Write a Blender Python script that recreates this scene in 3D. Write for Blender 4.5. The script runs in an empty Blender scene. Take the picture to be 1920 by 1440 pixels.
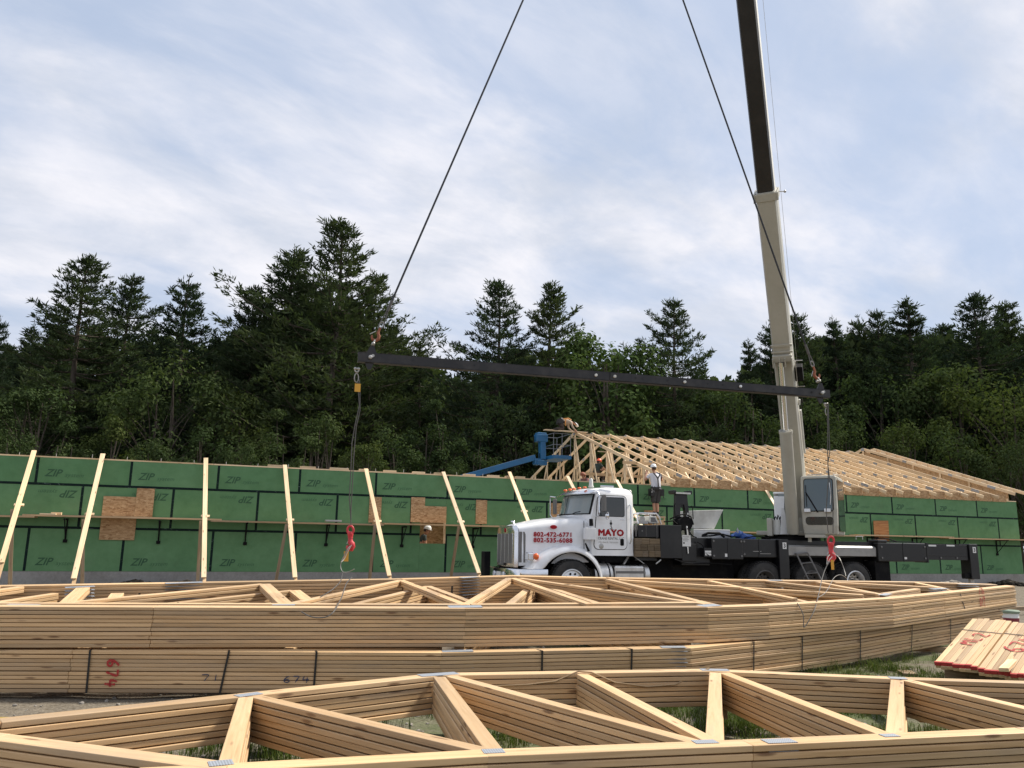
import bpy, bmesh, math, random
from mathutils import Vector, Matrix, noise as mnoise
random.seed(7)
R = math.radians
V = Vector
scene = bpy.context.scene
COL = scene.collection

# ------------------------------------------------------------------ camera, sky, sun, exposure
FPX, PITCH, ROLL, CAM_H = 1500.0, R(11.2774), R(0.92847), 1.43
cam_data = bpy.data.cameras.new('camera')
cam_data.sensor_width = 36.0
cam_data.lens = FPX / 1920 * 36
cam_data.clip_start = 0.05
cam_data.clip_end = 3000
cam = bpy.data.objects.new('camera', cam_data)
COL.objects.link(cam)
cam.matrix_world = Matrix.Translation((0, 0, CAM_H)) @ Matrix.Rotation(R(90) + PITCH, 4, 'X') @ Matrix.Rotation(ROLL, 4, 'Z')
scene.camera = cam

SUN_EL, SUN_AZ = R(50), R(26)        # azimuth measured from +X towards +Y
sun_data = bpy.data.lights.new('sun', 'SUN')
sun_data.energy = 3.5
sun_data.angle = R(8)
sun_data.color = (1.0, 0.93, 0.82)
sun = bpy.data.objects.new('sun', sun_data)
COL.objects.link(sun)
sdir = V((math.cos(SUN_EL) * math.cos(SUN_AZ), math.cos(SUN_EL) * math.sin(SUN_AZ), math.sin(SUN_EL)))
sun.rotation_euler = (-sdir).to_track_quat('-Z', 'Y').to_euler()
sun.location = (60, 10, 80)

world = bpy.data.worlds.new('World')
scene.world = world
world.use_nodes = True
def build_world():
    nt = world.node_tree
    N, L = nt.nodes, nt.links
    N.clear()
    out = N.new('ShaderNodeOutputWorld')
    bg = N.new('ShaderNodeBackground')
    bg.inputs['Strength'].default_value = 0.078
    L.new(bg.outputs[0], out.inputs['Surface'])
    sky = N.new('ShaderNodeTexSky')
    sky.sky_type = 'NISHITA'
    sky.sun_disc = False
    sky.sun_elevation = SUN_EL
    sky.sun_rotation = R(90) - SUN_AZ
    sky.air_density = 1.0
    sky.dust_density = 1.5
    sky.ozone_density = 1.2
    tc = N.new('ShaderNodeTexCoord')
    sep = N.new('ShaderNodeSeparateXYZ')
    L.new(tc.outputs['Generated'], sep.inputs[0])
    def math_(op, a, b):
        m = N.new('ShaderNodeMath'); m.operation = op
        for i, q in enumerate((a, b)):
            if isinstance(q, (int, float)): m.inputs[i].default_value = q
            else: L.new(q, m.inputs[i])
        return m.outputs[0]
    zz = math_('ADD', math_('MAXIMUM', sep.outputs[2], 0.0), 0.28)
    comb = N.new('ShaderNodeCombineXYZ')
    L.new(math_('DIVIDE', sep.outputs[0], zz), comb.inputs[0])
    L.new(math_('DIVIDE', sep.outputs[1], zz), comb.inputs[1])
    def layer(rot, scl, loc, nscale, detail, rough, dist, lo, hi):
        m0 = N.new('ShaderNodeMapping')
        m0.inputs['Rotation'].default_value = (0, 0, -rot)
        L.new(comb.outputs[0], m0.inputs['Vector'])
        mp = N.new('ShaderNodeMapping')
        mp.inputs['Scale'].default_value = scl
        mp.inputs['Location'].default_value = loc
        L.new(m0.outputs[0], mp.inputs['Vector'])
        nz = N.new('ShaderNodeTexNoise')
        nz.inputs['Scale'].default_value = nscale
        nz.inputs['Detail'].default_value = detail
        nz.inputs['Roughness'].default_value = rough
        nz.inputs['Distortion'].default_value = dist
        L.new(mp.outputs[0], nz.inputs['Vector'])
        mr = N.new('ShaderNodeMapRange')
        mr.interpolation_type = 'SMOOTHSTEP'
        mr.inputs['From Min'].default_value = lo
        mr.inputs['From Max'].default_value = hi
        L.new(nz.outputs[0], mr.inputs['Value'])
        return mr.outputs[0]
    big = layer(R(38), (0.85, 1.35, 1), (3.1, 1.7, 0), 1.5, 6, 0.55, 0.35, 0.40, 0.60)
    wisp = layer(R(42), (0.8, 1.7, 1), (0.4, 5.0, 0), 3.4, 9, 0.62, 0.4, 0.36, 0.70)
    tone = layer(R(30), (0.9, 1.3, 1), (7.0, 2.0, 0), 2.4, 8, 0.6, 0.3, 0.3, 0.66)
    cov = math_('MINIMUM', math_('ADD', math_('MULTIPLY', big, 0.8), math_('MULTIPLY', wisp, 0.4)), 1.0)
    cov = math_('ADD', math_('MULTIPLY', cov, 0.78), 0.22)
    cc = N.new('ShaderNodeMix'); cc.data_type = 'RGBA'
    cc.inputs['A'].default_value = (4.3, 4.65, 5.4, 1)
    cc.inputs['B'].default_value = (6.4, 6.35, 6.7, 1)
    L.new(tone, cc.inputs['Factor'])
    # the clear sky between the clouds, kept pale as on a thinly veiled day
    veil = N.new('ShaderNodeMix'); veil.data_type = 'RGBA'
    veil.inputs['Factor'].default_value = 0.8
    L.new(sky.outputs[0], veil.inputs['A'])
    veil.inputs['B'].default_value = (3.2, 3.95, 5.3, 1)
    mx = N.new('ShaderNodeMix'); mx.data_type = 'RGBA'
    L.new(cov, mx.inputs['Factor'])
    L.new(veil.outputs['Result'], mx.inputs['A'])
    L.new(cc.outputs['Result'], mx.inputs['B'])
    L.new(mx.outputs['Result'], bg.inputs['Color'])
build_world()
vs = scene.view_settings
vs.view_transform = 'Standard'
vs.look = 'None'
vs.exposure = 0.95
vs.gamma = 1.0
vs.use_curve_mapping = False

# ------------------------------------------------------------------ measuring helpers (photo pixel -> metres)
CAMP = V((0, 0, CAM_H))
def ray(px, py):
    u, v = px - 960, py - 720
    c, s = math.cos(ROLL), math.sin(ROLL)
    u, v = c * u + s * v, -s * u + c * v
    xc, zc = u / FPX, -v / FPX
    return V((xc, math.cos(PITCH) - zc * math.sin(PITCH), math.sin(PITCH) + zc * math.cos(PITCH)))
def gp(px, py, z):
    d = ray(px, py); return CAMP + d * ((z - CAM_H) / d.z)
def dp(px, py, Y):
    d = ray(px, py); return CAMP + d * (Y / d.y)
def vplane(px, py, P, n):
    d = ray(px, py); return CAMP + d * ((P - CAMP).dot(n) / d.dot(n))
WA = R(20.584)
W0 = V((-13.5369, 22.9584, 0))
WD = V((math.cos(WA), math.sin(WA), 0))
WL = V((-math.sin(WA), math.cos(WA), 0))
def wq(s, off, z): return W0 + WD * s + WL * off + V((0, 0, z))
def wp(px, py, off):
    p = vplane(px, py, W0 + WL * off, WL); return p
def ws(px, py, off):
    p = wp(px, py, off); return (p - W0).dot(WD), p.z
TA = R(18.5)
TF = V((1.52922571, 20.0, 0.0))
TMAT = Matrix.Translation(TF) @ Matrix.Rotation(TA, 4, 'Z')

def smooth01(a, b, x):
    t = min(1, max(0, (x - a) / (b - a))); return t * t * (3 - 2 * t)
def gz(x, y):
    d = math.hypot(x, y)
    z = 0.12 * (1 - smooth01(5.7, 7.2, y))
    z += 0.03 * mnoise.noise(V((x * 0.7, y * 0.7, 0.3))) + 0.012 * mnoise.noise(V((x * 3.1, y * 3.1, 2.0)))
    z += 0.17 * smooth01(8.3, 11.5, y) * (1 - smooth01(13, 18.5, y)) * (1 - smooth01(1.0, 4.0, x))
    if y > 16: z += 0.05 * mnoise.noise(V((x * 0.25, y * 0.25, 4.0)))
    return z - 0.015

# ------------------------------------------------------------------ materials
def mat(name, color, rough=0.6, metal=0.0, build=None, spec=0.5, coat=0.0):
    m = bpy.data.materials.new(name)
    m.use_nodes = True
    b = m.node_tree.nodes['Principled BSDF']
    b.inputs['Base Color'].default_value = (*color, 1)
    b.inputs['Roughness'].default_value = rough
    b.inputs['Metallic'].default_value = metal
    b.inputs['Specular IOR Level'].default_value = spec
    if coat:
        b.inputs['Coat Weight'].default_value = coat
        b.inputs['Coat Roughness'].default_value = 0.06
    if build: build(m.node_tree, b)
    return m
def nd(nt, t, **kw):
    n = nt.nodes.new(t)
    for k, q in kw.items():
        if k in n.inputs: n.inputs[k].default_value = q
        else: setattr(n, k, q)
    return n
def ramp(nt, src, stops):
    r = nt.nodes.new('ShaderNodeValToRGB')
    e = r.color_ramp.elements
    while len(e) < len(stops): e.new(0.5)
    for i, (p, c) in enumerate(stops):
        e[i].position = p
        e[i].color = (*c, 1) if len(c) == 3 else c
    nt.links.new(src, r.inputs[0])
    return r.outputs[0]
def mixc(nt, fac, a, b, mode='MIX'):
    m = nt.nodes.new('ShaderNodeMix'); m.data_type = 'RGBA'; m.blend_type = mode
    for nm, q in (('Factor', fac), ('A', a), ('B', b)):
        if isinstance(q, (int, float)): m.inputs[nm].default_value = q
        elif isinstance(q, tuple): m.inputs[nm].default_value = (*q, 1)
        else: nt.links.new(q, m.inputs[nm])
    return m.outputs['Result']
def mth(nt, op, a, b=0.0):
    m = nt.nodes.new('ShaderNodeMath'); m.operation = op
    for i, q in enumerate((a, b)):
        if isinstance(q, (int, float)): m.inputs[i].default_value = q
        else: nt.links.new(q, m.inputs[i])
    return m.outputs[0]
def noise_(nt, vec, scale, detail=4, rough=0.55, mapscale=None, dist=0.0):
    if mapscale:
        mp = nd(nt, 'ShaderNodeMapping'); mp.inputs['Scale'].default_value = mapscale
        nt.links.new(vec, mp.inputs['Vector']); vec = mp.outputs[0]
    n = nd(nt, 'ShaderNodeTexNoise', Scale=scale, Detail=detail, Roughness=rough, Distortion=dist)
    nt.links.new(vec, n.inputs['Vector'])
    return n.outputs[0]
def bump_(nt, b, h, strength=0.3, dist=0.01):
    bp = nd(nt, 'ShaderNodeBump', Strength=strength, Distance=dist)
    nt.links.new(h, bp.inputs['Height'])
    nt.links.new(bp.outputs[0], b.inputs['Normal'])
def bco_(nt):
    """board coordinates (metres along, across, through) plus a shift of its own for every object"""
    a = nd(nt, 'ShaderNodeAttribute', attribute_name='bco')
    oi = nd(nt, 'ShaderNodeObjectInfo')
    k = mth(nt, 'MULTIPLY', oi.outputs['Random'], 53.0)
    ad = nd(nt, 'ShaderNodeVectorMath', operation='ADD')
    nt.links.new(a.outputs['Vector'], ad.inputs[0])
    nt.links.new(k, ad.inputs[1])
    return ad.outputs[0], oi.outputs['Random']
def wood_build(c1, c2, c3, knots=True, grey=0.25):
    def f(nt, b):
        v, rnd = bco_(nt)
        g = noise_(nt, v, 1.0, 6, 0.6, (1.3, 34, 34), 0.8)
        tone = noise_(nt, v, 1.0, 3, 0.5, (0.35, 3.0, 3.0))
        col = ramp(nt, g, [(0.30, c2), (0.48, c1), (0.72, c3)])
        tn = ramp(nt, tone, [(0.25, (0.74, 0.70, 0.64)), (0.5, (1, 1, 1)), (0.8, (1.10, 1.06, 1.0))])
        col = mixc(nt, 1.0, col, tn, 'MULTIPLY')
        rr = ramp(nt, rnd, [(0.0, (0.70, 0.67, 0.63)), (0.3, (0.92, 0.90, 0.88)), (0.6, (1.05, 1.02, 0.98)), (0.8, (1.0, 0.93, 0.84)), (1.0, (1.16, 1.12, 1.05))])
        col = mixc(nt, 1.0, col, rr, 'MULTIPLY')
        if knots:
            mp = nd(nt, 'ShaderNodeMapping'); mp.inputs['Scale'].default_value = (3.2, 16, 16)
            nt.links.new(v, mp.inputs['Vector'])
            vo = nd(nt, 'ShaderNodeTexVoronoi', Scale=1.0)
            nt.links.new(mp.outputs[0], vo.inputs['Vector'])
            k = ramp(nt, vo.outputs['Distance'], [(0.0, (1, 1, 1)), (0.13, (0.75, 0.75, 0.75)), (0.22, (0, 0, 0))])
            sel = ramp(nt, vo.outputs['Color'], [(0.55, (0, 0, 0)), (0.6, (1, 1, 1))])
            kk = mixc(nt, 1.0, k, sel, 'MULTIPLY')
            col = mixc(nt, kk, col, (0.16, 0.075, 0.03))
        # grey weather staining with ragged patches
        st = noise_(nt, v, 1.0, 6, 0.65, (0.5, 2.2, 2.2), 0.5)
        sm = ramp(nt, st, [(0.52, (0, 0, 0)), (0.70, (grey, grey, grey))])
        col = mixc(nt, sm, col, (0.23, 0.19, 0.15))
        nt.links.new(col, b.inputs['Base Color'])
        bump_(nt, b, g, 0.25, 0.004)
    return f
M = {}
M['lumber'] = mat('lumber', (0.6, 0.44, 0.26), 0.55, build=wood_build((0.585, 0.408, 0.228), (0.475, 0.315, 0.165), (0.655, 0.478, 0.288), True, 0.45), spec=0.5)
M['lumber_pale'] = mat('lumber_pale', (0.7, 0.55, 0.36), 0.6, build=wood_build((0.79, 0.62, 0.41), (0.69, 0.51, 0.31), (0.84, 0.70, 0.50), True, 0.10), spec=0.4)
M['lumber_old_and_shaded'] = mat('lumber_old_and_shaded', (0.3, 0.22, 0.13), 0.8, build=wood_build((0.27, 0.20, 0.125), (0.18, 0.13, 0.08), (0.36, 0.28, 0.18), True, 0.5), spec=0.2)
M['timber'] = mat('timber', (0.12, 0.1, 0.07), 0.85, build=wood_build((0.16, 0.125, 0.085), (0.09, 0.07, 0.05), (0.22, 0.18, 0.13), True, 0.4), spec=0.2)
M['cedar'] = mat('cedar', (0.4, 0.2, 0.09), 0.7, build=wood_build((0.45, 0.22, 0.09), (0.28, 0.11, 0.04), (0.60, 0.36, 0.17), True, 0.05), spec=0.25)
def osb_build(nt, b):
    v, rnd = bco_(nt)
    mp = nd(nt, 'ShaderNodeMapping'); mp.inputs['Scale'].default_value = (12, 30, 30)
    nt.links.new(v, mp.inputs['Vector'])
    dn = nd(nt, 'ShaderNodeTexNoise', Scale=2.0, Detail=2.0)
    nt.links.new(mp.outputs[0], dn.inputs['Vector'])
    dv = nd(nt, 'ShaderNodeVectorMath', operation='MULTIPLY_ADD')
    nt.links.new(dn.outputs['Color'], dv.inputs[0]); dv.inputs[1].default_value = (2.2, 2.2, 2.2)
    nt.links.new(mp.outputs[0], dv.inputs[2])
    vo = nd(nt, 'ShaderNodeTexVoronoi', Scale=1.0)
    nt.links.new(dv.outputs[0], vo.inputs['Vector'])
    c = ramp(nt, vo.outputs['Color'], [(0.1, (0.27, 0.15, 0.07)), (0.4, (0.41, 0.26, 0.135)), (0.7, (0.49, 0.325, 0.175)), (0.95, (0.58, 0.41, 0.24))])
    nt.links.new(c, b.inputs['Base Color'])
    bump_(nt, b, vo.outputs['Distance'], 0.3, 0.003)
M['osb'] = mat('osb', (0.4, 0.25, 0.12), 0.75, build=osb_build, spec=0.25)
def green_build(nt, b):
    v, rnd = bco_(nt)
    n1 = noise_(nt, v, 1.2, 4, 0.6)
    n2 = noise_(nt, v, 1.0, 6, 0.7, (4, 30, 4))
    c = ramp(nt, n1, [(0.3, (0.104, 0.226, 0.104)), (0.5, (0.120, 0.253, 0.120)), (0.75, (0.138, 0.276, 0.138))])
    c2 = ramp(nt, n2, [(0.35, (0.86, 0.88, 0.86)), (0.6, (1, 1, 1))])
    c = mixc(nt, 1.0, c, c2, 'MULTIPLY')
    rr = ramp(nt, rnd, [(0, (0.92, 0.95, 0.92)), (1, (1.07, 1.04, 1.05))])
    c = mixc(nt, 1.0, c, rr, 'MULTIPLY')
    du = noise_(nt, v, 0.7, 5, 0.7)
    c = mixc(nt, ramp(nt, du, [(0.58, (0, 0, 0)), (0.8, (0.25, 0.25, 0.25))]), c, (0.16, 0.17, 0.13))
    nt.links.new(c, b.inputs['Base Color'])
    bump_(nt, b, n1, 0.06, 0.02)
M['green'] = mat('green_sheathing', (0.05, 0.15, 0.075), 0.7, build=green_build, spec=0.2)
def tape_build(nt, b):
    v, rnd = bco_(nt)
    n = noise_(nt, v, 1.0, 3, 0.6, (6, 22, 22), 1.2)
    c = ramp(nt, n, [(0.63, (0.006, 0.017, 0.015)), (0.70, (0.10, 0.15, 0.13))])
    nt.links.new(c, b.inputs['Base Color'])
M['tape'] = mat('seam_tape', (0.01, 0.02, 0.018), 0.7, build=tape_build, spec=0.15)
M['print'] = mat('sheathing_print', (0.048, 0.112, 0.060), 0.7, spec=0.2)
M['print_faint'] = mat('sheathing_print_faint', (0.066, 0.155, 0.078), 0.7, spec=0.2)
def concrete_build(nt, b):
    g = nd(nt, 'ShaderNodeNewGeometry')
    n1 = noise_(nt, g.outputs['Position'], 0.8, 6, 0.65)
    n2 = noise_(nt, g.outputs['Position'], 14, 4, 0.6)
    c = ramp(nt, n1, [(0.3, (0.20, 0.19, 0.175)), (0.6, (0.33, 0.32, 0.30))])
    c = mixc(nt, 0.3, c, ramp(nt, n2, [(0.3, (0.2, 0.19, 0.18)), (0.7, (0.42, 0.41, 0.39))]))
    nt.links.new(c, b.inputs['Base Color'])
    bump_(nt, b, n2, 0.2, 0.01)
M['concrete'] = mat('concrete', (0.3, 0.29, 0.27), 0.85, build=concrete_build, spec=0.2)
def dirty(c1, c2, scale=2.5, lo=0.45, hi=0.75):
    def f(nt, b):
        tc = nd(nt, 'ShaderNodeTexCoord')
        n = noise_(nt, tc.outputs['Object'], scale, 6, 0.65)
        nt.links.new(ramp(nt, n, [(lo, c1), (hi, c2)]), b.inputs['Base Color'])
        r = ramp(nt, n, [(0.3, (0.25,) * 3), (0.7, (0.6,) * 3)])
    return f
M['white'] = mat('white_paint', (0.78, 0.79, 0.80), 0.28, build=dirty((0.80, 0.81, 0.82), (0.66, 0.66, 0.65), 1.6), coat=0.5)
M['white_dull'] = mat('white_dull', (0.62, 0.62, 0.58), 0.5, build=dirty((0.66, 0.66, 0.62), (0.45, 0.44, 0.40), 3.0))
def beige_build(nt, b):
    tc = nd(nt, 'ShaderNodeTexCoord')
    n = noise_(nt, tc.outputs['Object'], 0.9, 6, 0.7)
    n2 = noise_(nt, tc.outputs['Object'], 6, 5, 0.7)
    c = ramp(nt, n, [(0.35, (0.42, 0.405, 0.345)), (0.7, (0.345, 0.33, 0.275))])
    c = mixc(nt, ramp(nt, n2, [(0.60, (0, 0, 0)), (0.8, (0.5, 0.5, 0.5))]), c, (0.24, 0.21, 0.16))
    nt.links.new(c, b.inputs['Base Color'])
M['beige'] = mat('crane_beige', (0.45, 0.43, 0.36), 0.45, build=beige_build)
M['black'] = mat('black_paint', (0.012, 0.012, 0.014), 0.34, build=dirty((0.006, 0.006, 0.007), (0.022, 0.021, 0.020), 2.2, 0.5, 0.8))
M['blackflat'] = mat('black_dull', (0.015, 0.015, 0.016), 0.75, build=dirty((0.007, 0.007, 0.008), (0.022, 0.021, 0.019), 3.0), spec=0.12)
M['alu_panel'] = mat('dull_aluminium', (0.34, 0.335, 0.325), 0.5, 0.6, build=dirty((0.36, 0.355, 0.345), (0.25, 0.245, 0.235), 3.0))
M['boomblack'] = mat('boom_black', (0.010, 0.01, 0.01), 0.5, build=dirty((0.008, 0.008, 0.008), (0.020, 0.018, 0.017), 2.0))
M['beam'] = mat('beam_steel', (0.035, 0.032, 0.032), 0.5, build=dirty((0.012, 0.011, 0.012), (0.040, 0.036, 0.033), 5.0, 0.45, 0.75))
M['chrome'] = mat('chrome', (0.75, 0.76, 0.78), 0.16, 1.0)
M['alu'] = mat('aluminium', (0.62, 0.62, 0.60), 0.42, 1.0, build=dirty((0.66, 0.65, 0.63), (0.46, 0.45, 0.43), 4.0))
M['steel'] = mat('steel', (0.42, 0.41, 0.39), 0.5, 0.8)
def galv_build(nt, b):
    v, rnd = bco_(nt)
    w = nd(nt, 'ShaderNodeTexWave', Scale=26.0, Distortion=0.6, Detail=1.0); nt.links.new(v, w.inputs['Vector'])
    w2 = nd(nt, 'ShaderNodeTexWave', Scale=18.0, bands_direction='Y', Distortion=0.4); nt.links.new(v, w2.inputs['Vector'])
    k = mth(nt, 'MULTIPLY', w.outputs['Fac'], w2.outputs['Fac'])
    nt.links.new(ramp(nt, k, [(0.25, (0.33, 0.36, 0.40)), (0.55, (0.15, 0.155, 0.165))]), b.inputs['Base Color'])
M['galv'] = mat('galvanized_plate', (0.3, 0.32, 0.35), 0.55, 0.25, build=galv_build)
M['grilledark'] = mat('grille_mesh', (0.15, 0.145, 0.14), 0.55, 0.0)
M['rubber'] = mat('rubber', (0.018, 0.018, 0.018), 0.75, build=dirty((0.017, 0.017, 0.017), (0.055, 0.05, 0.044), 5.0, 0.4, 0.8))
M['rim_dark'] = mat('rim_steel', (0.09, 0.085, 0.08), 0.6, 0.3)
M['glass'] = mat('dark_glass', (0.018, 0.024, 0.024), 0.05, spec=0.8)
M['glass_grey'] = mat('windshield_glass', (0.19, 0.225, 0.225), 0.05, spec=0.8)  # base colour lifted to grey to carry the reflected sky
M['glass_crane'] = mat('crane_glass', (0.085, 0.115, 0.125), 0.06, spec=0.7)
M['orange'] = mat('amber_lens', (0.75, 0.14, 0.03), 0.25)
M['lamp'] = mat('lamp_lens', (0.72, 0.74, 0.76), 0.12, spec=0.8)
M['red'] = mat('red_vinyl', (0.33, 0.008, 0.014), 0.5, spec=0.2)
M['stain'] = mat('weather_stain', (0.10, 0.083, 0.066), 0.85, spec=0.15)
M['hookred'] = mat('hook_red', (0.50, 0.03, 0.035), 0.42, build=dirty((0.52, 0.035, 0.045), (0.30, 0.03, 0.03), 12.0))
M['redpaint'] = mat('red_spray', (0.38, 0.035, 0.03), 0.8)
M['rust'] = mat('rust_orange', (0.26, 0.085, 0.04), 0.7)
M['bluepaint'] = mat('blue_crayon', (0.02, 0.035, 0.09), 0.8)
M['blackink'] = mat('black_ink', (0.012, 0.012, 0.014), 0.6)
M['strap'] = mat('steel_strap', (0.012, 0.011, 0.010), 0.5)
M['rope'] = mat('wire_rope', (0.10, 0.095, 0.088), 0.55, 0.3)
M['rope_dark'] = mat('dark_wire_rope', (0.03, 0.032, 0.036), 0.55, 0.2)
M['rope_bright'] = mat('bright_wire_rope', (0.30, 0.29, 0.27), 0.5, 0.4)
M['cord'] = mat('yellow_cord', (0.42, 0.30, 0.06), 0.7)
M['tan_cord'] = mat('tan_cord', (0.36, 0.25, 0.14), 0.8)
M['tag'] = mat('yellow_tag', (0.62, 0.33, 0.04), 0.6)
M['paper'] = mat('paper', (0.72, 0.72, 0.70), 0.7)
M['blue'] = mat('lift_blue', (0.012, 0.11, 0.25), 0.4, build=dirty((0.012, 0.115, 0.26), (0.02, 0.09, 0.18), 3.0))
M['lift_grey'] = mat('lift_grey', (0.17, 0.18, 0.20), 0.45)
M['tarp'] = mat('blue_tarp', (0.03, 0.09, 0.30), 0.5)
M['skin'] = mat('skin', (0.46, 0.24, 0.15), 0.55)
M['tshirt'] = mat('white_tshirt', (0.66, 0.66, 0.70), 0.85)
M['shorts'] = mat('grey_shorts', (0.055, 0.052, 0.05), 0.85)
M['dark_shirt'] = mat('dark_green_shirt', (0.025, 0.04, 0.034), 0.85)
M['plaid'] = mat('red_brown_shirt', (0.20, 0.075, 0.06), 0.85, build=dirty((0.24, 0.07, 0.06), (0.12, 0.09, 0.08), 22.0, 0.45, 0.55))
M['tan_shirt'] = mat('tan_shirt', (0.40, 0.32, 0.24), 0.85)
M['brown_pants'] = mat('brown_pants', (0.07, 0.05, 0.04), 0.85)
M['boots'] = mat('boots', (0.03, 0.022, 0.017), 0.8)
M['leather'] = mat('dark_leather', (0.018, 0.016, 0.015), 0.6)
M['helmet'] = mat('white_helmet', (0.80, 0.80, 0.78), 0.35)
M['helmet_o'] = mat('orange_helmet', (0.72, 0.10, 0.04), 0.35)
M['harness'] = mat('orange_harness', (0.62, 0.26, 0.06), 0.7)
M['hair'] = mat('brown_hair', (0.04, 0.025, 0.015), 0.8)
def bark_build(nt, b):
    g = nd(nt, 'ShaderNodeNewGeometry')
    n = noise_(nt, g.outputs['Position'], 1.0, 6, 0.7, (5, 5, 0.9))
    nt.links.new(ramp(nt, n, [(0.3, (0.035, 0.027, 0.02)), (0.7, (0.13, 0.11, 0.09))]), b.inputs['Base Color'])
M['bark'] = mat('bark', (0.08, 0.065, 0.05), 0.9, build=bark_build, spec=0.1)
def leaf_mat(name, a, c, d):
    m = bpy.data.materials.new(name); m.use_nodes = True
    nt = m.node_tree; nt.nodes.clear()
    out = nd(nt, 'ShaderNodeOutputMaterial')
    g = nd(nt, 'ShaderNodeNewGeometry')
    oi = nd(nt, 'ShaderNodeObjectInfo')
    n = noise_(nt, g.outputs['Position'], 0.35, 4, 0.6)
    k = mth(nt, 'ADD', mth(nt, 'MULTIPLY', g.outputs['Random Per Island'], 0.28), mth(nt, 'MULTIPLY', n, 0.72))
    col = ramp(nt, k, [(0.2, a), (0.5, c), (0.8, d)])
    rr = ramp(nt, oi.outputs['Random'], [(0, (0.78, 0.82, 0.86)), (0.5, (1, 1, 1)), (1, (1.22, 1.12, 0.90))])
    col = mixc(nt, 1.0, col, rr, 'MULTIPLY')
    df = nd(nt, 'ShaderNodeBsdfDiffuse'); nt.links.new(col, df.inputs[0])
    tr = nd(nt, 'ShaderNodeBsdfTranslucent'); nt.links.new(mixc(nt, 1.0, col, (1.1, 1.25, 0.6), 'MULTIPLY'), tr.inputs[0])
    mx = nd(nt, 'ShaderNodeMixShader'); mx.inputs[0].default_value = 0.22
    nt.links.new(df.outputs[0], mx.inputs[1]); nt.links.new(tr.outputs[0], mx.inputs[2])
    nt.links.new(mx.outputs[0], out.inputs[0])
    return m
M['needles'] = leaf_mat('pine_needles', (0.022, 0.036, 0.022), (0.038, 0.055, 0.033), (0.062, 0.078, 0.044))
M['leaves'] = leaf_mat('broad_leaves', (0.030, 0.047, 0.020), (0.052, 0.075, 0.031), (0.090, 0.110, 0.045))
M['leaves_light'] = leaf_mat('light_leaves', (0.050, 0.080, 0.026), (0.085, 0.125, 0.042), (0.130, 0.160, 0.060))
M['grass'] = leaf_mat('grass_blades', (0.040, 0.066, 0.020), (0.070, 0.102, 0.032), (0.17, 0.16, 0.075))
def ground_build(nt, b):
    g = nd(nt, 'ShaderNodeNewGeometry')
    P = g.outputs['Position']
    n1 = noise_(nt, P, 0.55, 6, 0.6)
    n2 = noise_(nt, P, 5.0, 6, 0.7)
    n3 = noise_(nt, P, 38.0, 3, 0.6)
    c = ramp(nt, n2, [(0.25, (0.070, 0.057, 0.041)), (0.5, (0.125, 0.103, 0.075)), (0.75, (0.195, 0.165, 0.122))])
    c = mixc(nt, 0.35, c, ramp(nt, n3, [(0.35, (0.07, 0.06, 0.045)), (0.65, (0.34, 0.31, 0.26))]))
    sp = nd(nt, 'ShaderNodeSeparateXYZ'); nt.links.new(P, sp.inputs[0])
    # thin turf everywhere but the dug-up strip at left and the sandy drive at right
    ff = mth(nt, 'ADD', n1, mth(nt, 'MULTIPLY', n2, 0.35))
    gm = ramp(nt, ff, [(0.62, (0, 0, 0)), (0.75, (0.75, 0.75, 0.75))])
    mr = nd(nt, 'ShaderNodeMapRange'); mr.inputs['From Min'].default_value = -2.2; mr.inputs['From Max'].default_value = -0.2
    nt.links.new(sp.outputs[0], mr.inputs['Value'])
    mr2 = nd(nt, 'ShaderNodeMapRange'); mr2.inputs['From Min'].default_value = 16.0; mr2.inputs['From Max'].default_value = 13.0
    nt.links.new(sp.outputs[1], mr2.inputs['Value'])
    gm = mixc(nt, 1.0, gm, mth(nt, 'MULTIPLY', mr.outputs[0], mr2.outputs[0]), 'MULTIPLY')
    c = mixc(nt, gm, c, ramp(nt, n3, [(0.3, (0.035, 0.060, 0.016)), (0.7, (0.085, 0.115, 0.035))]))
    nt.links.new(c, b.inputs['Base Color'])
    h = mth(nt, 'ADD', n2, mth(nt, 'MULTIPLY', n3, 0.5))
    bump_(nt, b, h, 0.7, 0.04)
M['ground'] = mat('dirt_ground', (0.2, 0.17, 0.13), 0.95, build=ground_build, spec=0.1)
M['earth'] = mat('dug_earth', (0.05, 0.042, 0.033), 0.95, build=dirty((0.035, 0.03, 0.024), (0.10, 0.085, 0.065), 5.0), spec=0.1)
M['stone'] = mat('stone', (0.24, 0.22, 0.19), 0.9, build=dirty((0.2, 0.18, 0.155), (0.34, 0.32, 0.29), 8.0))

# ------------------------------------------------------------------ mesh builder
PM = {}
def tag(o, label=None, cat=None, group=None, kind=None):
    if label: o['label'] = label
    if cat: o['category'] = cat
    if group: o['group'] = group
    if kind: o['kind'] = kind
    return o
def thing(name, label, cat, loc=(0, 0, 0), rz=0.0, group=None):
    o = bpy.data.objects.new(name, None)
    o.empty_display_size = 0.2
    o.location = loc; o.rotation_euler = (0, 0, rz)
    COL.objects.link(o)
    PM[o.name] = Matrix.Translation(loc) @ Matrix.Rotation(rz, 4, 'Z')
    return tag(o, label, cat, group)
def dup_tree(o, loc=None, rz=None, scl=None):
    c = o.copy(); COL.objects.link(c)
    if loc is not None: c.location = loc
    if rz is not None: c.rotation_euler = (0, 0, rz)
    if scl is not None: c.scale = scl
    for ch in list(o.children):
        d = ch.copy(); COL.objects.link(d); d.parent = c
        for g in list(ch.children):
            e = g.copy(); COL.objects.link(e); e.parent = d
    return c
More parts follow.
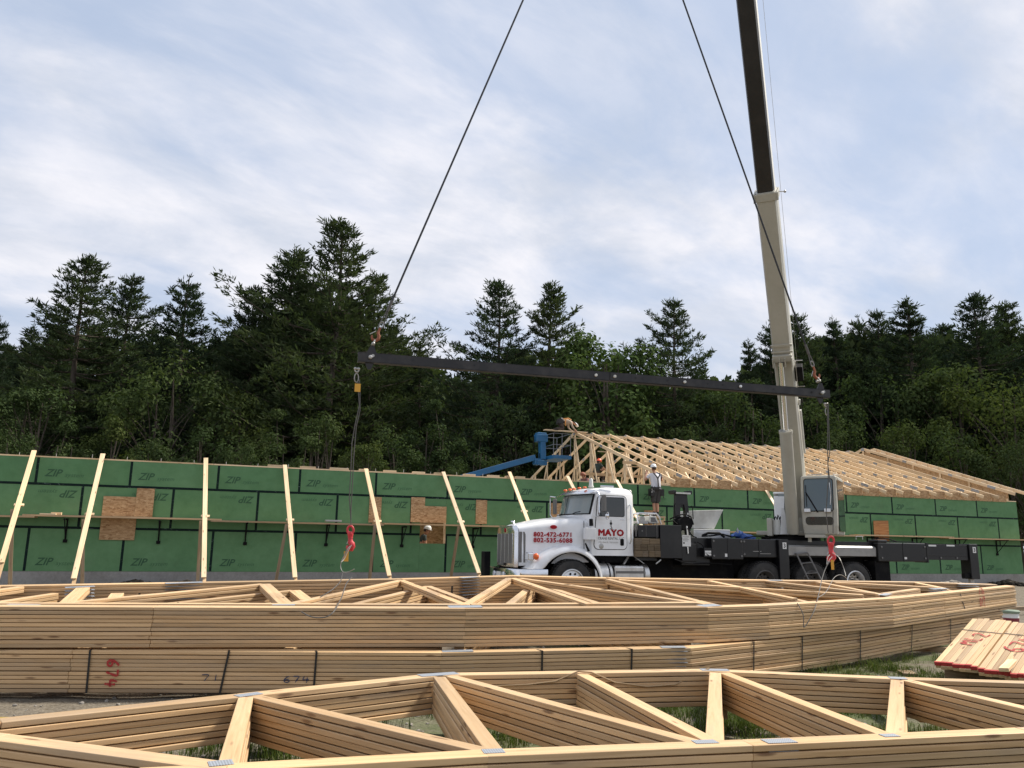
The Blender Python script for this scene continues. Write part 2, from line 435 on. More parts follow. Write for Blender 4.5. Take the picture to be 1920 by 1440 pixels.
class MB:
    def __init__(s):
        s.v = []; s.f = []; s.m = []; s.b = []
    def add(s, vs, fs, m=0, b=None):
        o = len(s.v)
        s.v += [V(q) for q in vs]
        s.b += [V(q) for q in (b if b else vs)]
        s.f += [tuple(i + o for i in q) for q in fs]
        s.m += [m] * len(fs) if isinstance(m, int) else list(m)
        return s
    def box(s, c, size, ax=None, m=0):
        c = V(c); sx, sy, sz = [q / 2 for q in size]
        X, Y, Z = ax if ax else (V((1, 0, 0)), V((0, 1, 0)), V((0, 0, 1)))
        sd = V((random.random() * 90, random.random() * 90, random.random() * 90))
        vs, bs = [], []
        for i in (-1, 1):
            for j in (-1, 1):
                for k in (-1, 1):
                    vs.append(c + X * (i * sx) + Y * (j * sy) + Z * (k * sz))
                    bs.append(sd + V((i * sx, j * sy, k * sz)))
        fs = [(0, 1, 3, 2), (4, 6, 7, 5), (0, 4, 5, 1), (2, 3, 7, 6), (0, 2, 6, 4), (1, 5, 7, 3)]
        return s.add(vs, fs, m, bs)
    def ext(s, a, b, m=0):
        """axis-aligned box from corner a to corner b"""
        a, b = V(a), V(b)
        return s.box((a + b) / 2, [abs(q) for q in (b - a)], None, m)
    def beam(s, p, q, w, t, up=(0, 0, 1), m=0):
        """board from p to q (centre line): w across, t along up"""
        p, q = V(p), V(q); X = (q - p); L = X.length; X.normalize()
        Y = V(up).cross(X).normalized(); Z = X.cross(Y)
        return s.box((p + q) / 2, (L, w, t), (X, Y, Z), m)
    def tube(s, path, r, n=8, m=0, cap=True):
        path = [V(p) for p in path]
        k = len(path)
        rs = r if isinstance(r, (list, tuple)) else [r] * k
        vs = []
        up = None
        for i, p in enumerate(path):
            t = (path[min(i + 1, k - 1)] - path[max(i - 1, 0)])
            if t.length < 1e-9: t = V((0, 0, 1))
            t.normalize()
            if up is None:
                up = V((0, 0, 1)) if abs(t.z) < 0.9 else V((1, 0, 0))
            a = t.cross(up)
            if a.length < 1e-6: a = t.orthogonal()
            a.normalize(); up = a.cross(t)
            for j in range(n):
                w = 2 * math.pi * j / n
                vs.append(p + (a * math.cos(w) + up * math.sin(w)) * rs[i])
        fs = []
        for i in range(k - 1):
            for j in range(n):
                a, b = i * n + j, i * n + (j + 1) % n
                fs.append((a, b, b + n, a + n))
        if cap:
            fs.append(tuple(range(n))[::-1]); fs.append(tuple((k - 1) * n + j for j in range(n)))
        return s.add(vs, fs, m)
    def prism(s, pts, d, m=0):
        """closed polygon of 3-D points, extruded by vector d"""
        pts = [V(p) for p in pts]; d = V(d); n = len(pts)
        vs = pts + [p + d for p in pts]
        fs = [tuple(range(n)), tuple(range(2 * n - 1, n - 1, -1))]
        for i in range(n):
            j = (i + 1) % n
            fs.append((j, i, i + n, j + n))
        return s.add(vs, fs, m)
    def loft(s, rings, m=0, closed=True, cap=True):
        n = len(rings[0]); k = len(rings)
        vs = [p for r in rings for p in r]
        fs = []
        for i in range(k - 1):
            for j in range(n if closed else n - 1):
                a, b = i * n + j, i * n + (j + 1) % n
                fs.append((a, b, b + n, a + n))
        if cap:
            fs.append(tuple(range(n))[::-1]); fs.append(tuple((k - 1) * n + j for j in range(n)))
        return s.add(vs, fs, m)
    def lathe(s, prof, c, axis, n=24, m=0, cap=True):
        """profile of (distance along axis, radius)"""
        c = V(c); A = V(axis).normalized(); B = A.orthogonal().normalized(); D = A.cross(B)
        rings = []
        for h, r in prof:
            rings.append([c + A * h + (B * math.cos(2 * math.pi * j / n) + D * math.sin(2 * math.pi * j / n)) * max(r, 1e-4) for j in range(n)])
        return s.loft(rings, m, True, cap)
    def ball(s, c, r, m=0, n=12, k=8):
        c = V(c); rx, ry, rz = r if isinstance(r, (tuple, list)) else (r, r, r)
        rings = []
        for i in range(k + 1):
            th = math.pi * (0.001 + 0.998 * i / k)
            rings.append([c + V((rx * math.sin(th) * math.cos(2 * math.pi * j / n), ry * math.sin(th) * math.sin(2 * math.pi * j / n), -rz * math.cos(th))) for j in range(n)])
        return s.loft(rings, m)
    def build(s, name, mats, parent=None, smooth=False, bevel=0.0, world=False, seg=2, weld=False):
        me = bpy.data.meshes.new(name)
        vs = s.v
        if world and parent is not None:
            inv = PM[parent.name].inverted(); vs = [inv @ q for q in vs]
        me.from_pydata([tuple(q) for q in vs], [], s.f)
        if not isinstance(mats, (list, tuple)): mats = [mats]
        for q in mats: me.materials.append(M[q] if isinstance(q, str) else q)
        if len(mats) > 1: me.polygons.foreach_set('material_index', s.m)
        at = me.attributes.new('bco', 'FLOAT_VECTOR', 'POINT')
        at.data.foreach_set('vector', [c for q in s.b for c in q])
        bm = bmesh.new(); bm.from_mesh(me)
        bmesh.ops.recalc_face_normals(bm, faces=bm.faces)
        bm.to_mesh(me); bm.free()
        if smooth:
            me.polygons.foreach_set('use_smooth', [True] * len(me.polygons))
            me.set_sharp_from_angle(angle=R(smooth if smooth is not True else 40))
        me.update()
        o = bpy.data.objects.new(name, me); COL.objects.link(o)
        if parent is not None: o.parent = parent
        if bevel:
            md = o.modifiers.new('bevel', 'BEVEL'); md.width = bevel; md.segments = seg
            md.limit_method = 'ANGLE'; md.angle_limit = R(40)
        return o
def text_mesh(body, size, shear=0.0, bold=0.0, spacing=1.0, align='LEFT'):
    cu = bpy.data.curves.new('lettering', 'FONT')
    cu.body = body; cu.size = size; cu.shear = shear
    cu.space_character = spacing; cu.align_x = align; cu.fill_mode = 'FRONT'
    cu.resolution_u = 2
    o = bpy.data.objects.new('lettering', cu); COL.objects.link(o)
    dg = bpy.context.evaluated_depsgraph_get(); dg.update()
    me = bpy.data.meshes.new_from_object(o.evaluated_get(dg))
    COL.objects.unlink(o); bpy.data.objects.remove(o); bpy.data.curves.remove(cu)
    if bold > 0:                                   # heavier strokes by overprinting
        v0 = [q.co.copy() for q in me.vertices]; f0 = [tuple(p.vertices) for p in me.polygons]; vs, fs = [], []
        for k, (dx, dy) in enumerate(((0, 0), (bold, 0), (-bold, 0), (0, bold), (0, -bold), (bold * .7, bold * .7), (-bold * .7, -bold * .7))):
            o_ = len(vs); vs += [(q.x + dx, q.y + dy, k * 0.0002) for q in v0]; fs += [tuple(i + o_ for i in f) for f in f0]
        me = bpy.data.meshes.new('lettering'); me.from_pydata(vs, [], fs)
    me.name = 'lettering'
    return me
def place_text(me, m, name, origin, xax, yax, parent=None, pm=None):
    """lay a flat text mesh with its x and y along the given axes; origin and axes are in the parent's space"""
    me = me.copy() if m else me
    if m:
        me.materials.clear(); me.materials.append(M[m])
    o = bpy.data.objects.new(name, me); COL.objects.link(o)
    X, Y = V(xax).normalized(), V(yax).normalized(); Z = X.cross(Y)
    mt = Matrix((X, Y, Z)).transposed().to_4x4(); mt.translation = V(origin)
    if pm is not None: mt = pm.inverted() @ mt
    if parent is not None: o.parent = parent
    o.matrix_local = mt
    return o

# ------------------------------------------------------------------ ground
def make_ground():
    def axis(lo, hi, flo, fhi, fine, steps):
        a = []
        x = flo
        while x <= fhi + 1e-6: a.append(x); x += fine
        g = fine; x = fhi
        while x < hi: g *= steps; x += g; a.append(min(x, hi))
        g = fine; x = flo; pre = []
        while x > lo: g *= steps; x -= g; pre.append(max(x, lo))
        return pre[::-1] + a
    xs = axis(-600, 600, -7, 12, 0.14, 1.22)
    ys = axis(-60, 900, 2.5, 16, 0.14, 1.2)
    mb = MB()
    n = len(xs)
    vs = [V((x, y, gz(x, y))) for y in ys for x in xs]
    fs = [(j * n + i, j * n + i + 1, (j + 1) * n + i + 1, (j + 1) * n + i) for j in range(len(ys) - 1) for i in range(n - 1)]
    mb.add(vs, fs)
    o = mb.build('ground', 'ground', smooth=180)
    tag(o, 'bare brown building-site ground with patches of thin grass', 'ground', kind='structure')
make_ground()

# ------------------------------------------------------------------ the sheathed building
SH = 2.4384
ZB, ZM1, ZM2, ZT = 0.457, 1.676, 2.895, 3.65
S0, S1 = -2 * SH, 39.06
bld = thing('half_built_building', 'long half-built building, green sheathed walls and open timber roof trusses', 'building', W0, WA)
def bl(s, off, z): return V((s, off, z))
zip_big = text_mesh('ZIP', 0.295, 0.32, 0.005, 0.98)
zip_small = text_mesh('system', 0.165, 0.32, 0.0, 1.05)
zip_fine = text_mesh('roof  and  wall  sheathing', 0.05, 0.2, 0.0, 1.1)
def joined(parts):
    mb_v, mb_f, mi = [], [], []
    for me, dx, dy, k in parts:
        o = len(mb_v)
        mb_v += [(q.co.x + dx, q.co.y + dy, q.co.z) for q in me.vertices]
        mb_f += [tuple(i + o for i in p.vertices) for p in me.polygons]
        mi += [k] * len(me.polygons)
    r = bpy.data.meshes.new('lettering'); r.from_pydata(mb_v, [], mb_f)
    r.materials.append(M['print']); r.materials.append(M['print_faint'])
    r.polygons.foreach_set('material_index', mi)
    return r
zip_logo = joined([(zip_big, 0, 0, 0), (zip_small, 0.515, 0.0, 1)])
OPEN = (11.29, 12.17, 1.39, 2.07)         # window opening: s0, s1, z0, z1
def panel(s0, s1, z0, z1):
    s0, s1 = max(s0, S0), min(s1, S1)
    if s1 - s0 < 0.02: return None
    mb = MB()
    a, b, c, d = OPEN
    rects = [(s0, s1, z0, z1)]
    if s0 < b and s1 > a and z0 < d and z1 > c:
        rects = []
        if a > s0: rects.append((s0, a, z0, z1))
        if b < s1: rects.append((b, s1, z0, z1))
        aa, bb = max(a, s0), min(b, s1)
        if c > z0: rects.append((aa, bb, z0, c))
        if d < z1: rects.append((aa, bb, d, z1))
    for r in rects:
        sd = V((r[0], 0, r[2]))
        mb.ext((r[0] + 0.002, 0, r[2] + 0.002), (r[1] - 0.002, 0.011, r[3] - 0.002))
    return mb.build('sheathing_panel', 'green', bld)
def logo(p, s, z, flip, me=None):
    o = place_text(me or zip_logo, None, 'lettering', (s, -0.004, z), (-1 if flip else 1, 0, 0), (0, 0, -1 if flip else 1), p)
nb = 19
for k in range(-2, nb - 2):
    p = panel(k * SH, (k + 1) * SH, ZM2, ZT)
    if p and k < 15: logo(p, k * SH + 0.20, ZM2 + 0.22, False)
    elif p: logo(p, k * SH + 0.2, ZM2 + 0.22, False) if S1 - k * SH > 1.3 else None
for k in range(-2, nb - 2):
    p = panel(k * SH, (k + 1) * SH, ZB, ZM1)
    if p and S1 - k * SH > 1.3: logo(p, k * SH + 0.24, ZB + 0.17, False)
for k in range(-3, nb - 2):
    p = panel((k + .5) * SH, (k + 1.5) * SH, ZM1, ZM2)
    if p and (k + .5) * SH > S0 and S1 - (k + 1.5) * SH > -0.6: logo(p, min((k + 1.5) * SH, S1) - 0.12, ZM2 - 0.17, True)
def tapebit(s0, s1, z0, z1, lift=0.0):
    s0, s1 = max(s0, S0), min(s1, S1)
    mb = MB(); mb.ext((s0, -0.003 - lift, z0), (s1, -0.0005, z1)); mb.build('seam_tape', 'tape', bld)
tapebit(S0, S1, ZM2 - 0.035, ZM2 + 0.035, 0.002)
tapebit(S0, OPEN[0] - 0.01, ZM1 - 0.035, ZM1 + 0.035, 0.002)
tapebit(OPEN[1] + 0.01, S1, ZM1 - 0.035, ZM1 + 0.035, 0.002)
for k in range(-1, 17):
    if k * SH < S1 - 0.1:
        tapebit(k * SH - 0.035, k * SH + 0.035, ZM2 + 0.036, ZT - 0.01)
        tapebit(k * SH - 0.035, k * SH + 0.035, ZB + 0.01, ZM1 - 0.036)
    if (k + .5) * SH < S1 - 0.1:
        tapebit((k + .5) * SH - 0.035, (k + .5) * SH + 0.035, ZM1 + 0.036, ZM2 - 0.036)
mb = MB(); mb.ext((S0, -0.012, -0.4), (S1 + 0.01, 0.2, ZB - 0.004))
mb.ext((S0, 16.6, -0.4), (S1 + 0.01, 16.85, ZB - 0.004)); mb.ext((S1 - 0.2, 0.2, -0.4), (S1 + 0.008, 16.6, ZB - 0.004))
mb.build('foundation', 'concrete', bld)
mb = MB(); mb.ext((S0, 0.2, 0.12), (S1 - 0.2, 16.6, 0.2)); mb.build('floor_slab', 'concrete', bld)
for s in [S0 + 4.8 * i for i in range(10)]:
    mb = MB(); mb.ext((s, -0.006, ZT), (min(s + 4.79, S1), 0.145, ZT + 0.038)); mb.build('top_plate', 'lumber_pale', bld)
mb = MB()
s = S0
while s < S1:
    if not (OPEN[0] - 0.05 < s < OPEN[1]): mb.ext((s, 0.012, ZB + 0.038), (s + 0.038, 0.15, ZT - 0.002))
    s += 0.6096
mb.ext((S0, 0.0125, ZB), (S1, 0.152, ZB + 0.037))
mb.build('stud_frame', 'lumber', bld)
mb = MB(); mb.ext((S1 - 0.011, 0.012, ZB), (S1, 16.8, ZT)); mb.build('end_wall_sheathing', 'green', bld)
mb = MB(); mb.ext((S0, 16.8, ZB), (S1, 16.811, ZT)); mb.build('back_wall_sheathing', 'green', bld)
# metal pins standing on the plate
s = -0.5
while s < 18.5:
    mb = MB(); mb.tube([(s, 0.05, ZT), (s + random.uniform(-.01, .01), 0.05, ZT + 0.038 + random.uniform(0.07, 0.12))], 0.009, 6)
    mb.build('anchor_pin', 'steel', bld)
    s += 0.93
# OSB pieces nailed on the wall
def osb(pts, off=-0.032, m='osb', name='osb_board'):
    mb = MB(); mb.prism([(s, off, z) for s, z in pts], (0, 0.012, 0)); return mb.build(name, m, bld)
def osbr(a, b, c, d, **k): return osb([(a, c), (b, c), (b, d), (a, d)], **k)
ob = osbr(1.79, 2.72, 1.35, 2.60, off=-0.045); ob['label'] = 'large square oriented strand board over an opening'
ob = osbr(2.655, 3.14, 2.03, 2.86, off=-0.075); ob['label'] = 'narrow upright strand board lapping the square one'
t = text_mesh('PAHZEE', 0.14, 0.0, 0.004, 0.9)
me = text_mesh('ZIP', 0.01)
osbr(9.56, 9.96, 2.025, 2.85)
ob = osb([(10.95, 2.07), (12.17, 2.07), (12.17, 2.61), (11.42, 2.61), (11.42, 2.89), (10.95, 2.89)]); ob['label'] = 'stepped strand board above the worker'
osbr(13.21, 13.61, 2.065, 2.875)
osbr(16.0, 16.45, 2.02, 2.86)
osbr(19.75, 20.3, 2.1, 2.72)
ob = osb([(30.55, 1.78), (31.35, 1.78), (31.37, 2.62), (30.57, 2.60)], m='cedar', off=-0.06); ob['label'] = 'orange-brown wood panel behind the rear outrigger'
mb = MB(); mb.ext((12.135, -0.012, 1.392), (12.168, 0.15, 2.065)); mb.build('opening_jamb', 'lumber_pale', bld)
mb = MB(); mb.ext((11.28, 0.012, 1.352), (12.17, 0.16, 1.389)); mb.build('opening_sill', 'lumber', bld)
mb = MB(); mb.ext((10.4, .86, 0.25), (13.0, .872, 2.94)); q = mb.build('osb_partition', 'osb', bld)
q['label'] = 'strand board partition seen through the opening'

# roof trusses of the building -------------------------------------------------
HD, ZR, SL = 8.4, 6.77, 1.0 / 3.0
def ztop(off): return ZR - abs(HD - off) * SL
TH = 0.045
CH = 0.14
def truss(s, gable=False, dz=0.0):
    """one upright truss standing across the walls at station s"""
    cz = CH / 2 / math.cos(math.atan(SL))
    mb = MB()
    lift = dz
    for sg in (-1, 1):
        mb.beam(bl(s, HD + sg * (HD + 0.37), ztop(-0.37) - cz + lift), bl(s, HD + sg * 0.004, ZR - cz + lift), TH, CH, (0, 0, 1))
    root = mb.build('roof_truss', 'lumber_pale', bld, bevel=0.003, seg=1)
    root.parent = bld
    def sub(name, parts, m='lumber_pale'):
        q = MB()
        for a in parts: q.beam(*a)
        o = q.build(name, m, root); return o
    zc = ZT + 0.038 + 0.05
    sub('bottom_chord', [(bl(s, 0.0, zc), bl(s, HD, zc), 0.040, 0.09), (bl(s, HD + 0.002, zc), bl(s, 2 * HD, zc), 0.040, 0.09)])
    nodes_t = [1.9, 3.5, 5.1, 6.7, HD, 2 * HD - 6.7, 2 * HD - 5.1, 2 * HD - 3.5, 2 * HD - 1.9]
    nodes_b = [1.2, 2.7, 4.3, 5.9, 7.5, 9.3, 10.9, 12.5, 14.1, 15.6]
    webs = []
    for t in nodes_t:
        webs.append((t, t))
    for i, t in enumerate(nodes_t):
        webs.append((nodes_b[i], t) if t <= HD else (nodes_b[i + 1], t))
    for i, (b, t) in enumerate(webs):
        a = bl(s + 0.001 * (i % 3), b, zc + 0.045); c = bl(s + 0.001 * (i % 3), t, ztop(t) - 0.15 + lift)
        if gable and i >= len(nodes_t): continue
        q = MB(); q.beam(a, c, 0.036, 0.085, V((0, 1, 0)) if abs((c - a).normalized().y) < 0.8 else V((0, 0, 1)))
        q.build('web', 'lumber_pale', root)
    q = MB()
    for off, w, h in ((HD, 0.22, 0.15), (5.6, 0.26, 0.10), (2.9, 0.24, 0.10), (0.75, 0.42, 0.12), (2 * HD - 5.6, 0.26, 0.10)):
        zz = ztop(off) - 0.075 + lift
        sg = 1 if off <= HD else -1
        A = V((0, math.cos(math.atan(SL)), sg * math.sin(math.atan(SL)))); B = V((0, -A.z, A.y))
        if off == HD: A = V((0, 1, 0)); B = V((0, 0, 1)); zz -= 0.02
        q.box(bl(s - TH / 2 - 0.001, off, zz), (0.003, w, h), (V((1, 0, 0)), A, B))
        q.box(bl(s + TH / 2 + 0.001, off, zz), (0.003, w, h), (V((1, 0, 0)), A, B))
    q.build('connector_plate', 'galv', root)
    return root
TS = 0.925
NT = 19
for i in range(NT):
    truss(20.87 + TS * i)
gt = truss(20.87 + TS * NT + 0.12, True, 0.20)
gt['label'] = 'raised end truss closing the right end of the roof'
mb = MB()                                                           # gable end sheathing between chord and wall
sx = 20.87 + TS * NT + 0.16
mb.prism([(sx, 0, ZT), (sx, HD, ZT), (sx, HD, ZR - 0.02), (sx, 0, ztop(0) + 0.1)], (0.012, 0, 0))
mb.prism([(sx, HD + 0.003, ZT), (sx, 2 * HD, ZT), (sx, 2 * HD, ztop(0) + 0.1), (sx, HD + 0.003, ZR - 0.02)], (0.012, 0, 0))
mb.build('gable_sheathing', 'osb', bld)
mb = MB()
for sg in (-1, 1):
    mb.beam(bl(39.35, HD + sg * (HD + 0.75), ztop(-0.75) + 0.15), bl(39.35, HD + sg * 0.003, ZR + 0.15), 0.038, 0.14)
    for j in range(13):
        o = 0.2 + j * 0.66
        mb.box(bl(39.13, HD + sg * o, ztop(HD - o) + 0.14), (0.38, 0.038, 0.13))
mb.build('gable_overhang', 'lumber_pale', bld)
for i in range(NT):                                                  # OSB blocking between the tails
    s = 20.87 + TS * i
    mb = MB(); mb.ext((s + TH / 2 + 0.004, -0.024, ZT - 0.03), (s + TS - TH / 2 - 0.004, -0.012, ZT + 0.30))
    mb.build('eave_blocking', 'osb', bld)
mb = MB()                                                            # flat braces nailed under the top chords and along the webs
for off, z in ((5.2, ztop(5.2) - 0.24), (2.6, ztop(2.6) - 0.24), (HD - 0.06, ZR - 0.33)):
    mb.beam(bl(20.5, off, z), bl(38.4, off, z), 0.09, 0.036)
mb.build('lateral_brace', 'lumber_pale', bld)
for s0, s1, off, z in ((20.2, 25.2, 2.4, 4.72), (20.1, 25.1, 6.2, 4.55)):
    mb = MB(); mb.beam(bl(s0, off, z), bl(s1, off, z), 0.038, 0.12); mb.build('lateral_brace', 'lumber', bld)
# ridge blocking
for i in range(NT - 1):
    s = 20.87 + TS * i
    mb = MB(); mb.ext((s + TH / 2 + 0.002, HD - 0.3, ZR - 0.22), (s + TS - TH / 2 - 0.002, HD - 0.26, ZR - 0.12)); mb.build('ridge_block', 'lumber_pale', bld)

# ------------------------------------------------------------------ blocks lying on the wall plate
for i, (px, w) in enumerate(((517, .50), (577, .48), (636, .60), (682, .30), (731, .42), (785, .42), (824, .36), (880, .42), (925, .42), (955, .3), (975, .35))):
    s, z = ws(px, 880, 0.07)
    lab = ('pale wood block lying on the wall top, ' + ['leftmost of the row', 'second from the left', 'third from the left, the longest', 'fourth, touching the middle brace', 'fifth from the left', 'sixth from the left', 'seventh, beside a brace top', 'eighth, right of the brace', 'ninth, below the blue lift arm', 'tenth, right of the lift arm', 'last before the trusses'][i])
    mb = MB(); c = wq(s, 0.07, ZT + 0.038 + 0.028)
    mb.box((0, 0, 0), (w, 0.14, 0.055), (WD, WL, V((0, 0, 1))))
    o = mb.build('wood_block', 'lumber_pale', bevel=0.003, seg=1); o.location = c
    tag(o, lab, 'wood block', 'wood blocks along the wall top')

# ------------------------------------------------------------------ leaning braces
def brace(i, s_top, z_top, s_bot, off_bot, z_bot, kick, label):
    A = wq(s_top, -0.07, z_top); B = wq(s_bot, off_bot, z_bot)
    t = thing('brace_board', label, 'brace', (B.x, B.y, gz(B.x, B.y)), 0, 'lumber braces leaning on the green wall')
    d = (B - A).normalized(); nrm = WD.cross(d).normalized()
    B2 = B + d * ((B.z - gz(B.x, B.y) + 0.05) / max(0.2, -d.z))
    mb = MB(); mb.beam(A, B, 0.125, 0.038, nrm); mb.build('board', 'lumber_pale', t, bevel=0.003, seg=1, world=True)
    mb = MB(); a2 = B - d * 0.55 + nrm * 0.0415; mb.beam(a2 + WD * 0.02, B2 + nrm * 0.0415 + WD * 0.02, 0.085, 0.036, nrm)
    mb.build('stake', 'lumber', t, world=True)
    if kick:
        K0 = A.lerp(B, 0.56) - WD * 0.10; K1 = wq(kick[0], kick[1], 0.05)
        K1.z = gz(K1.x, K1.y) - 0.05
        mb = MB(); mb.beam(K0, K1, 0.09, 0.038, nrm); mb.build('kicker', 'lumber_old_and_shaded', t, world=True)  # ordinary wood standing in shade; the darker lumber colour paints that shade
    q = MB(); c = A.lerp(B, 0.52); q.beam(c - WD * 0.10 + WL * .03, c + WD * 0.13 + WL * .03, 0.038, 0.07, d); q.build('cleat', 'lumber_pale', t, world=True)
BR = [((64, 845), (2, 1055), (22, 1085), 'pale lumber brace at the far left, leaning steeply to the right'),
      ((193, 851), (138, 1085), (157, 1085), 'second brace from the left, beside the square strand board'),
      ((386, 859), (382, 1083), (372, 1085), 'pale lumber brace standing almost upright, third from left'),
      ((534, 872), (553, 1083), (515, 1083), 'fourth brace from the left, tipped slightly left above a kicker'),
      ((686, 879), (730, 1080), (692, 1080), 'brace crossing a narrow strand board, right of the left red hook'),
      ((831, 885), (898, 1075), (842, 1075), 'brace just left of the white truck, right of the opening with the worker'),
      ((955, 885), (1012, 1035), None, 'brace running down behind the white truck hood'),
      ((1064, 893), (1135, 1035), None, 'brace whose top shows over the truck cab lights'),
      ((1156, 900), (1232, 1040), None, 'brace that comes out behind the rear edge of the truck cab'),
      ((1437, 920), (1520, 1060), None, 'short seen brace left of the crane boom foot')]
for i, (a, b, k, lab) in enumerate(BR):
    s0, z0 = ws(*a, -0.07)
    off = -2.9
    s1, z1 = ws(*b, off)
    kk = None
    if k:
        ko = -1.9
        kk = (ws(*k, ko)[0], ko)
    brace(i, s0, z0, s1, off, z1, kk, lab)

# ------------------------------------------------------------------ scaffold planks on wall brackets
PZ = 1.93
pl = 4.9
planks = []
s = S0
labs = ['scaffold plank at the far left end of the row', 'scaffold plank left of the strand boards, holding board scraps', 'scaffold plank crossing the square strand board', 'scaffold plank behind the left hook line', 'scaffold plank passing above the worker in the opening', 'scaffold plank mostly hidden by the truck hood', 'scaffold plank behind the truck cab and the roof worker', 'scaffold plank behind the crane deck', 'scaffold plank right of the crane cab', 'scaffold plank crossing the orange-brown panel', 'scaffold plank at the right end of the wall']
for i in range(9):
    e = s + pl
    dz = 0.02 if i % 2 else 0.0
    mb = MB()
    mb.box((0, 0, 0), (pl + 0.3, 0.24, 0.048), (WD, WL, V((0, 0, 1))))
    mb.box(WL * 0.25 + V((0, 0, -0.001)), (pl + 0.3, 0.235, 0.04), (WD, WL, V((0, 0, 1))))
    o = mb.build('scaffold_plank', 'lumber'); o.location = wq((s + e) / 2, -0.40, PZ + 0.02 + dz * 2.05)
    tag(o, labs[i] if i < 10 else labs[-1], 'plank', 'scaffold planks along the wall')
    s = e
bk = None
bxs = [0.93 + 2.44 * i for i in range(-2, 16) if 0.93 + 2.44 * i < 38.9]
for i, s in enumerate(bxs):
    if bk is None:
        bk = thing('scaffold_bracket', 'black steel wall bracket under the scaffold planks', 'bracket', wq(s, 0, PZ), WA, 'steel brackets under the scaffold')
        mb = MB(); mb.ext((-0.02, -0.62, -0.045), (0.02, -0.006, -0.002)); mb.build('bracket_arm', 'blackflat', bk)
        mb = MB(); mb.ext((-0.019, -0.045, -0.62), (0.019, -0.006, -0.040)); mb.build('bracket_upright', 'blackflat', bk)
        mb = MB(); mb.tube([(0, -0.56, -0.05), (0, -0.04, -0.56)], 0.014, 6); mb.build('bracket_strut', 'blackflat', bk)
        mb = MB(); mb.box((0, -0.03, -0.63), (0.11, 0.04, 0.09)); mb.build('bracket_foot', 'blackflat', bk)
    else:
        dup_tree(bk, wq(s, 0, PZ))
# small things on the planks
def scrap(name, px, py, off, size, m, label, rz=0.0, z=None):
    s, _ = ws(px, py, off)
    mb = MB(); ax = (V((math.cos(WA + rz), math.sin(WA + rz), 0)), V((-math.sin(WA + rz), math.cos(WA + rz), 0)), V((0, 0, 1)))
    mb.box((0, 0, 0), size, ax)
    o = mb.build(name, m, bevel=0.003, seg=1); o.location = wq(s, off, (z or PZ + 0.085) + size[2] / 2)
    return tag(o, label, 'scrap board')
scrap('scrap_board', 90, 965, -0.45, (0.40, 0.14, 0.036), 'lumber_pale', 'short board scrap lying flat on the left scaffold plank')
scrap('scrap_block', 106, 962, -0.32, (0.26, 0.12, 0.075), 'lumber_pale', 'thicker wood scrap beside the flat one on the scaffold')
scrap('scrap_board', 625, 972, -0.40, (0.5, 0.2, 0.05), 'steel', 'grey tool case lying on the plank left of the hook line')

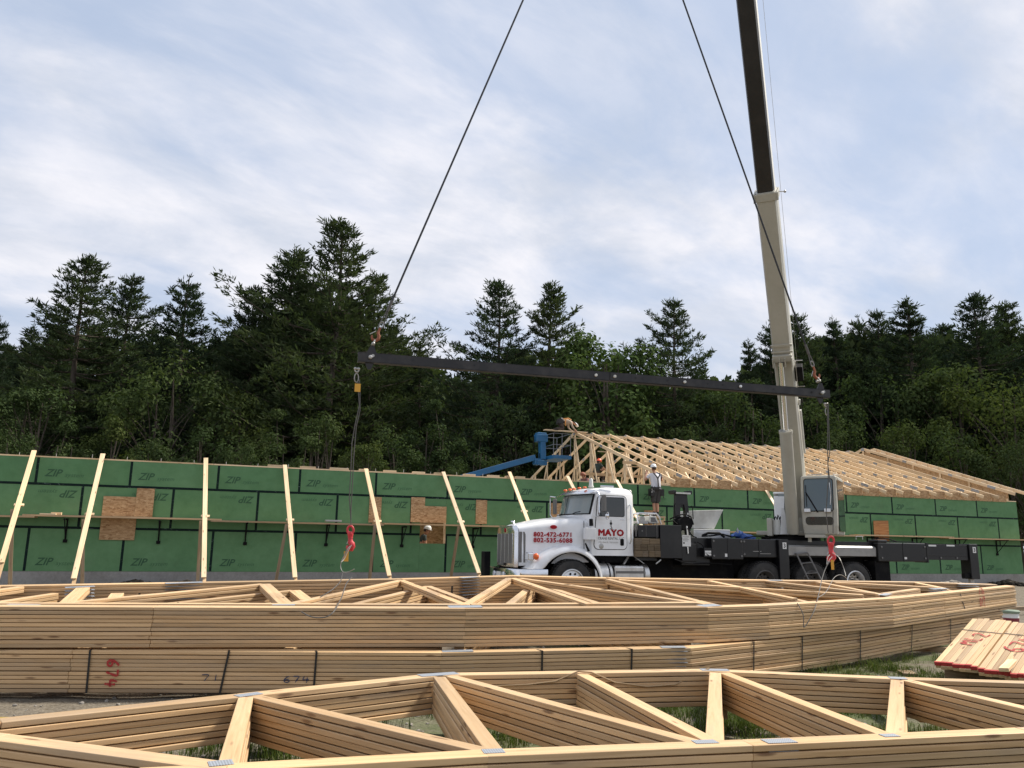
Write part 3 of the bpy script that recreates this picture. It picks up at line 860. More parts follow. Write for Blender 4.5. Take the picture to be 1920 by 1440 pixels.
# ------------------------------------------------------------------ stacks of roof trusses lying on the ground
ORD = ['top', 'second', 'third', 'fourth', 'fifth', 'sixth', 'seventh', 'eighth', 'ninth', 'tenth', 'eleventh']
def on_surf(px, py, zf):
    d = ray(px, py)
    lo, hi = 1.0, 60.0
    for _ in range(60):
        t = (lo + hi) / 2; p = CAMP + d * t
        if p.z > zf(p.x, p.y): lo = t
        else: hi = t
    return CAMP + d * lo
def stack(zf, layers, pitch, chords, webs, plates, where, group, th=0.0315, shift=None, jit=0.006, webshift=None, name='stacked_roof_truss'):
    """a pile of identical flat trusses; chords and webs are (p, q, width, sideways shift) in photo pixels on the top face"""
    def P(a): return on_surf(a[0], a[1], zf)
    mid = [P(q) for n, pts, w, sd in chords for q in pts]
    O = sum(mid, V((0, 0, 0))) / len(mid)
    sh = V(shift) if shift else V((0, 0, 0))
    O.z = gz(O.x, O.y)
    root = thing(name, '', 'roof truss', O + sh, 0, group)
    PM[root.name] = Matrix.Translation(O)
    kk = 0
    up = V((0, zf(0, 8.5) - zf(0, 9.5), 1)).normalized()
    for n, pts, w, sd in chords:
        W = [P(q) for q in pts]
        for i in range(len(W) - 1):
            a, b = W[i], W[i + 1]
            d = (b - a).normalized(); nrm = V((-d.y, d.x, 0)).normalized()
            if nrm.y < 0: nrm = -nrm
            nrm = (nrm - up * up.dot(nrm)).normalized()
            a = a + nrm * (w / 2 * sd); b = b + nrm * (w / 2 * sd)
            dz = -0.0006 * (kk % 3); kk += 1
            a.z += dz - th / 2; b.z += dz - th / 2
            L = (b - a).length
            mb = MB()
            if L > 3.4:
                c = a.lerp(b, 0.36 + 0.2 * random.random())
                mb.beam(a, c - d * 0.0015, w, th, up); mb.beam(c + d * 0.0015, b, w, th, up)
            else: mb.beam(a, b, w, th, up)
            mb.build(n, 'lumber', root, bevel=0.004, seg=2, world=True)
    for j, wdef in enumerate(webs):
        p, q, w = wdef[:3]
        a, b = P(p), P(q)
        dz = -0.0022 - 0.0005 * (j % 4)
        if len(wdef) > 3: dz -= wdef[3]
        a.z += dz - th / 2; b.z += dz - th / 2
        mb = MB(); mb.beam(a, b, w, th, up); mb.build('web', 'lumber', root, bevel=0.004, seg=2, world=True)
    for j, (p, ang, sx, sy) in enumerate(plates):
        c = P(p); mb = MB()
        ca, sa = math.cos(ang), math.sin(ang)
        X = (V((ca, sa, 0)) - up * up.dot(V((ca, sa, 0)))).normalized(); mb.box(c + up * 0.0012, (sx, sy, 0.0022), (X, up.cross(X), up))
        mb.build('connector_plate', 'galv', root, world=True)
    roots = [root]
    root['label'] = 'top roof truss ' + where
    for k in range(1, layers):
        loc = root.location + V((random.uniform(-jit, jit) * 2, random.uniform(-jit, jit), -k * pitch))
        loc.z += random.uniform(-.0014, .0014)
        c = root.copy(); COL.objects.link(c); c.location = loc; c.rotation_euler = (0, random.uniform(-.0004, .0004), random.uniform(-.0016, .0016))
        last = (k == layers - 1)
        c['label'] = (('bottom' if last else ORD[k] + ' from the top') + ' roof truss ' + where)
        for ch in root.children:
            if ch.name.startswith('connector_plate') and False: continue
            d = ch.copy(); COL.objects.link(d); d.parent = c
            if webshift and ch.name.startswith('web') and k >= 2:
                d.location = V(webshift)
        roots.append(c)
    return roots
# --- the far double bundle
MZ = 0.78
def near_y(x): return 8.0 if x < 1.0 else 8.0 + (x - 1.0) * 0.72
def zmid(x, y=0.0): return MZ + max(0.0, x - 2.0) * 0.0085 + 0.06 * max(0.0, y - near_y(x))     # the pile leans up with the ground behind it
mid_chords = [
    ('bottom_chord', [(-330, 1136), (872, 1141)], 0.14, 1), ('bottom_chord', [(872, 1141), (1327, 1138.5)], 0.14, 1),
    ('bottom_chord', [(1327, 1138.5), (1440, 1135), (1672, 1122), (1903, 1098.5)], 0.14, 1),
    ('bottom_chord', [(-330, 1130.5), (865, 1134)], 0.09, 1.3), ('bottom_chord', [(885, 1134), (1325, 1130)], 0.09, 1.3),
    ('top_chord', [(-330, 1122), (0, 1096.5), (337, 1091), (750, 1084), (958, 1078)], 0.14, -1),
    ('top_chord', [(958, 1078), (1135, 1082), (1435, 1086.5), (1712, 1090), (1858, 1094.5)], 0.14, -1)]
mid_webs = [((158, 1099), (124, 1130), .14), ((100, 1131), (492, 1094), .09), ((496, 1094), (536, 1131), .14), ((540, 1131), (752, 1087), .09),
    ((752, 1087), (872, 1133), .09), ((872, 1133), (955, 1083), .09), ((962, 1083), (1105, 1131), .09), ((975, 1083), (1322, 1131), .09),
    ((1140, 1085), (1330, 1131), .09, .001), ((1160, 1086), (1618, 1114), .09, .0015), ((1330, 1088), (1490, 1121), .09), ((1435, 1088), (1645, 1112), .09),
    ((1533, 1090), (1655, 1114), .09, .001), ((1565, 1091), (1765, 1101), .09), ((1655, 1112), (1720, 1103), .09), ((1714, 1091), (1770, 1102), .09),
    ((-180, 1128), (40, 1099), .09)]
mid_plates = [((40, 1134.6), 0.0, .30, .13), ((345, 1092.7), 0.50, .42, .12), ((872, 1137.4), 0.2, .34, .15), ((1330, 1135.2), 0.5, .26, .15),
    ((880, 1082.5), .7, .28, .1), ((1445, 1088), 0.1, .35, .11), ((532, 1134.0), 0.1, .22, .09), ((1760, 1104), .4, .32, .11), ((1815, 1095.4), 0.1, .35, .09), ((150, 1100.5), .6, .3, .1), ((1660, 1114.5), .8, .3, .1)]
R1 = stack(zmid, 10, 0.0372, mid_chords, mid_webs, mid_plates, 'in the upper bundle of the long double stack', 'roof trusses in the upper bundle of the far stack', webshift=(0.34, 0.10, 0))
R2 = stack(lambda x, y: zmid(x, y) - 0.382, 10, 0.0372,
    [('bottom_chord', [(-330, 1217), (827, 1224)], 0.14, 1), ('bottom_chord', [(827, 1224), (1295, 1215)], 0.14, 1), ('bottom_chord', [(1295, 1215), (1502, 1194), (1612, 1182), (1708, 1168), (1880, 1146)], 0.14, 1),
     ('bottom_chord', [(-330, 1203), (827, 1208)], 0.14, 1.0),
     ('top_chord', [(-330, 1165), (60, 1140), (958, 1108)], 0.14, -1), ('top_chord', [(958, 1108), (1435, 1112), (1840, 1120)], 0.14, -1)],
    [((150, 1215), (480, 1130), .09), ((540, 1215), (760, 1120), .09), ((860, 1212), (955, 1112), .09), ((962, 1112), (1290, 1205), .09), ((1160, 1115), (1500, 1190), .09)],
    [((858, 1220.5), 0.2, .30, .10), ((1262, 1213), .1, .26, .10)], 'in the lower strapped bundle of the long double stack', 'roof trusses in the lower bundle of the far stack')
# timber dunnage under the bundles
def dunn(px, py, L, rz, lab, z=0.0):
    p = gp(px, py, 0.0)
    mb = MB(); mb.box((0, 0, 0), (L, 0.09, 0.09), (V((math.cos(rz), math.sin(rz), 0)), V((-math.sin(rz), math.cos(rz), 0)), V((0, 0, 1))))
    o = mb.build('dunnage_timber', 'lumber_old_and_shaded', bevel=0.004, seg=1); o.location = (p.x, p.y, gz(p.x, p.y) + z + 0.03)
    return tag(o, lab, 'timber', 'timbers carrying the stacks')
dunn(1790, 1222, 2.2, -0.25, 'weathered timber on the ground between the stack and the red-marked boards')
dunn(1900, 1152, 1.6, 0.5, 'timber end sticking out beyond the right end of the double stack', 0.12)
# --- the near stack
FZ = 0.48
fg_chords = [('top_chord', [(-170, 1366), (0, 1350), (450, 1303), (820, 1264)], 0.125, 0), ('top_chord', [(820, 1264), (1333, 1256)], 0.125, 0),
    ('top_chord', [(1333, 1256), (1683, 1271), (2350, 1292)], 0.125, 0),
    ('bottom_chord', [(-170, 1361), (0, 1381), (425, 1436)], 0.125, 0), ('bottom_chord', [(255, 1446), (425, 1438), (910, 1411), (1400, 1391.5), (1920, 1368), (2350, 1349)], 0.125, 0)]
fg_webs = [((461, 1306), (428, 1430), .089), ((480, 1304), (918, 1407), .089), ((824, 1268), (926, 1404), .089), ((846, 1266), (1302, 1388), .089),
    ((1092, 1263), (1334, 1387), .089), ((1341, 1260), (1339, 1387), .089), ((1358, 1260), (1668, 1378), .089), ((1682, 1274), (1677, 1376), .089), ((1699, 1274), (2060, 1358), .089), ((2080, 1285), (2075, 1356), .089)]
fg_plates = [((414, 1431), 0.45, .10, .085), ((925, 1408.5), .22, .10, .075), ((1322, 1391), .2, .12, .07), ((1461, 1389.5), .2, .16, .085), ((1668, 1379), .2, .09, .06), ((822, 1264.5), .5, .3, .11), ((466, 1302.5), .8, .16, .08), ((1340, 1256.2), 0.0, .22, .1), ((1683, 1271.5), -.2, .12, .1)]
R3 = stack(lambda x, y: FZ, 7, 0.0374, fg_chords, fg_webs, fg_plates, 'in the nearest stack, across the foreground', 'roof trusses in the nearest stack')
for px, py, L, rz, lab in ((470, 1330, 1.2, 1.2, 'timber under the left part of the nearest stack'), (1340, 1300, 1.4, 1.4, 'timber under the middle of the nearest stack'), (1690, 1310, 1.2, 1.4, 'timber under the right part of the nearest stack')):
    p = gp(px, py, 0.2)
    mb = MB(); mb.box((0, 0, 0), (L, 0.085, 0.085), (V((math.cos(rz), math.sin(rz), 0)), V((-math.sin(rz), math.cos(rz), 0)), V((0, 0, 1))))
    o = mb.build('dunnage_timber', 'lumber_old_and_shaded'); o.location = (p.x, p.y, 0.172)
    tag(o, lab, 'timber', 'timbers carrying the stacks')

# --- steel straps round the lower bundle, found on its front faces
low_front = [on_surf(x, y, lambda x, y: zmid(x, y) - 0.382) for x, y in ((-330, 1217), (827, 1224), (1295, 1215), (1502, 1194), (1612, 1182), (1708, 1168), (1880, 1146))]
up_front = [on_surf(x, y, zmid) for x, y in ((-330, 1136), (872, 1141), (1327, 1138.5), (1440, 1135), (1672, 1122), (1903, 1098.5))]
fg_near = [on_surf(x, y, lambda x, y: FZ) for x, y in ((255, 1446), (425, 1438), (910, 1411), (1400, 1391.5), (1920, 1368), (2350, 1349))]
fg_far = [on_surf(x, y, lambda x, y: FZ) for x, y in ((820, 1264), (1333, 1256), (1683, 1271), (2350, 1292))]
def face_hit(px, py, front, lift=0.0):
    for a, b in zip(front, front[1:]):
        d = (b - a); d.z = 0; d.normalize(); n = V((d.y, -d.x, 0))
        if n.y > 0: n = -n
        p = vplane(px, py, a, n)
        t = (p - a).dot(d)
        if -0.02 <= t <= (b - a).length + 0.02: return p + n * lift, d, n
    return None
for i, (x0, y0, x1, y1, lab) in enumerate(((170, 1219, 163, 1297, 'steel strap left of the red 674 on the lower bundle'), (430, 1221, 413, 1297, 'slanting steel strap right of the red 674'), (594, 1222, 588, 1297, 'steel strap right of the blue number on the lower bundle'),
        (1016, 1219, 1015, 1290, 'strap on the lower bundle below the middle of the upper one'), (1184, 1217, 1182, 1280, 'strap just left of the kink in the lower bundle'), (1412, 1204, 1411, 1262, 'strap right of the kink in the lower bundle'),
        (1503, 1195, 1502, 1254, 'strap below the dangling right wire'), (1612, 1183, 1611, 1237, 'third strap from the right on the lower bundle'), (1709, 1169, 1707, 1221, 'second strap from the right on the lower bundle'), (1781, 1160, 1780, 1200, 'strap at the right end of the lower bundle'))):
    h0 = face_hit(x0, y0 + 1, low_front, 0.013); h1 = face_hit(x1, y1, low_front, 0.013)
    if not h0 or not h1: continue
    p0, d, n = h0; p1 = h1[0]
    ztp = zmid(p0.x) - 0.382 + 0.004
    p0 = V((p0.x, p0.y, ztp)); p1 = V((p1.x, p1.y, max(0.03, ztp - 0.374)))
    mb = MB(); t = (p1 - p0).normalized()
    mb.beam(p0, p1, 0.019, 0.0015, n)
    mb.beam(p0 + V((0, 0, 0)), p0 - n * 0.16 - d * 0.04, 0.019, 0.0015)
    o = mb.build('steel_strap', 'strap'); tag(o, lab, 'strap', 'steel straps round the lower bundle')
for x0, y0, x1, y1, lab in ((1800, 1112, 1809, 1142, 'dark strap round the right end of the upper bundle'),):
    p0, d, n = face_hit(x0, y0 + 1, up_front, 0.004); p1, _, _ = face_hit(x1, y1, up_front, 0.004)
    mb = MB(); mb.beam(p0, p1, 0.02, 0.0015, n); o = mb.build('steel_strap', 'strap'); tag(o, lab, 'strap')
# dark straps seen inside the upper bundle
for k, (px, py) in enumerate(((263, 1103), (335, 1120), (848, 1091), (678, 1122), (1022, 1125), (1311, 1117))):
    p = on_surf(px, py, zmid)
    mb = MB(); mb.ext((p.x - .012, p.y - 0.006, zmid(p.x, p.y) - 0.05), (p.x + .012, p.y - 0.004, zmid(p.x, p.y) - 0.30)); o = mb.build('steel_strap', 'strap')
    tag(o, 'short dark strap inside the far stack, ' + ['behind its left top chord', 'near the long left web', 'left of the ridge joint', 'under the left middle web', 'right of the ridge joint', 'under the long right web'][k], 'strap')

# --- paint and crayon marks on the lumber
STROKES = {'6': [[(.75, 1), (.45, .85), (.2, .5), (.15, .22), (.35, 0), (.7, .05), (.8, .3), (.6, .48), (.25, .38)]], '7': [[(.1, .95), (.5, 1), (.85, .97), (.6, .5), (.4, 0)]], '4': [[(.35, 1), (.12, .42), (.5, .40), (.9, .45)], [(.68, .85), (.66, .4), (.62, -.05)]],
    'M': [[(.05, 0), (.15, .95), (.45, .35), (.78, 1), (.9, .02)]], 'L': [[(.2, 1), (.15, .05), (.8, .08)]], '2': [[(.12, .75), (.35, 1), (.72, .9), (.7, .6), (.15, .05), (.85, .06)]], '1': [[(.5, 1), (.42, 0)]]}
def strokes(txt, size, width, xs=1.0):
    rnd = random.Random(len(txt) + int(size * 1000))
    vs, fs = [], []
    n = len(txt)
    for k, ch in enumerate(txt):
        for st in STROKES[ch]:
            P = [V((((x + k * 1.08) - n * .54) * size * .72 * xs + rnd.gauss(0, size * .012), y * size + rnd.gauss(0, size * .012), 0)) for x, y in st]
            for _ in range(2):
                q = [P[0]]
                for a, b in zip(P, P[1:]): q += [a.lerp(b, .25), a.lerp(b, .75)]
                P = q + [P[-1]]
            o = len(vs); dz = 0.0003 * k
            for i, p in enumerate(P):
                t = (P[min(i + 1, len(P) - 1)] - P[max(i - 1, 0)]).normalized(); nn = V((-t.y, t.x, 0)) * width * .5 * rnd.uniform(.6, 1.2)
                vs += [p + nn + V((0, 0, dz)), p - nn + V((0, 0, dz))]
            fs += [(o + 2 * i, o + 2 * i + 1, o + 2 * i + 3, o + 2 * i + 2) for i in range(len(P) - 1)]
    me = bpy.data.meshes.new('painted_number'); me.from_pydata([tuple(v) for v in vs], [], fs); return me
def mark(txt, size, px, py, front, rot, m, label, xs=1.0, wid=.12, parent=None):
    p, d, n = face_hit(px, py, front, 0.013)
    me = strokes(txt, size, size * wid, xs)
    me.materials.clear(); me.materials.append(M[m])
    U = V((0, 0, 1))
    X = d * math.cos(rot) + U * math.sin(rot); Y = U * math.cos(rot) - d * math.sin(rot)
    if d.cross(U).dot(n) < 0: X = -d * math.cos(rot) + U * math.sin(rot); Y = U * math.cos(rot) + d * math.sin(rot)
    o = place_text(me, None, 'painted_number', p, X, Y, parent, Matrix.Translation(parent.location) if parent else None)
    o['label'] = label
    return o
mark('674', 0.105, 200, 1262, low_front, R(-90), 'redpaint', 'red spray-painted 674 turned on its side', 1.05, .2, R2[5])
mark('674', 0.055, 556, 1279, low_front, 0, 'bluepaint', 'blue crayon number near a strap', 2.0, .18, R2[8])
mark('71', 0.055, 396, 1276, low_front, 0, 'bluepaint', 'small blue crayon marks', 2.2, .16, R2[8])
mark('674', 0.27, 1842, 1136, up_front, 0, 'redpaint', 'thin red painted 674 near the right end', .36, .07, R1[4])
mark('674', 0.075, 1822, 1440, fg_near, 0, 'bluepaint', 'blue number on the near chord', 1.3, .2, R3[3])
# ink stamps on the faces of two webs and dark tar stains on the chords
def stamp(px, py, zf, ang, txt, parent, size=0.05):
    p = on_surf(px, py, zf); me = text_mesh(txt, size, 0.1, 0.002, 1.4, 'CENTER'); me.materials.clear(); me.materials.append(M['blackink'])
    place_text(me, None, 'ink_stamp', p + V((0, 0, 0.0015)), (math.cos(ang), math.sin(ang), 0), (-math.sin(ang), math.cos(ang), 0), parent, Matrix.Translation(parent.location))
a, b = on_surf(975, 1083, zmid), on_surf(1322, 1131, zmid); aw = math.atan2(b.y - a.y, b.x - a.x)
for f, tx in ((0.31, 'III  I'), (0.52, 'III  /')):
    c = a.lerp(b, f)
    me = text_mesh(tx, 0.09, 0.15, 0.004, 1.1, 'CENTER'); me.materials.clear(); me.materials.append(M['blackink'])
    place_text(me, None, 'ink_stamp', c + V((0, 0, 0.0012)) - V((-math.sin(aw), math.cos(aw), 0)) * 0.03, (math.cos(aw), math.sin(aw), 0), (-math.sin(aw), math.cos(aw), 0), R1[0], Matrix.Translation(R1[0].location))

# ------------------------------------------------------------------ red-marked bundles of short boards, right
B0 = gp(1752, 1240, 0.24); B1 = gp(1925, 1262, 0.24); T0 = gp(1824, 1158, 0.62)
wd = (B1 - B0); wd.z = 0; wd.normalize()
ld = (T0 - B0).normalized()
ndir = wd.cross(ld).normalized()
if ndir.z < 0: ndir = -ndir
LB = (T0 - B0).length
def bundle(x0, n, label, text, tx, ty, tsz, off=0.0, cnt=2):
    O = B0 + wd * x0
    t = thing('board_bundle', label, 'lumber bundle', O, 0, 'strapped bundles of short boards')
    x = x0
    for j in range(n):
        for lay in range(cnt):
            w = 0.062 if lay == 0 else 0.07
            e0 = random.uniform(-0.02, 0.02) + off
            a = B0 + wd * (x + w / 2) + ld * e0 - ndir * (0.036 * lay + 0.018 + random.uniform(0, .003)); c = a + ld * (LB + random.uniform(-0.02, 0.02))
            mb = MB(); mb.beam(a, c, w - 0.004, 0.034, ndir)
            mb.build('board', 'lumber', t, bevel=0.003, seg=1, world=True)
            if lay == 0:
                mb = MB(); mb.beam(a - ld * 0.002, a + ld * 0.03, w - 0.002, 0.037, ndir); mb.build('red_end_paint', 'redpaint', t, world=True)
        x += 0.0635
    mb = MB()
    s0 = B0 + wd * x0 + ld * LB * 0.70 + ndir * 0.003; s1 = B0 + wd * (x + 0.01) + ld * LB * 0.69 + ndir * 0.003
    mb.beam(s0, s1, 0.014, 0.002, ndir); mb.build('bundle_strap', 'strap', t, world=True)
    me = strokes(text, tsz * .85, .024); me.materials.append(M['redpaint'])
    c = B0 + wd * (x0 + tx) + ld * ty + ndir * 0.0045
    place_text(me, None, 'painted_number', c, wd * 0.35 - ld * -0.94 if False else (ld * 0.97 + wd * 0.2), (-wd * 0.97 + ld * 0.2), t, PM[t.name])
    mb = MB()

    return x
xe = bundle(0.0, 7, 'bundle of short boards with red ends, painted ML2, left of the pair', 'ML2', 0.30, LB * 0.52, 0.22)
xe = bundle(xe + 0.02, 9, 'bundle of short boards with red ends, painted 674, right of the pair', '674', 0.36, LB * 0.50, 0.26, -0.05)
# prop board leaning over the right bundle and the carrier timbers
t = thing('loose_board', 'single board lying askew across the right red-marked bundle', 'board', gp(1890, 1258, 0.2))
mb = MB(); a = gp(1882, 1256, 0.26); c = gp(1990, 1150, 0.60); mb.beam(a, c, 0.09, 0.037, ndir); mb.build('board', 'lumber_pale', t, bevel=0.003, world=True)
for q, lab in ((0.25, 'carrier timber under the low end of the red-marked boards'), (0.8, 'tall crib under the high end of the red-marked boards')):
    mb = MB(); c = B0 + wd * 0.6 + ld * LB * q - ndir * 0.074; h = c.z - gz(c.x, c.y)
    mb.box((0, 0, 0), (1.2, 0.14, h), (wd, V((-wd.y, wd.x, 0)), V((0, 0, 1)))); o = mb.build('crib_timber', 'lumber_old_and_shaded'); o.location = (c.x, c.y, gz(c.x, c.y) + h / 2 - 0.02)
    tag(o, lab, 'timber')
# bucket with lid near the right edge
bp_ = gp(1896, 1178, 0.0)
t = thing('plastic_bucket', 'white bucket with a pale green lid by the right edge', 'bucket', (bp_.x, bp_.y, gz(bp_.x, bp_.y)))
mb = MB(); mb.lathe([(0, 0.13), (0.30, 0.155), (0.31, 0.15)], (0, 0, 0), (0, 0, 1), 20); mb.build('bucket_body', 'paper', t, smooth=True)
mb = MB(); mb.lathe([(0.305, 0.17), (0.34, 0.175), (0.36, 0.16), (0.362, 0.02)], (0, 0, 0), (0, 0, 1), 20); mb.build('lid', mat('lid_green', (0.20, 0.26, 0.19), 0.6), t, smooth=True)
mb = MB(); mb.lathe([(0.08, 0.1385), (0.22, 0.151)], (0, 0, 0), (0, 0, 1), 20); mb.build('bucket_label', mat('lid_red', (0.22, 0.03, 0.04), 0.6), t, smooth=True)

# ------------------------------------------------------------------ cords, scraps, stones, rubble, grass
mb = MB()
pts = []
for i, (px, py) in enumerate(((-20, 1344), (40, 1341), (100, 1336), (150, 1330), (210, 1333), (160, 1338), (60, 1348), (10, 1352))):
    p = gp(px, py, 0.05); pts.append(V((p.x, p.y, gz(p.x, p.y) + 0.012)))
mb.tube(pts, 0.008, 6); tag(mb.build('yellow_cord', 'cord', smooth=True), 'yellow cord lying on the dirt at the lower left', 'cord')
mb = MB(); pts = []
for px, py in ((925, 1283), (990, 1280), (1040, 1274), (1084, 1262), (1110, 1264), (1150, 1276), (1210, 1284), (1262, 1280), (1330, 1256)):
    h = face_hit(px, py, fg_far, 0.0)
    p = h[0] if h else on_surf(px, py, lambda x, y: FZ)
    if py > 1270: p = p + V((0, -0.075, 0))
    else: p = on_surf(px, py, lambda x, y: FZ) + V((0, 0, 0.012))
    pts.append(p)
mb.tube(pts, 0.006, 6); tag(mb.build('tan_cord', 'tan_cord', smooth=True), 'tan cord draped over the far chord of the nearest stack', 'cord')
for px, py, sz, m, lab in ((1480, 1377, (.075, .06, .036), 'lumber_pale', 'small cut-off block on the grass inside the nearest stack'), (308, 1308, (.17, .12, .035), 'lumber', 'flat wood scrap on the dirt before the lower bundle'),
        (1490, 1340, (.3, .05, .02), 'lumber', 'splinter of wood on the sandy patch at right'), (250, 1330, (.14, .09, .035), 'lumber_old_and_shaded', 'weathered scrap on the dirt at left'), (1700, 1245, (.28, .16, .03), 'lumber_old_and_shaded', 'pale torn scrap of board on the grass at right')):
    p = gp(px, py, 0.1); a = random.random() * 3
    mb = MB(); mb.box((0, 0, 0), sz, (V((math.cos(a), math.sin(a), 0)), V((-math.sin(a), math.cos(a), 0)), V((0, 0, 1))))
    o = mb.build('wood_scrap', m, bevel=0.002, seg=1); o.location = (p.x, p.y, gz(p.x, p.y) + sz[2] / 2); tag(o, lab, 'wood scrap')
def stones(mb, n, f, smin, smax):
    for _ in range(n):
        x, y = f()
        r = smin + (smax - smin) * random.random() ** 3
        c = V((x, y, gz(x, y) + r * 0.25))
        vs = []
        for i, (th, kk) in enumerate(((0.001, 1), (1.0, 5), (2.1, 5), (3.14, 1))):
            for j in range(kk):
                w = 6.283 * j / kk + i
                q = r * random.uniform(0.7, 1.2)
                vs.append(c + V((q * math.sin(th) * math.cos(w), q * math.sin(th) * math.sin(w), 0.65 * q * math.cos(th))))
        fs = [(0, 1 + j, 1 + (j + 1) % 5) for j in range(5)] + [(11, 6 + (j + 1) % 5, 6 + j) for j in range(5)]
        for j in range(5):
            k = (j + 1) % 5; fs += [(1 + j, 6 + j, 1 + k), (6 + j, 6 + k, 1 + k)]
        mb.add(vs, fs)
mb = MB(); stones(mb, 2600, lambda: (random.uniform(-5, 7), random.uniform(3.2, 11)), 0.006, 0.028)
tag(mb.build('gravel', 'stone'), 'small stones scattered over the bare dirt', 'gravel', kind='stuff')
for k, (px, off, n, w, lab) in enumerate(((255, -0.5, 60, 1.1, 'dark heap of dug earth at the wall foot, left'), (350, -0.9, 70, 0.9, 'dug earth beside the third brace'), (1785, -1.2, 90, 0.8, 'heap of pale rubble behind the outrigger beam'), (1890, -0.6, 60, 0.8, 'earth heap at the right wall corner'))):
    s, _ = ws(px, 1085, off); c = wq(s, off, 0)
    mb = MB()
    for _ in range(n):
        a, r = random.random() * 6.28, min(1.0, abs(random.gauss(0, 0.42))) * w
        q = random.uniform(0.08, 0.15)
        mb.ball(c + V((math.cos(a) * r, math.sin(a) * r * 0.5, max(0, 0.17 - 0.16 * r / w) * (0.7 + 0.3 * random.random()))), (q, q, q * 0.8), 0, 6, 4)
    o = mb.build('rubble_heap', 'stone' if k == 2 else 'earth'); tag(o, lab, 'rubble')
def grass():
    mb = MB(); rnd = random.Random(3)
    def tuft(x, y, h, n):
        z = gz(x, y) - 0.005
        for _ in range(n):
            a = rnd.random() * 6.283; l = h * rnd.uniform(0.5, 1.15); ln = rnd.uniform(0.1, 0.9)
            d = V((math.cos(a), math.sin(a), 0)); s = V((-d.y, d.x, 0)) * rnd.uniform(0.0016, 0.0038)
            b = V((x + rnd.gauss(0, 0.03), y + rnd.gauss(0, 0.03), z))
            m1 = b + d * l * ln * 0.35 + V((0, 0, l * 0.6)); t = b + d * l * ln + V((0, 0, l * (1 - 0.35 * ln)))
            mb.add([b - s, b + s, m1 + s * 0.8, m1 - s * 0.8, t], [(0, 1, 2, 3), (3, 2, 4)])
    cnt = 0
    while cnt < 8000:
        x = rnd.uniform(-3.0, 6.5); y = rnd.uniform(3.3, 10.5)
        if y > 9.9 - 0 and x < 1.5: continue
        d = mnoise.noise(V((x * 0.9, y * 0.9, 7))) + 0.5 * mnoise.noise(V((x * 3, y * 3, 3)))
        if x < -0.9 and y > 5.6: continue
        if x < 2.0 and y > 8.0: continue
        if d < rnd.uniform(-0.35, 0.45): cnt += 0; 
        if d < rnd.uniform(-0.25, 0.40): continue
        cnt += 1
        tuft(x, y, rnd.uniform(0.035, 0.12) * (1.25 if d > 0.25 else 0.8), rnd.randint(5, 9))
    # taller clumps
    for px, py in ((1010, 1300), (1020, 1305), (1400, 1325), (1410, 1330), (700, 1370), (690, 1380), (1640, 1235), (1650, 1240), (1850, 1262), (1860, 1266), (840, 1310), (1230, 1310), (1550, 1240), (1480, 1245), (1770, 1350), (360, 1390), (540, 1385), (1700, 1225)):
        for _ in range(14):
            p = gp(px + rnd.gauss(0, 26), py + rnd.gauss(0, 4), 0.1); tuft(p.x, p.y, rnd.uniform(0.10, 0.2), 9)
    tag(mb.build('grass', 'grass'), 'patchy green grass between and inside the truss stacks', 'grass', kind='stuff')
    # a few broad-leaved weeds
    for k, (px, py, lab) in enumerate(((672, 1392, 'leafy weed at the foot of the left near chord'), (1840, 1258, 'leafy weed below the red-marked boards'), (735, 1396, 'low weed inside the left bay of the nearest stack'))):
        p = gp(px, py, 0.12); w = MB()
        for _ in range(16):
            a = rnd.random() * 6.283; l = rnd.uniform(0.05, 0.11); d = V((math.cos(a), math.sin(a), 0)); s = V((-d.y, d.x, 0)) * l * 0.3
            b = V((rnd.gauss(0, .02), rnd.gauss(0, .02), rnd.uniform(0, 0.06)))
            w.add([b, b + d * l * .5 + s + V((0, 0, l * .5)), b + d * l + V((0, 0, l * .35)), b + d * l * .5 - s + V((0, 0, l * .5))], [(0, 1, 2, 3)])
        o = w.build('weed', 'grass'); o.location = (p.x, p.y, gz(p.x, p.y)); tag(o, lab, 'weed')
grass()

# ------------------------------------------------------------------ the crane truck (local x to its rear, y away from the photographer)
TK = thing('crane_truck', 'white cab boom truck crane with black deck, parked before the green wall', 'crane truck', TF, TA)
PM[TK.name] = TMAT
YC = 1.22
def part(mb, name, mats, smooth=False, bevel=0.0, parent=None, world=False, label=None, seg=2):
    o = mb.build(name, mats, parent or TK, smooth, bevel, False, seg)
    if world:
        pass
    if label: o['label'] = label
    return o
def wpart(mb, name, mats, smooth=False, bevel=0.0, parent=None):
    inv = TMAT.inverted(); mb.v = [inv @ q for q in mb.v]
    return mb.build(name, mats, parent or TK, smooth, bevel)
# hood
def hood_ring(x, hw, zt, zb, r):
    pts = [(-hw, zb)]
    for i in range(7):
        a = math.pi - i * math.pi / 12
        pts.append((-hw + r + r * math.cos(a), zt - 0.05 - r + r * math.sin(a)))
    pts += [(-hw * 0.4, zt - 0.012), (0, zt), (hw * 0.4, zt - 0.012)]
    for i in range(7):
        a = math.pi / 2 - i * math.pi / 12
        pts.append((hw - r + r * math.cos(a), zt - 0.05 - r + r * math.sin(a)))
    pts.append((hw, zb))
    return [V((x, YC + y, z)) for y, z in pts]
mb = MB()
mb.loft([hood_ring(-1.20, .73, 1.87, 0.90, .10), hood_ring(-1.12, .77, 1.92, 0.90, .15), hood_ring(-0.6, .83, 2.04, 0.95, .20), hood_ring(0.0, .90, 2.12, 0.98, .22), hood_ring(0.45, .96, 2.165, 1.0, .22), hood_ring(0.60, .98, 2.17, 1.0, .22)])
hood = part(mb, 'hood', 'white', smooth=50)
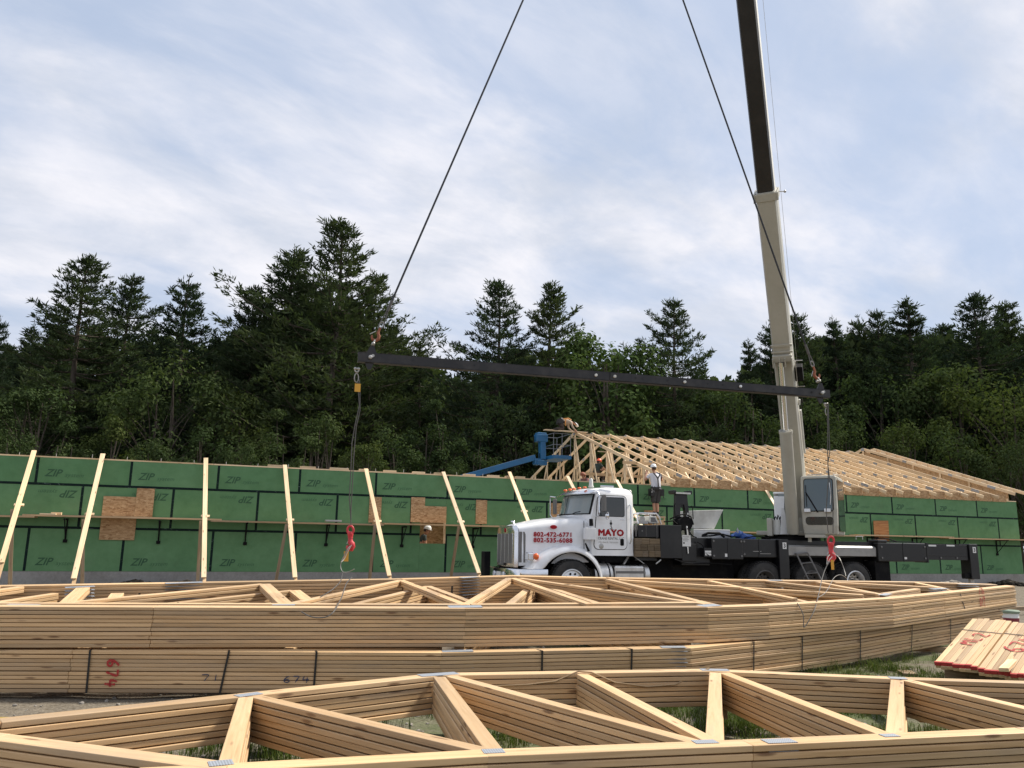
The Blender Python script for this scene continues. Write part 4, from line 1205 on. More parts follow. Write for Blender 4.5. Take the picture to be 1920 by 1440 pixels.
mb = MB(); mb.beam((0.43, YC - .975, 2.02), (0.43, YC - .985, 1.1), 0.01, 0.012, (0, 1, 0)); part(mb, 'hood_seam', 'blackflat', parent=hood)
# grille
mb = MB()
def grille_ring(x, hw, z0, z1, r):
    p = [(-hw, z0), (-hw, z1 - r)]
    for i in range(1, 5):
        a = math.pi - i * math.pi / 8; p.append((-hw + r + r * math.cos(a), z1 - r + r * math.sin(a)))
    for i in range(0, 4):
        a = math.pi / 2 - i * math.pi / 8; p.append((hw - r + r * math.cos(a), z1 - r + r * math.sin(a)))
    p += [(hw, z1 - r), (hw, z0)]
    return [V((x, YC + y, z)) for y, z in p]
mb.loft([grille_ring(-1.215, .71, .86, 1.87, .16), grille_ring(-1.30, .68, .86, 1.87, .16), grille_ring(-1.32, .64, .90, 1.84, .14)])
gr = part(mb, 'grille', 'chrome', smooth=35)
mb = MB(); mb.loft([grille_ring(-1.318, .60, .95, 1.68, .04), grille_ring(-1.328, .60, .95, 1.68, .04)]); part(mb, 'grille_mesh', 'grilledark', parent=gr)
mb = MB()
for k in range(5):
    y = YC - .60 + k * .30
    mb.ext((-1.336, y - .008, .95), (-1.322, y + .008, 1.68))
part(mb, 'grille_bar', 'chrome', parent=gr, bevel=.004)
mb = MB(); mb.lathe([(0, .055), (.012, .05)], (-1.322, YC, 1.765), (-1, 0, 0), 18); part(mb, 'grille_badge', 'red', parent=gr, smooth=True)
mb = MB(); mb.prism([(-1.20, YC - .745, .98), (-1.05, YC - .785, .98), (-1.05, YC - .785, 1.66), (-1.08, YC - .78, 1.72), (-1.20, YC - .745, 1.72)], (0, .02, 0)); part(mb, 'side_vent', 'grilledark', parent=gr)
mb = MB(); mb.lathe([(0, .03), (.03, .035), (.06, .01)], (-1.1, YC, 1.92), (0, 0, 1), 10); mb.ball((-1.12, YC, 1.985), (.06, .02, .02)); part(mb, 'hood_ornament', 'chrome', smooth=True)
# bumper
def bump_ring(z, grow):
    p = []
    for y, x in ((-1.22, -.62), (-1.22, -1.15), (-1.17, -1.32), (-1.0, -1.42), (-.4, -1.47), (.4, -1.47), (1.0, -1.42), (1.17, -1.32), (1.22, -1.15), (1.22, -.62)):
        p.append(V((x - grow if abs(y) < 1.2 else x, YC + y * (1 + grow * .3), z)))
    q = [V((v.x + (.05 if abs(v.y - YC) < 1.2 else 0), YC + (v.y - YC) * .965, z)) for v in p][::-1]
    return p + q
mb = MB(); mb.loft([bump_ring(.50, -.03), bump_ring(.53, 0), bump_ring(.80, 0), bump_ring(.83, -.02)])
bp = part(mb, 'bumper', 'chrome', smooth=40)
for y, w in ((.85, .16), (1.6, .16)):
    mb = MB(); mb.lathe([(0, w / 2), (.02, w / 2 - .01)], (-1.475, y, .67), (-1, 0, 0), 16); part(mb, 'fog_lamp', 'lamp', parent=bp, smooth=True)
mb = MB(); mb.ext((-1.485, 1.05, .58), (-1.478, 1.38, .74)); part(mb, 'number_plate', 'paper', parent=bp)
mb = MB(); mb.ext((-1.66, 1.86, .55), (-1.50, 2.18, 1.22)); mb.ext((-1.70, 1.9, .5), (-1.5, 2.14, .62)); part(mb, 'front_jack', 'blackflat', bevel=.015)
# front fenders
def fender(sg):
    mb = MB(); rings = []
    for i in range(23):
        th = R(-18 + i * 204 / 22)                 # 0 = rear horizontal, 180 = forward
        c, s = math.cos(th), math.sin(th)
        fwd = smooth01(0.35, 1.0, -c)
        Ro = 0.90 + 0.16 * fwd * (1 - 0.5 * max(0, s)) + 0.02 * max(0, s)
        Ri = 0.745
        cx, cz = 0.03, 0.50
        prof = [(Ro + .015, .52), (Ro + .01, .36), (Ro - .005, .20), (Ro - .035, .09), (Ro - .09, .03), (Ri + .03, .0), (Ri, .015), (Ri - .01, .10), (Ri - .01, .52)]
        ring = []
        for r, y in prof:
            yy = y if sg < 0 else 2 * YC - y
            ring.append(V((cx + r * c * (1.0 if c > 0 else 1.12), yy, max(.62, cz + r * s) if c > 0.2 else max(.84, cz + r * s))))
        rings.append(ring)
    mb.loft(rings)
    for i in range(22):
        for j in (6, 7, 8): mb.m[i * 9 + j] = 1
    o = part(mb, 'front_fender', ['white', 'blackflat'], smooth=60)
    return o
for sg in (-1, 1):
    f = fender(sg)
    mb = MB(); yy = 0.02 if sg < 0 else 2 * YC - 0.02; y2 = .5 if sg < 0 else 2 * YC - .5
    mb.lathe([(0, .735), (.5 , .735)], (0.03, min(yy, y2), .50), (0, 1, 0), 32); mb.f = mb.f[:-2]; mb.m = mb.m[:-2]
    part(mb, 'wheel_well', 'blackflat', parent=f, smooth=True)
    yh = .10 if sg < 0 else 2 * YC - .10
    mb = MB(); mb.box((-1.02, yh + (.10 if sg < 0 else -.10), 1.13), (.16, .24, .20), None); hl = part(mb, 'headlight', 'chrome', bevel=.03, parent=None)
    mb = MB(); mb.box((-1.105, yh + (.10 if sg < 0 else -.10), 1.13), (.012, .19, .15)); part(mb, 'lens', 'lamp', parent=hl, bevel=.004)
    mb = MB(); mb.box((-1.03, yh + (-.026 if sg < 0 else .026), 1.13), (.11, .012, .14)); part(mb, 'lens', 'lamp', parent=hl, bevel=.004)
    mb = MB(); mb.ball((-0.905, yh + (-.035 if sg < 0 else .035), 1.13), (.075, .06, .08), 0, 12, 8); part(mb, 'turn_signal', 'orange', smooth=True)
# cab
def cab_ring(z, fx, inset=0.0, ry=0.0):
    hw = 1.06 - inset
    p = []
    for i in range(9):
        y = -hw + 2 * hw * i / 8
        x = fx - 0.30 * (1 - (y / hw) ** 2) + inset * 0.9
        p.append(V((x, YC + y, z)))
    rx = 1.80 - inset * 0.8
    p += [V((rx - .06, YC + hw, z)), V((rx, YC + hw - .06, z)), V((rx, YC - hw + .06, z)), V((rx - .06, YC - hw, z))]
    return p
mb = MB()
mb.loft([cab_ring(1.17, .62), cab_ring(1.20, .60), cab_ring(2.13, .60), cab_ring(2.18, .615), cab_ring(2.70, .74, .012), cab_ring(2.77, .75, .04), cab_ring(2.84, .80, .11), cab_ring(2.885, .92, .24), cab_ring(2.905, 1.1, .50)])
cab = part(mb, 'cab', 'white', smooth=45)
def side(pts, y, th, name, m, parent, bevel=0.0, sg=-1):
    mb = MB(); mb.prism([V((x, y, z)) for x, z in pts], (0, th, 0)); return part(mb, name, m, parent=parent, bevel=bevel)
def rr(x0, x1, z0, z1, r, skew=0.0):
    p = []
    for cx, cz, a0 in ((x1 - r, z1 - r, 0), (x0 + r + skew, z1 - r, 90), (x0 + r, z0 + r, 180), (x1 - r, z0 + r, 270)):
        for i in range(5):
            a = R(a0 + i * 22.5); p.append((cx + r * math.cos(a), cz + r * math.sin(a)))
    return p
yn = YC - 1.06
for yo, sgn in ((yn, -1), (2 * YC - yn, 1)):
    d1, d2, d3 = (.006, .012, .016)
    side(rr(.655, 1.585, 1.315, 2.675, .12, .10), yo + sgn * d1 / 2 - .003, .006, 'door_seal', 'blackflat', cab)
    dr = side(rr(.67, 1.57, 1.33, 2.66, .11, .10), yo + sgn * d2 - .003, .006, 'door', 'white', None, .003)
    side(rr(.775, 1.515, 2.135, 2.625, .05, .075), yo + sgn * d3 - .002, .004, 'window_seal', 'blackflat', dr)
    side(rr(.79, 1.50, 2.15, 2.61, .04, .07), yo + sgn * (d3 + .003) - .002, .004, 'side_window', 'glass', dr)
    side(rr(1.385, 1.485, 1.42, 1.59, .03), yo + sgn * (d3 + .004) - .006, .012, 'handle', 'blackflat', dr, .004)
    mb = MB(); mb.tube([(1.66, yo + sgn * .012, 2.45), (1.665, yo + sgn * .06, 2.40), (1.665, yo + sgn * .06, 1.55), (1.66, yo + sgn * .012, 1.48)], .014, 8); part(mb, 'grab_handle', 'chrome', smooth=True)
    mb = MB(); mb.tube([(1.38, yo + sgn * .018, 2.07), (1.50, yo + sgn * .018, 2.07)], .008, 6); part(mb, 'door_trim', 'chrome', parent=dr)
    # air cleaner intake
    mb = MB(); mb.box((.52, yo + sgn * .07, 1.70), (.27, .16, .29)); mb.box((.385, yo + sgn * .07, 1.70), (.02, .14, .26)); part(mb, 'air_intake', 'white', bevel=.03)
    mb = MB(); mb.tube([(.56, yo + sgn * .08, 1.90), (.565, yo + sgn * .05, 2.06)], [.055, .05], 8); part(mb, 'intake_duct', 'blackflat', smooth=True)
    mb = MB(); mb.tube([(.42, yo + sgn * .03, 1.47), (.50, yo + sgn * .06, 1.27)], [.02, .035], 8); part(mb, 'hood_latch', 'blackflat')
# emblem and small badge on near side
mb = MB(); mb.lathe([(0, .07), (.006, .06)], (.86, yn - .013, 1.40), (0, -1, 0), 20); part(mb, 'door_badge', 'steel', smooth=True)
def hood_side_y(x): return YC - (.80 + .165 * (x + 1.0)) - .012
mb = MB(); mb.lathe([(0, .05), (.008, .045)], (0, 0, 0), (0, -1, 0), 20)
mb.v = [V((q.x * 1.9 - .36, q.y + hood_side_y(-.30) + .012, q.z + 1.85)) for q in mb.v]; part(mb, 'hood_badge', 'red', smooth=True)
# windscreen
def wind(name, m, z0, z1, lift, y0, y1, parent=None, n=9):
    mb = MB(); a, b = [], []
    for i in range(n):
        y = y0 + (y1 - y0) * i / (n - 1)
        for z, arr in ((z0, a), (z1, b)):
            t = (z - 2.18) / .52; fx = .615 + t * .125; hw = 1.06 - .012 * t
            arr.append(V((fx - .30 * (1 - ((y - YC) / hw) ** 2) - lift, y, z)))
    k = len(a)
    vs = a + b + [q + V((.006, 0, 0)) for q in a] + [q + V((.006, 0, 0)) for q in b]
    fs = [(i, i + 1, k + i + 1, k + i) for i in range(k - 1)] + [(2 * k + i, 3 * k + i, 3 * k + i + 1, 2 * k + i + 1) for i in range(k - 1)]
    fs += [(0, k, 3 * k, 2 * k), (k - 1, 3 * k - 1, 4 * k - 1, 2 * k - 1)]
    fs += [(i, 2 * k + i, 2 * k + i + 1, i + 1) for i in range(k - 1)] + [(k + i, k + i + 1, 3 * k + i + 1, 3 * k + i) for i in range(k - 1)]
    mb.add(vs, fs); return part(mb, name, m, smooth=30, parent=parent)
ws_ = wind('windscreen_seal', 'blackflat', 2.185, 2.70, .010, .20, 2 * YC - .20)
wind('windscreen', 'glass_grey', 2.21, 2.675, .018, .245, YC - .02, ws_)
wind('windscreen', 'glass_grey', 2.21, 2.675, .018, YC + .02, 2 * YC - .245, ws_)
for y in (.75, 1.6):
    mb = MB(); mb.tube([(.31, y, 2.19), (.33, y - .22, 2.235), (.37, y - .42, 2.25)], .011, 6); part(mb, 'wiper', 'blackflat')
# visor
mb = MB(); a, b = [], []
for i in range(11):
    y = .16 + 2.12 * i / 10
    x = .74 - .30 * (1 - ((y - YC) / 1.06) ** 2)
    a.append(V((x - .01, y, 2.80))); b.append(V((x - .20, y, 2.71)))
k = len(a); vs = a + b + [q + V((0, 0, -.012)) for q in a] + [q + V((0, 0, -.012)) for q in b]
fs = [(i, i + 1, k + i + 1, k + i) for i in range(k - 1)] + [(2 * k + i, 3 * k + i, 3 * k + i + 1, 2 * k + i + 1) for i in range(k - 1)] + [(k + i, k + i + 1, 3 * k + i + 1, 3 * k + i) for i in range(k - 1)] + [(0, k, 3 * k, 2 * k), (k - 1, 3 * k - 1, 4 * k - 1, 2 * k - 1)]
mb.add(vs, fs); part(mb, 'sun_visor', 'chrome', smooth=30)
for y in (.55, .85, 1.15, 1.45, 1.85):
    mb = MB(); mb.ball((.62 - .08 * (1 - abs(y - YC)), y, 2.87), (.06, .042, .030), 0, 10, 6); part(mb, 'marker_light', 'orange', smooth=True)
mb = MB(); mb.lathe([(0, .07), (.04, .07), (.045, .055), (.20, .048), (.235, .02)], (.80, .62, 2.89), (0, 0, 1), 14); part(mb, 'beacon', 'white_dull', smooth=True)
mb = MB(); mb.ball((1.74, .28, 2.78), (.05, .05, .06)); part(mb, 'work_lamp', 'white_dull', smooth=True)
mb = MB(); mb.tube([(.9, .25, 2.90), (1.25, .22, 2.90)], .022, 8); part(mb, 'air_horn', 'chrome', smooth=True)
# mirrors
for sgn, yo in ((-1, yn), (1, 2 * YC - yn)):
    mb = MB(); y2 = yo + sgn * .26; x0 = .70 if sgn < 0 else .42
    mb.tube([(x0 + .06, yo, 2.70), (x0 - .02, yo + sgn * .20, 2.73), (x0, y2, 2.66), (x0, y2, 2.22), (x0 + .03, yo + sgn * .12, 2.13), (x0 + .02, yo, 2.14)], .016, 8)
    mr = part(mb, 'mirror_arm', 'chrome', smooth=True)
    mb = MB(); mb.box((x0 + .13, y2 - sgn * .02, 2.46), (.06, .20, .42)); part(mb, 'mirror', 'grilledark', parent=mr, bevel=.02)
    mb = MB(); mb.lathe([(0, .015), (.02, .06), (.05, .10), (.06, .10)], (x0 + .17, y2 - sgn * .03, 2.15), (1, 0, 0), 14); part(mb, 'mirror', 'chrome', parent=mr, smooth=True)
# door lettering
def ttext(body, size, x, z, y, m, shear=0.0, bold=0.0, sp=1.0, name='lettering', yaw=0.0, sx=1.0, align='CENTER', parent=None):
    me = text_mesh(body, size, shear, bold, sp, align); me.materials.clear(); me.materials.append(M[m])
    if sx != 1.0:
        for q in me.vertices: q.co.x *= sx
    return place_text(me, None, name, (x, y, z), (math.cos(yaw), math.sin(yaw), 0), (0, 0, 1), parent or TK)
yd = yn - .0185
ttext('MAYO', .215, 1.13, 1.665, yd, 'red', 0, .013, 1.06, sx=1.12)
ttext('CRANE RENTAL, LLC', .088, 1.13, 1.565, yd, 'blackink', 0, 0.0, 1.0, sx=.88)
ttext('Hardwick, Vermont', .075, 1.05, 1.478, yd, 'steel', .35, -.001, .95, sx=.95)
mb = MB()                                                        # the hook above the name
mb.lathe([(0, .038), (.004, .036)], (1.13, yd, 1.965), (0, -1, 0), 6)
for dx in (-.02, 0, .02): mb.tube([(1.13 + dx, yd, 2.0), (1.13 + dx, yd, 2.05)], .003, 4)
mb.tube([(1.13, yd, 1.93), (1.13, yd, 1.89), (1.155, yd, 1.865), (1.15, yd, 1.83), (1.125, yd, 1.825), (1.108, yd, 1.842)], .009, 6)
mb.tube([(1.13, yd, 1.845), (1.02, yd, 1.80)], .003, 4); mb.tube([(1.14, yd, 1.845), (1.24, yd, 1.80)], .003, 4)
part(mb, 'hook_emblem', 'blackink')
yaw = -math.atan(.165)
for body, z in (('802-472-6771', 1.615), ('802-535-6088', 1.475)):
    xm = -.375
    ttext(body, .150, xm, z, hood_side_y(xm) - .004, 'red', 0, .007, 1.10, yaw=yaw, sx=1.06)
# wheels
def wheel(x, y, r, w, rimmat, dual, name='wheel', rr_=.29):
    mb = MB()
    yy = 0 if y < YC else 1
    s = 1 if y < YC else -1
    def ly(d): return y + s * d
    mb.lathe([(-w / 2, r * .60), (-w / 2, r * .80), (-w / 2 + .015, r * .93), (-w / 2 + .05, r * .985), (-w / 2 + .07, r), (w / 2 - .07, r), (w / 2 - .03, r * .97), (w / 2, r * .8), (w / 2, r * .6)], (x, y, ZW), (0, s, 0), 40, 0, False)
    if dual:
        mb.lathe([(-w / 2, r * .60), (-w / 2, r * .80), (-w / 2 + .015, r * .93), (-w / 2 + .05, r * .985), (-w / 2 + .07, r), (w / 2 - .07, r), (w / 2 - .03, r * .97), (w / 2, r * .8), (w / 2, r * .6)], (x, y + s * (w + .04), ZW), (0, s, 0), 40, 0, False)
    for j in range(44):
        a = 2 * math.pi * (j + .5) / 44
        A = V((math.cos(a), 0, math.sin(a))); T = V((-math.sin(a), 0, math.cos(a)))
        for q in (-.28, .28):
            mb.box(V((x, y + q * w, ZW)) + A * (r + .003), (.018, w * .36, .045), (A, V((0, 1, 0)), T))
    o = part(mb, name, 'rubber', smooth=35)
    mb = MB()
    if dual: pr = [(-w / 2 - .004, rr_), (-w / 2 + .03, rr_ - .02), (-w / 2 + .10, rr_ - .05), (-w / 2 + .15, rr_ - .07), (-w / 2 + .165, .13), (-w / 2 + .16, .02)]
    else: pr = [(-w / 2 - .004, rr_), (-w / 2 + .03, rr_ - .02), (-w / 2 + .02, rr_ - .06), (-w / 2 - .02, rr_ - .12), (-w / 2 - .03, .11), (-w / 2 - .03, .02)]
    mb.lathe([(-w / 2 + .02, r * .63)] + pr, (x, y, ZW), (0, s, 0), 36, 0, False)
    rim = part(mb, 'rim', rimmat, smooth=35, parent=o)
    mb = MB()
    hy = -w / 2 + (.13 if dual else -.005)
    for j in range(10):
        a = 2 * math.pi * j / 10
        mb.lathe([(0, .028), (.008, .028)], (x + .205 * math.cos(a), y + s * (hy + (.003 if dual else -.012)), ZW + .205 * math.sin(a)), (0, -s, 0), 10)
    part(mb, 'hand_hole', 'blackflat', parent=o)
    mb = MB()
    mb.lathe([(0, .085), (.10, .08), (.13, .06), (.135, .01)], (x, y + s * (-w / 2 + (.16 if dual else -.03)), ZW), (0, -s, 0), 18)
    for j in range(10):
        a = 2 * math.pi * (j + .5) / 10
        mb.lathe([(0, .018), (.03, .018), (.035, .01)], (x + .135 * math.cos(a), y + s * (-w / 2 + (.165 if dual else -.03)), ZW + .135 * math.sin(a)), (0, -s, 0), 6)
    part(mb, 'hub', 'rim_dark' if dual else 'chrome', smooth=35, parent=o)
ZW = .53
for y in (.19, 2 * YC - .19): wheel(0.03, y, .54, .33, 'alu', False)
for x in (5.58, 7.08, 8.53):
    for y in (.16, 2 * YC - .16):
        wheel(x, y, .54, .27, 'alu' if x > 8 else 'rim_dark', True)
mb = MB()
for x in (0.03, 5.58, 7.08, 8.53): mb.tube([(x, .3, ZW), (x, 2.1, ZW)], .07, 8)
part(mb, 'axle', 'blackflat')
# chassis, tanks, steps
mb = MB(); mb.ext((-1.3, .72, .72), (9.9, .84, 1.02)); mb.ext((-1.3, 1.60, .72), (9.9, 1.72, 1.02)); mb.ext((-1.0, .84, .8), (.5, 1.6, 1.0)); part(mb, 'chassis_frame', 'blackflat')
mb = MB(); mb.ext((2.3, .62, .55), (5.0, 1.82, 1.1)); mb.ext((5.0, .60, .95), (9.7, 1.84, 1.2)); part(mb, 'subframe', 'blackflat')
for sg, yt in ((-1, .36), (1, 2 * YC - .36)):
    mb = MB(); mb.lathe([(0, .02), (.0, .27), (.03, .30), (.47, .30), (.50, .27), (.50, .02)], (.67, yt, .69), (1, 0, 0), 28); tk = part(mb, 'fuel_tank', 'alu', smooth=40)
    mb = MB(); mb.lathe([(0, .304), (.035, .304)], (.78, yt, .69), (1, 0, 0), 28); mb.lathe([(0, .304), (.035, .304)], (1.04, yt, .69), (1, 0, 0), 28); part(mb, 'tank_strap', 'blackflat', parent=tk)
    mb = MB(); mb.lathe([(0, .05), (.05, .05), (.055, .02)], (.98, yt - sg * -.03, .985), (0, 0, 1), 12); part(mb, 'filler_cap', 'blackflat', parent=tk, smooth=True)
    mb = MB(); mb.ext((1.20, yt - .28, .42), (2.02, yt + .28, .93)); stp = part(mb, 'step_box', 'alu', bevel=.05, seg=3)
    mb = MB(); mb.ext((1.22, yt + sg * .281, .74), (2.0, yt + sg * .289, .80)); mb.ext((1.22, yt + sg * .281, .55), (2.0, yt + sg * .289, .60)); part(mb, 'step_tread', 'grilledark', parent=stp)
    mb = MB(); mb.lathe([(0, .02), (0, .24), (.03, .28), (.15, .28), (.18, .24), (.18, .02)], (2.03, yt, .69), (1, 0, 0), 24); part(mb, 'air_tank', 'alu', smooth=40)
mb = MB(); mb.tube([(1.55, .3, .96), (1.75, .4, 1.17)], .03, 8); mb.tube([(1.78, .2, 1.17), (2.05, .15, .98)], .012, 6); mb.tube([(2.5, .1, 1.08), (2.35, .08, .98)], .02, 6); part(mb, 'cab_strut', 'steel')
mb = MB(); mb.ext((.72, .42, 1.0), (1.78, 2.0, 1.165)); part(mb, 'cab_floor', 'blackflat')
# equipment behind the cab
mb = MB(); mb.ext((1.90, .16, 1.64), (2.50, 2.2, 1.95)); mb.ext((2.51, .12, 1.12), (3.14, 2.2, 1.965)); mb.ext((1.88, .3, 1.05), (2.50, 2.1, 1.145)); part(mb, 'tool_cabinet', 'black', bevel=.012)
mb = MB(); mb.ext((2.12, .152, 1.66), (2.128, .158, 1.93)); mb.ext((2.0, .155, 1.78), (2.03, .158, 1.82)); mb.tube([(1.86, .2, 1.66), (1.86, .2, 2.0)], .02, 6); mb.tube([(2.43, .148, 1.15), (2.43, .148, 2.06)], .008, 6); part(mb, 'cabinet_trim', 'grilledark')
mb = MB(); mb.ext((3.16, .20, .95), (4.0, 2.2, 1.66)); mb.ext((3.16, .16, 1.05), (3.60, .2, 1.5)); part(mb, 'deck_box', 'black', bevel=.015)
# boom rest (A-frame) with winch drum
mb = MB()
mb.prism([(3.20, .6, 1.66), (3.28, .6, 2.80), (3.44, .6, 2.80), (3.40, .6, 2.35), (3.36, .6, 1.66)], (0, .12, 0))
mb.prism([(3.72, .6, 1.66), (3.62, .6, 2.80), (3.48, .6, 2.80), (3.54, .6, 2.35), (3.58, .6, 1.66)], (0, .12, 0))
mb.ext((3.30, .598, 2.52), (3.62, .722, 2.80)); mb.ext((3.29, .6, 2.05), (3.60, .72, 2.18))
for a in range(8):
    t0, t1 = math.pi * a / 8, math.pi * (a + 1) / 8
    mb.beam((3.46 + .12 * math.cos(t0), .66, 2.38 + .14 * math.sin(t0)), (3.46 + .12 * math.cos(t1), .66, 2.38 + .14 * math.sin(t1)), .12, .05, (0, 1, 0))
rest = part(mb, 'boom_rest', 'black', bevel=.008)
mb = MB(); mb.ext((3.19, .5, 2.80), (3.70, .82, 2.85)); mb.box((3.20, .66, 2.86), (.08, .3, .08)); mb.box((3.68, .66, 2.86), (.08, .3, .08)); part(mb, 'rest_saddle', 'black', parent=rest, bevel=.01)
mb = MB(); mb.ext((3.22, .49, 2.803), (3.66, .499, 2.845)); part(mb, 'saddle_lip', 'white_dull', parent=rest)
mb = MB(); mb.tube([(3.19, .5, 2.55), (3.17, .5, 2.5), (3.17, .5, 2.2)], .012, 6); mb.tube([(3.68, .5, 2.5), (3.71, .5, 2.45), (3.72, .5, 2.15)], .012, 6); part(mb, 'rest_bar', 'blackflat', parent=rest)
mb = MB(); mb.lathe([(0, .19), (.05, .19), (.05, .13), (.30, .13), (.30, .19), (.35, .19)], (3.36, .25, 2.02), (0, 1, 0), 22); part(mb, 'hose_reel', 'blackflat', smooth=30)
mb = MB(); mb.tube([(2.9, .3, 2.12), (3.1, .25, 2.22), (3.3, .22, 2.26), (3.5, .25, 2.2), (3.6, .3, 2.0)], .02, 6); mb.tube([(2.75, .35, 2.05), (3.0, .3, 2.08), (3.2, .4, 1.98)], .02, 6); part(mb, 'hydraulic_hose', 'blackflat', smooth=True)
mb = MB()
for x, z, w, h in ((3.62, 2.28, .035, .07), (3.60, 2.22, .06, .05), (3.64, 2.10, .035, .06), (3.66, 1.98, .03, .05), (3.67, 1.80, .03, .06)): mb.box((x, .592, z), (w, .006, h))
part(mb, 'warning_decal', 'paper', parent=rest)
mb = MB(); mb.ext((3.17, .150, 1.43), (3.42, .158, 1.72)); tg = part(mb, 'notice_sheet', 'paper')
mb = MB()
for k in range(4): mb.ext((3.19, .147, 1.67 - k * .035), (3.36 - .03 * (k % 2), .149, 1.678 - k * .035))
mb.ext((3.19, .147, 1.50), (3.24, .149, 1.53)); part(mb, 'notice_print', 'blackink', parent=tg)
mb = MB(); mb.tube([(3.30, .13, 1.95), (3.32, .13, 1.72)], .018, 6); mb.tube([(3.31, .13, 1.42), (3.32, .13, 1.25)], .014, 6); part(mb, 'white_strap', 'paper')
# hopper and tray on the deck
mb = MB(); mb.loft([[V((4.12, 1.15, 1.92)), V((4.78, 1.15, 1.92)), V((4.78, 1.95, 1.92)), V((4.12, 1.95, 1.92))], [V((4.05, 1.05, 2.40)), V((5.03, 1.05, 2.45)), V((5.03, 2.0, 2.45)), V((4.05, 2.0, 2.40))]]); part(mb, 'white_hopper', 'white_dull', bevel=.012)
mb = MB(); mb.ext((4.0, .95, 1.66), (5.15, 2.1, 1.88)); mb.ext((4.0, .945, 1.86), (5.15, .96, 1.90)); part(mb, 'deck_tray', 'alu', bevel=.01)
mb = MB(); mb.tube([(4.05, .6, 1.72), (4.2, .55, 1.79), (4.55, .55, 1.79), (4.72, .6, 1.70)], .035, 8); mb.tube([(3.9, .4, 1.70), (4.15, .25, 1.72), (4.35, .1, 1.76), (4.6, .08, 1.70)], .022, 6); part(mb, 'hydraulic_hose', 'blackflat', smooth=True)
mb = MB(); mb.ext((4.05, .06, 1.58), (4.13, .085, 1.66)); part(mb, 'reflector', 'orange')
# deck floor
mb = MB(); mb.ext((3.98, .55, 1.18), (9.6, 2.3, 1.64)); part(mb, 'deck', 'black', bevel=.01)
# front outrigger beams (two telescoping black boxes) and jack leg
mb = MB(); mb.ext((3.95, .0, 1.11), (4.90, .5, 1.66)); ou = part(mb, 'outrigger_beam', 'black', bevel=.02)
mb = MB(); mb.ext((4.905, .03, 1.17), (5.98, .47, 1.65)); part(mb, 'outrigger_beam', 'black', bevel=.02)
mb = MB(); mb.ext((3.74, -.004, 1.21), (3.92, .0, 1.33)); mb.ext((3.72, .0, 1.17), (3.94, .2, 1.40), 1); part(mb, 'serial_plate', ['paper', 'black'], parent=ou)
ttext('MOTOR', .05, 3.83, 1.25, -.008, 'blackink', 0, 0, 1)
mb = MB(); mb.box((4.37, -.003, 1.22), (.07, .005, .08)); part(mb, 'small_decal', 'paper', parent=ou)
mb = MB(); mb.box((5.35, .026, 1.33), (.25, .006, .012)); mb.box((5.6, .026, 1.27), (.35, .006, .01)); part(mb, 'paint_scrape', 'steel')
def jack(x0, x1, y0, y1, zt, num):
    mb = MB(); mb.ext((x0, y0, .62), (x1, y1, zt)); j = part(mb, 'outrigger_jack', 'black', bevel=.015)
    mb = MB(); mb.tube([((x0 + x1) / 2, (y0 + y1) / 2, .64), ((x0 + x1) / 2, (y0 + y1) / 2, .12)], .08, 12); part(mb, 'jack_rod', 'steel', parent=j, smooth=True)
    mb = MB(); c = V(((x0 + x1) / 2, (y0 + y1) / 2, .06)); mb.lathe([(0, .27), (.05, .27), (.09, .1)], c + V((0, 0, -.04)), (0, 0, 1), 20); part(mb, 'jack_pad', 'blackflat', parent=j, smooth=30)
    mb = MB(); mb.box(((x0 + x1) / 2 + .02, y0 - .003, zt - .17), (.12, .005, .17)); part(mb, 'number_decal', 'paper', parent=j)
    ttext(num, .15, (x0 + x1) / 2 + .02, zt - .22, y0 - .008, 'blackink', 0, .004, 1, parent=TK)
jack(5.985, 6.29, -.06, .30, 1.66, '3')
# small fittings on the black deck and outriggers
for k, (x, z, y) in enumerate(((4.0, 1.58, -.004), (4.0, 1.2, -.004), (4.84, 1.58, -.004), (4.84, 1.2, -.004), (4.95, 1.25, .026), (4.95, 1.58, .026), (9.45, 1.5, -.004), (9.45, 1.2, -.004), (11.0, 1.52, -.004), (11.0, 1.2, -.004), (11.6, 1.22, .026), (12.2, 1.22, .026))):
    mb = MB(); mb.lathe([(0, .028), (.015, .028), (.02, .015)], (x, y, z), (0, -1, 0), 8); part(mb, 'pin', 'grilledark', smooth=35)
for a, b in (((4.42, -.01, 1.11), (4.46, .0, 1.66)), ((5.40, .018, 1.17), (5.44, .03, 1.65)), ((10.2, -.01, 1.10), (10.24, .0, 1.62)), ((11.06, -.012, 1.08), (11.12, .46, 1.64))):
    mb = MB(); mb.ext(a, b); part(mb, 'weld_rib', 'black', bevel=.003)
for a in (((3.6, .14, 1.55), (3.75, .05, 1.45), (3.7, .02, 1.3), (3.85, .0, 1.2)), ((2.9, .1, 1.10), (3.3, .05, .98), (3.9, .1, 1.02), (4.6, .1, .98)), ((5.2, .3, 1.68), (5.5, .25, 1.74), (5.9, .3, 1.70)), ((9.4, .3, 1.72), (9.7, .1, 1.76), (10.2, .2, 1.66)), ((3.3, .1, 1.9), (3.4, .06, 1.7), (3.55, .08, 1.66))):
    P = [V(q) for q in a]
    for _ in range(2):
        n = [P[0]]
        for u, w in zip(P, P[1:]): n += [u.lerp(w, .25), u.lerp(w, .75)]
        P = n + [P[-1]]
    mb = MB(); mb.tube(P, .016, 6); part(mb, 'hydraulic_hose', 'blackflat', smooth=True)
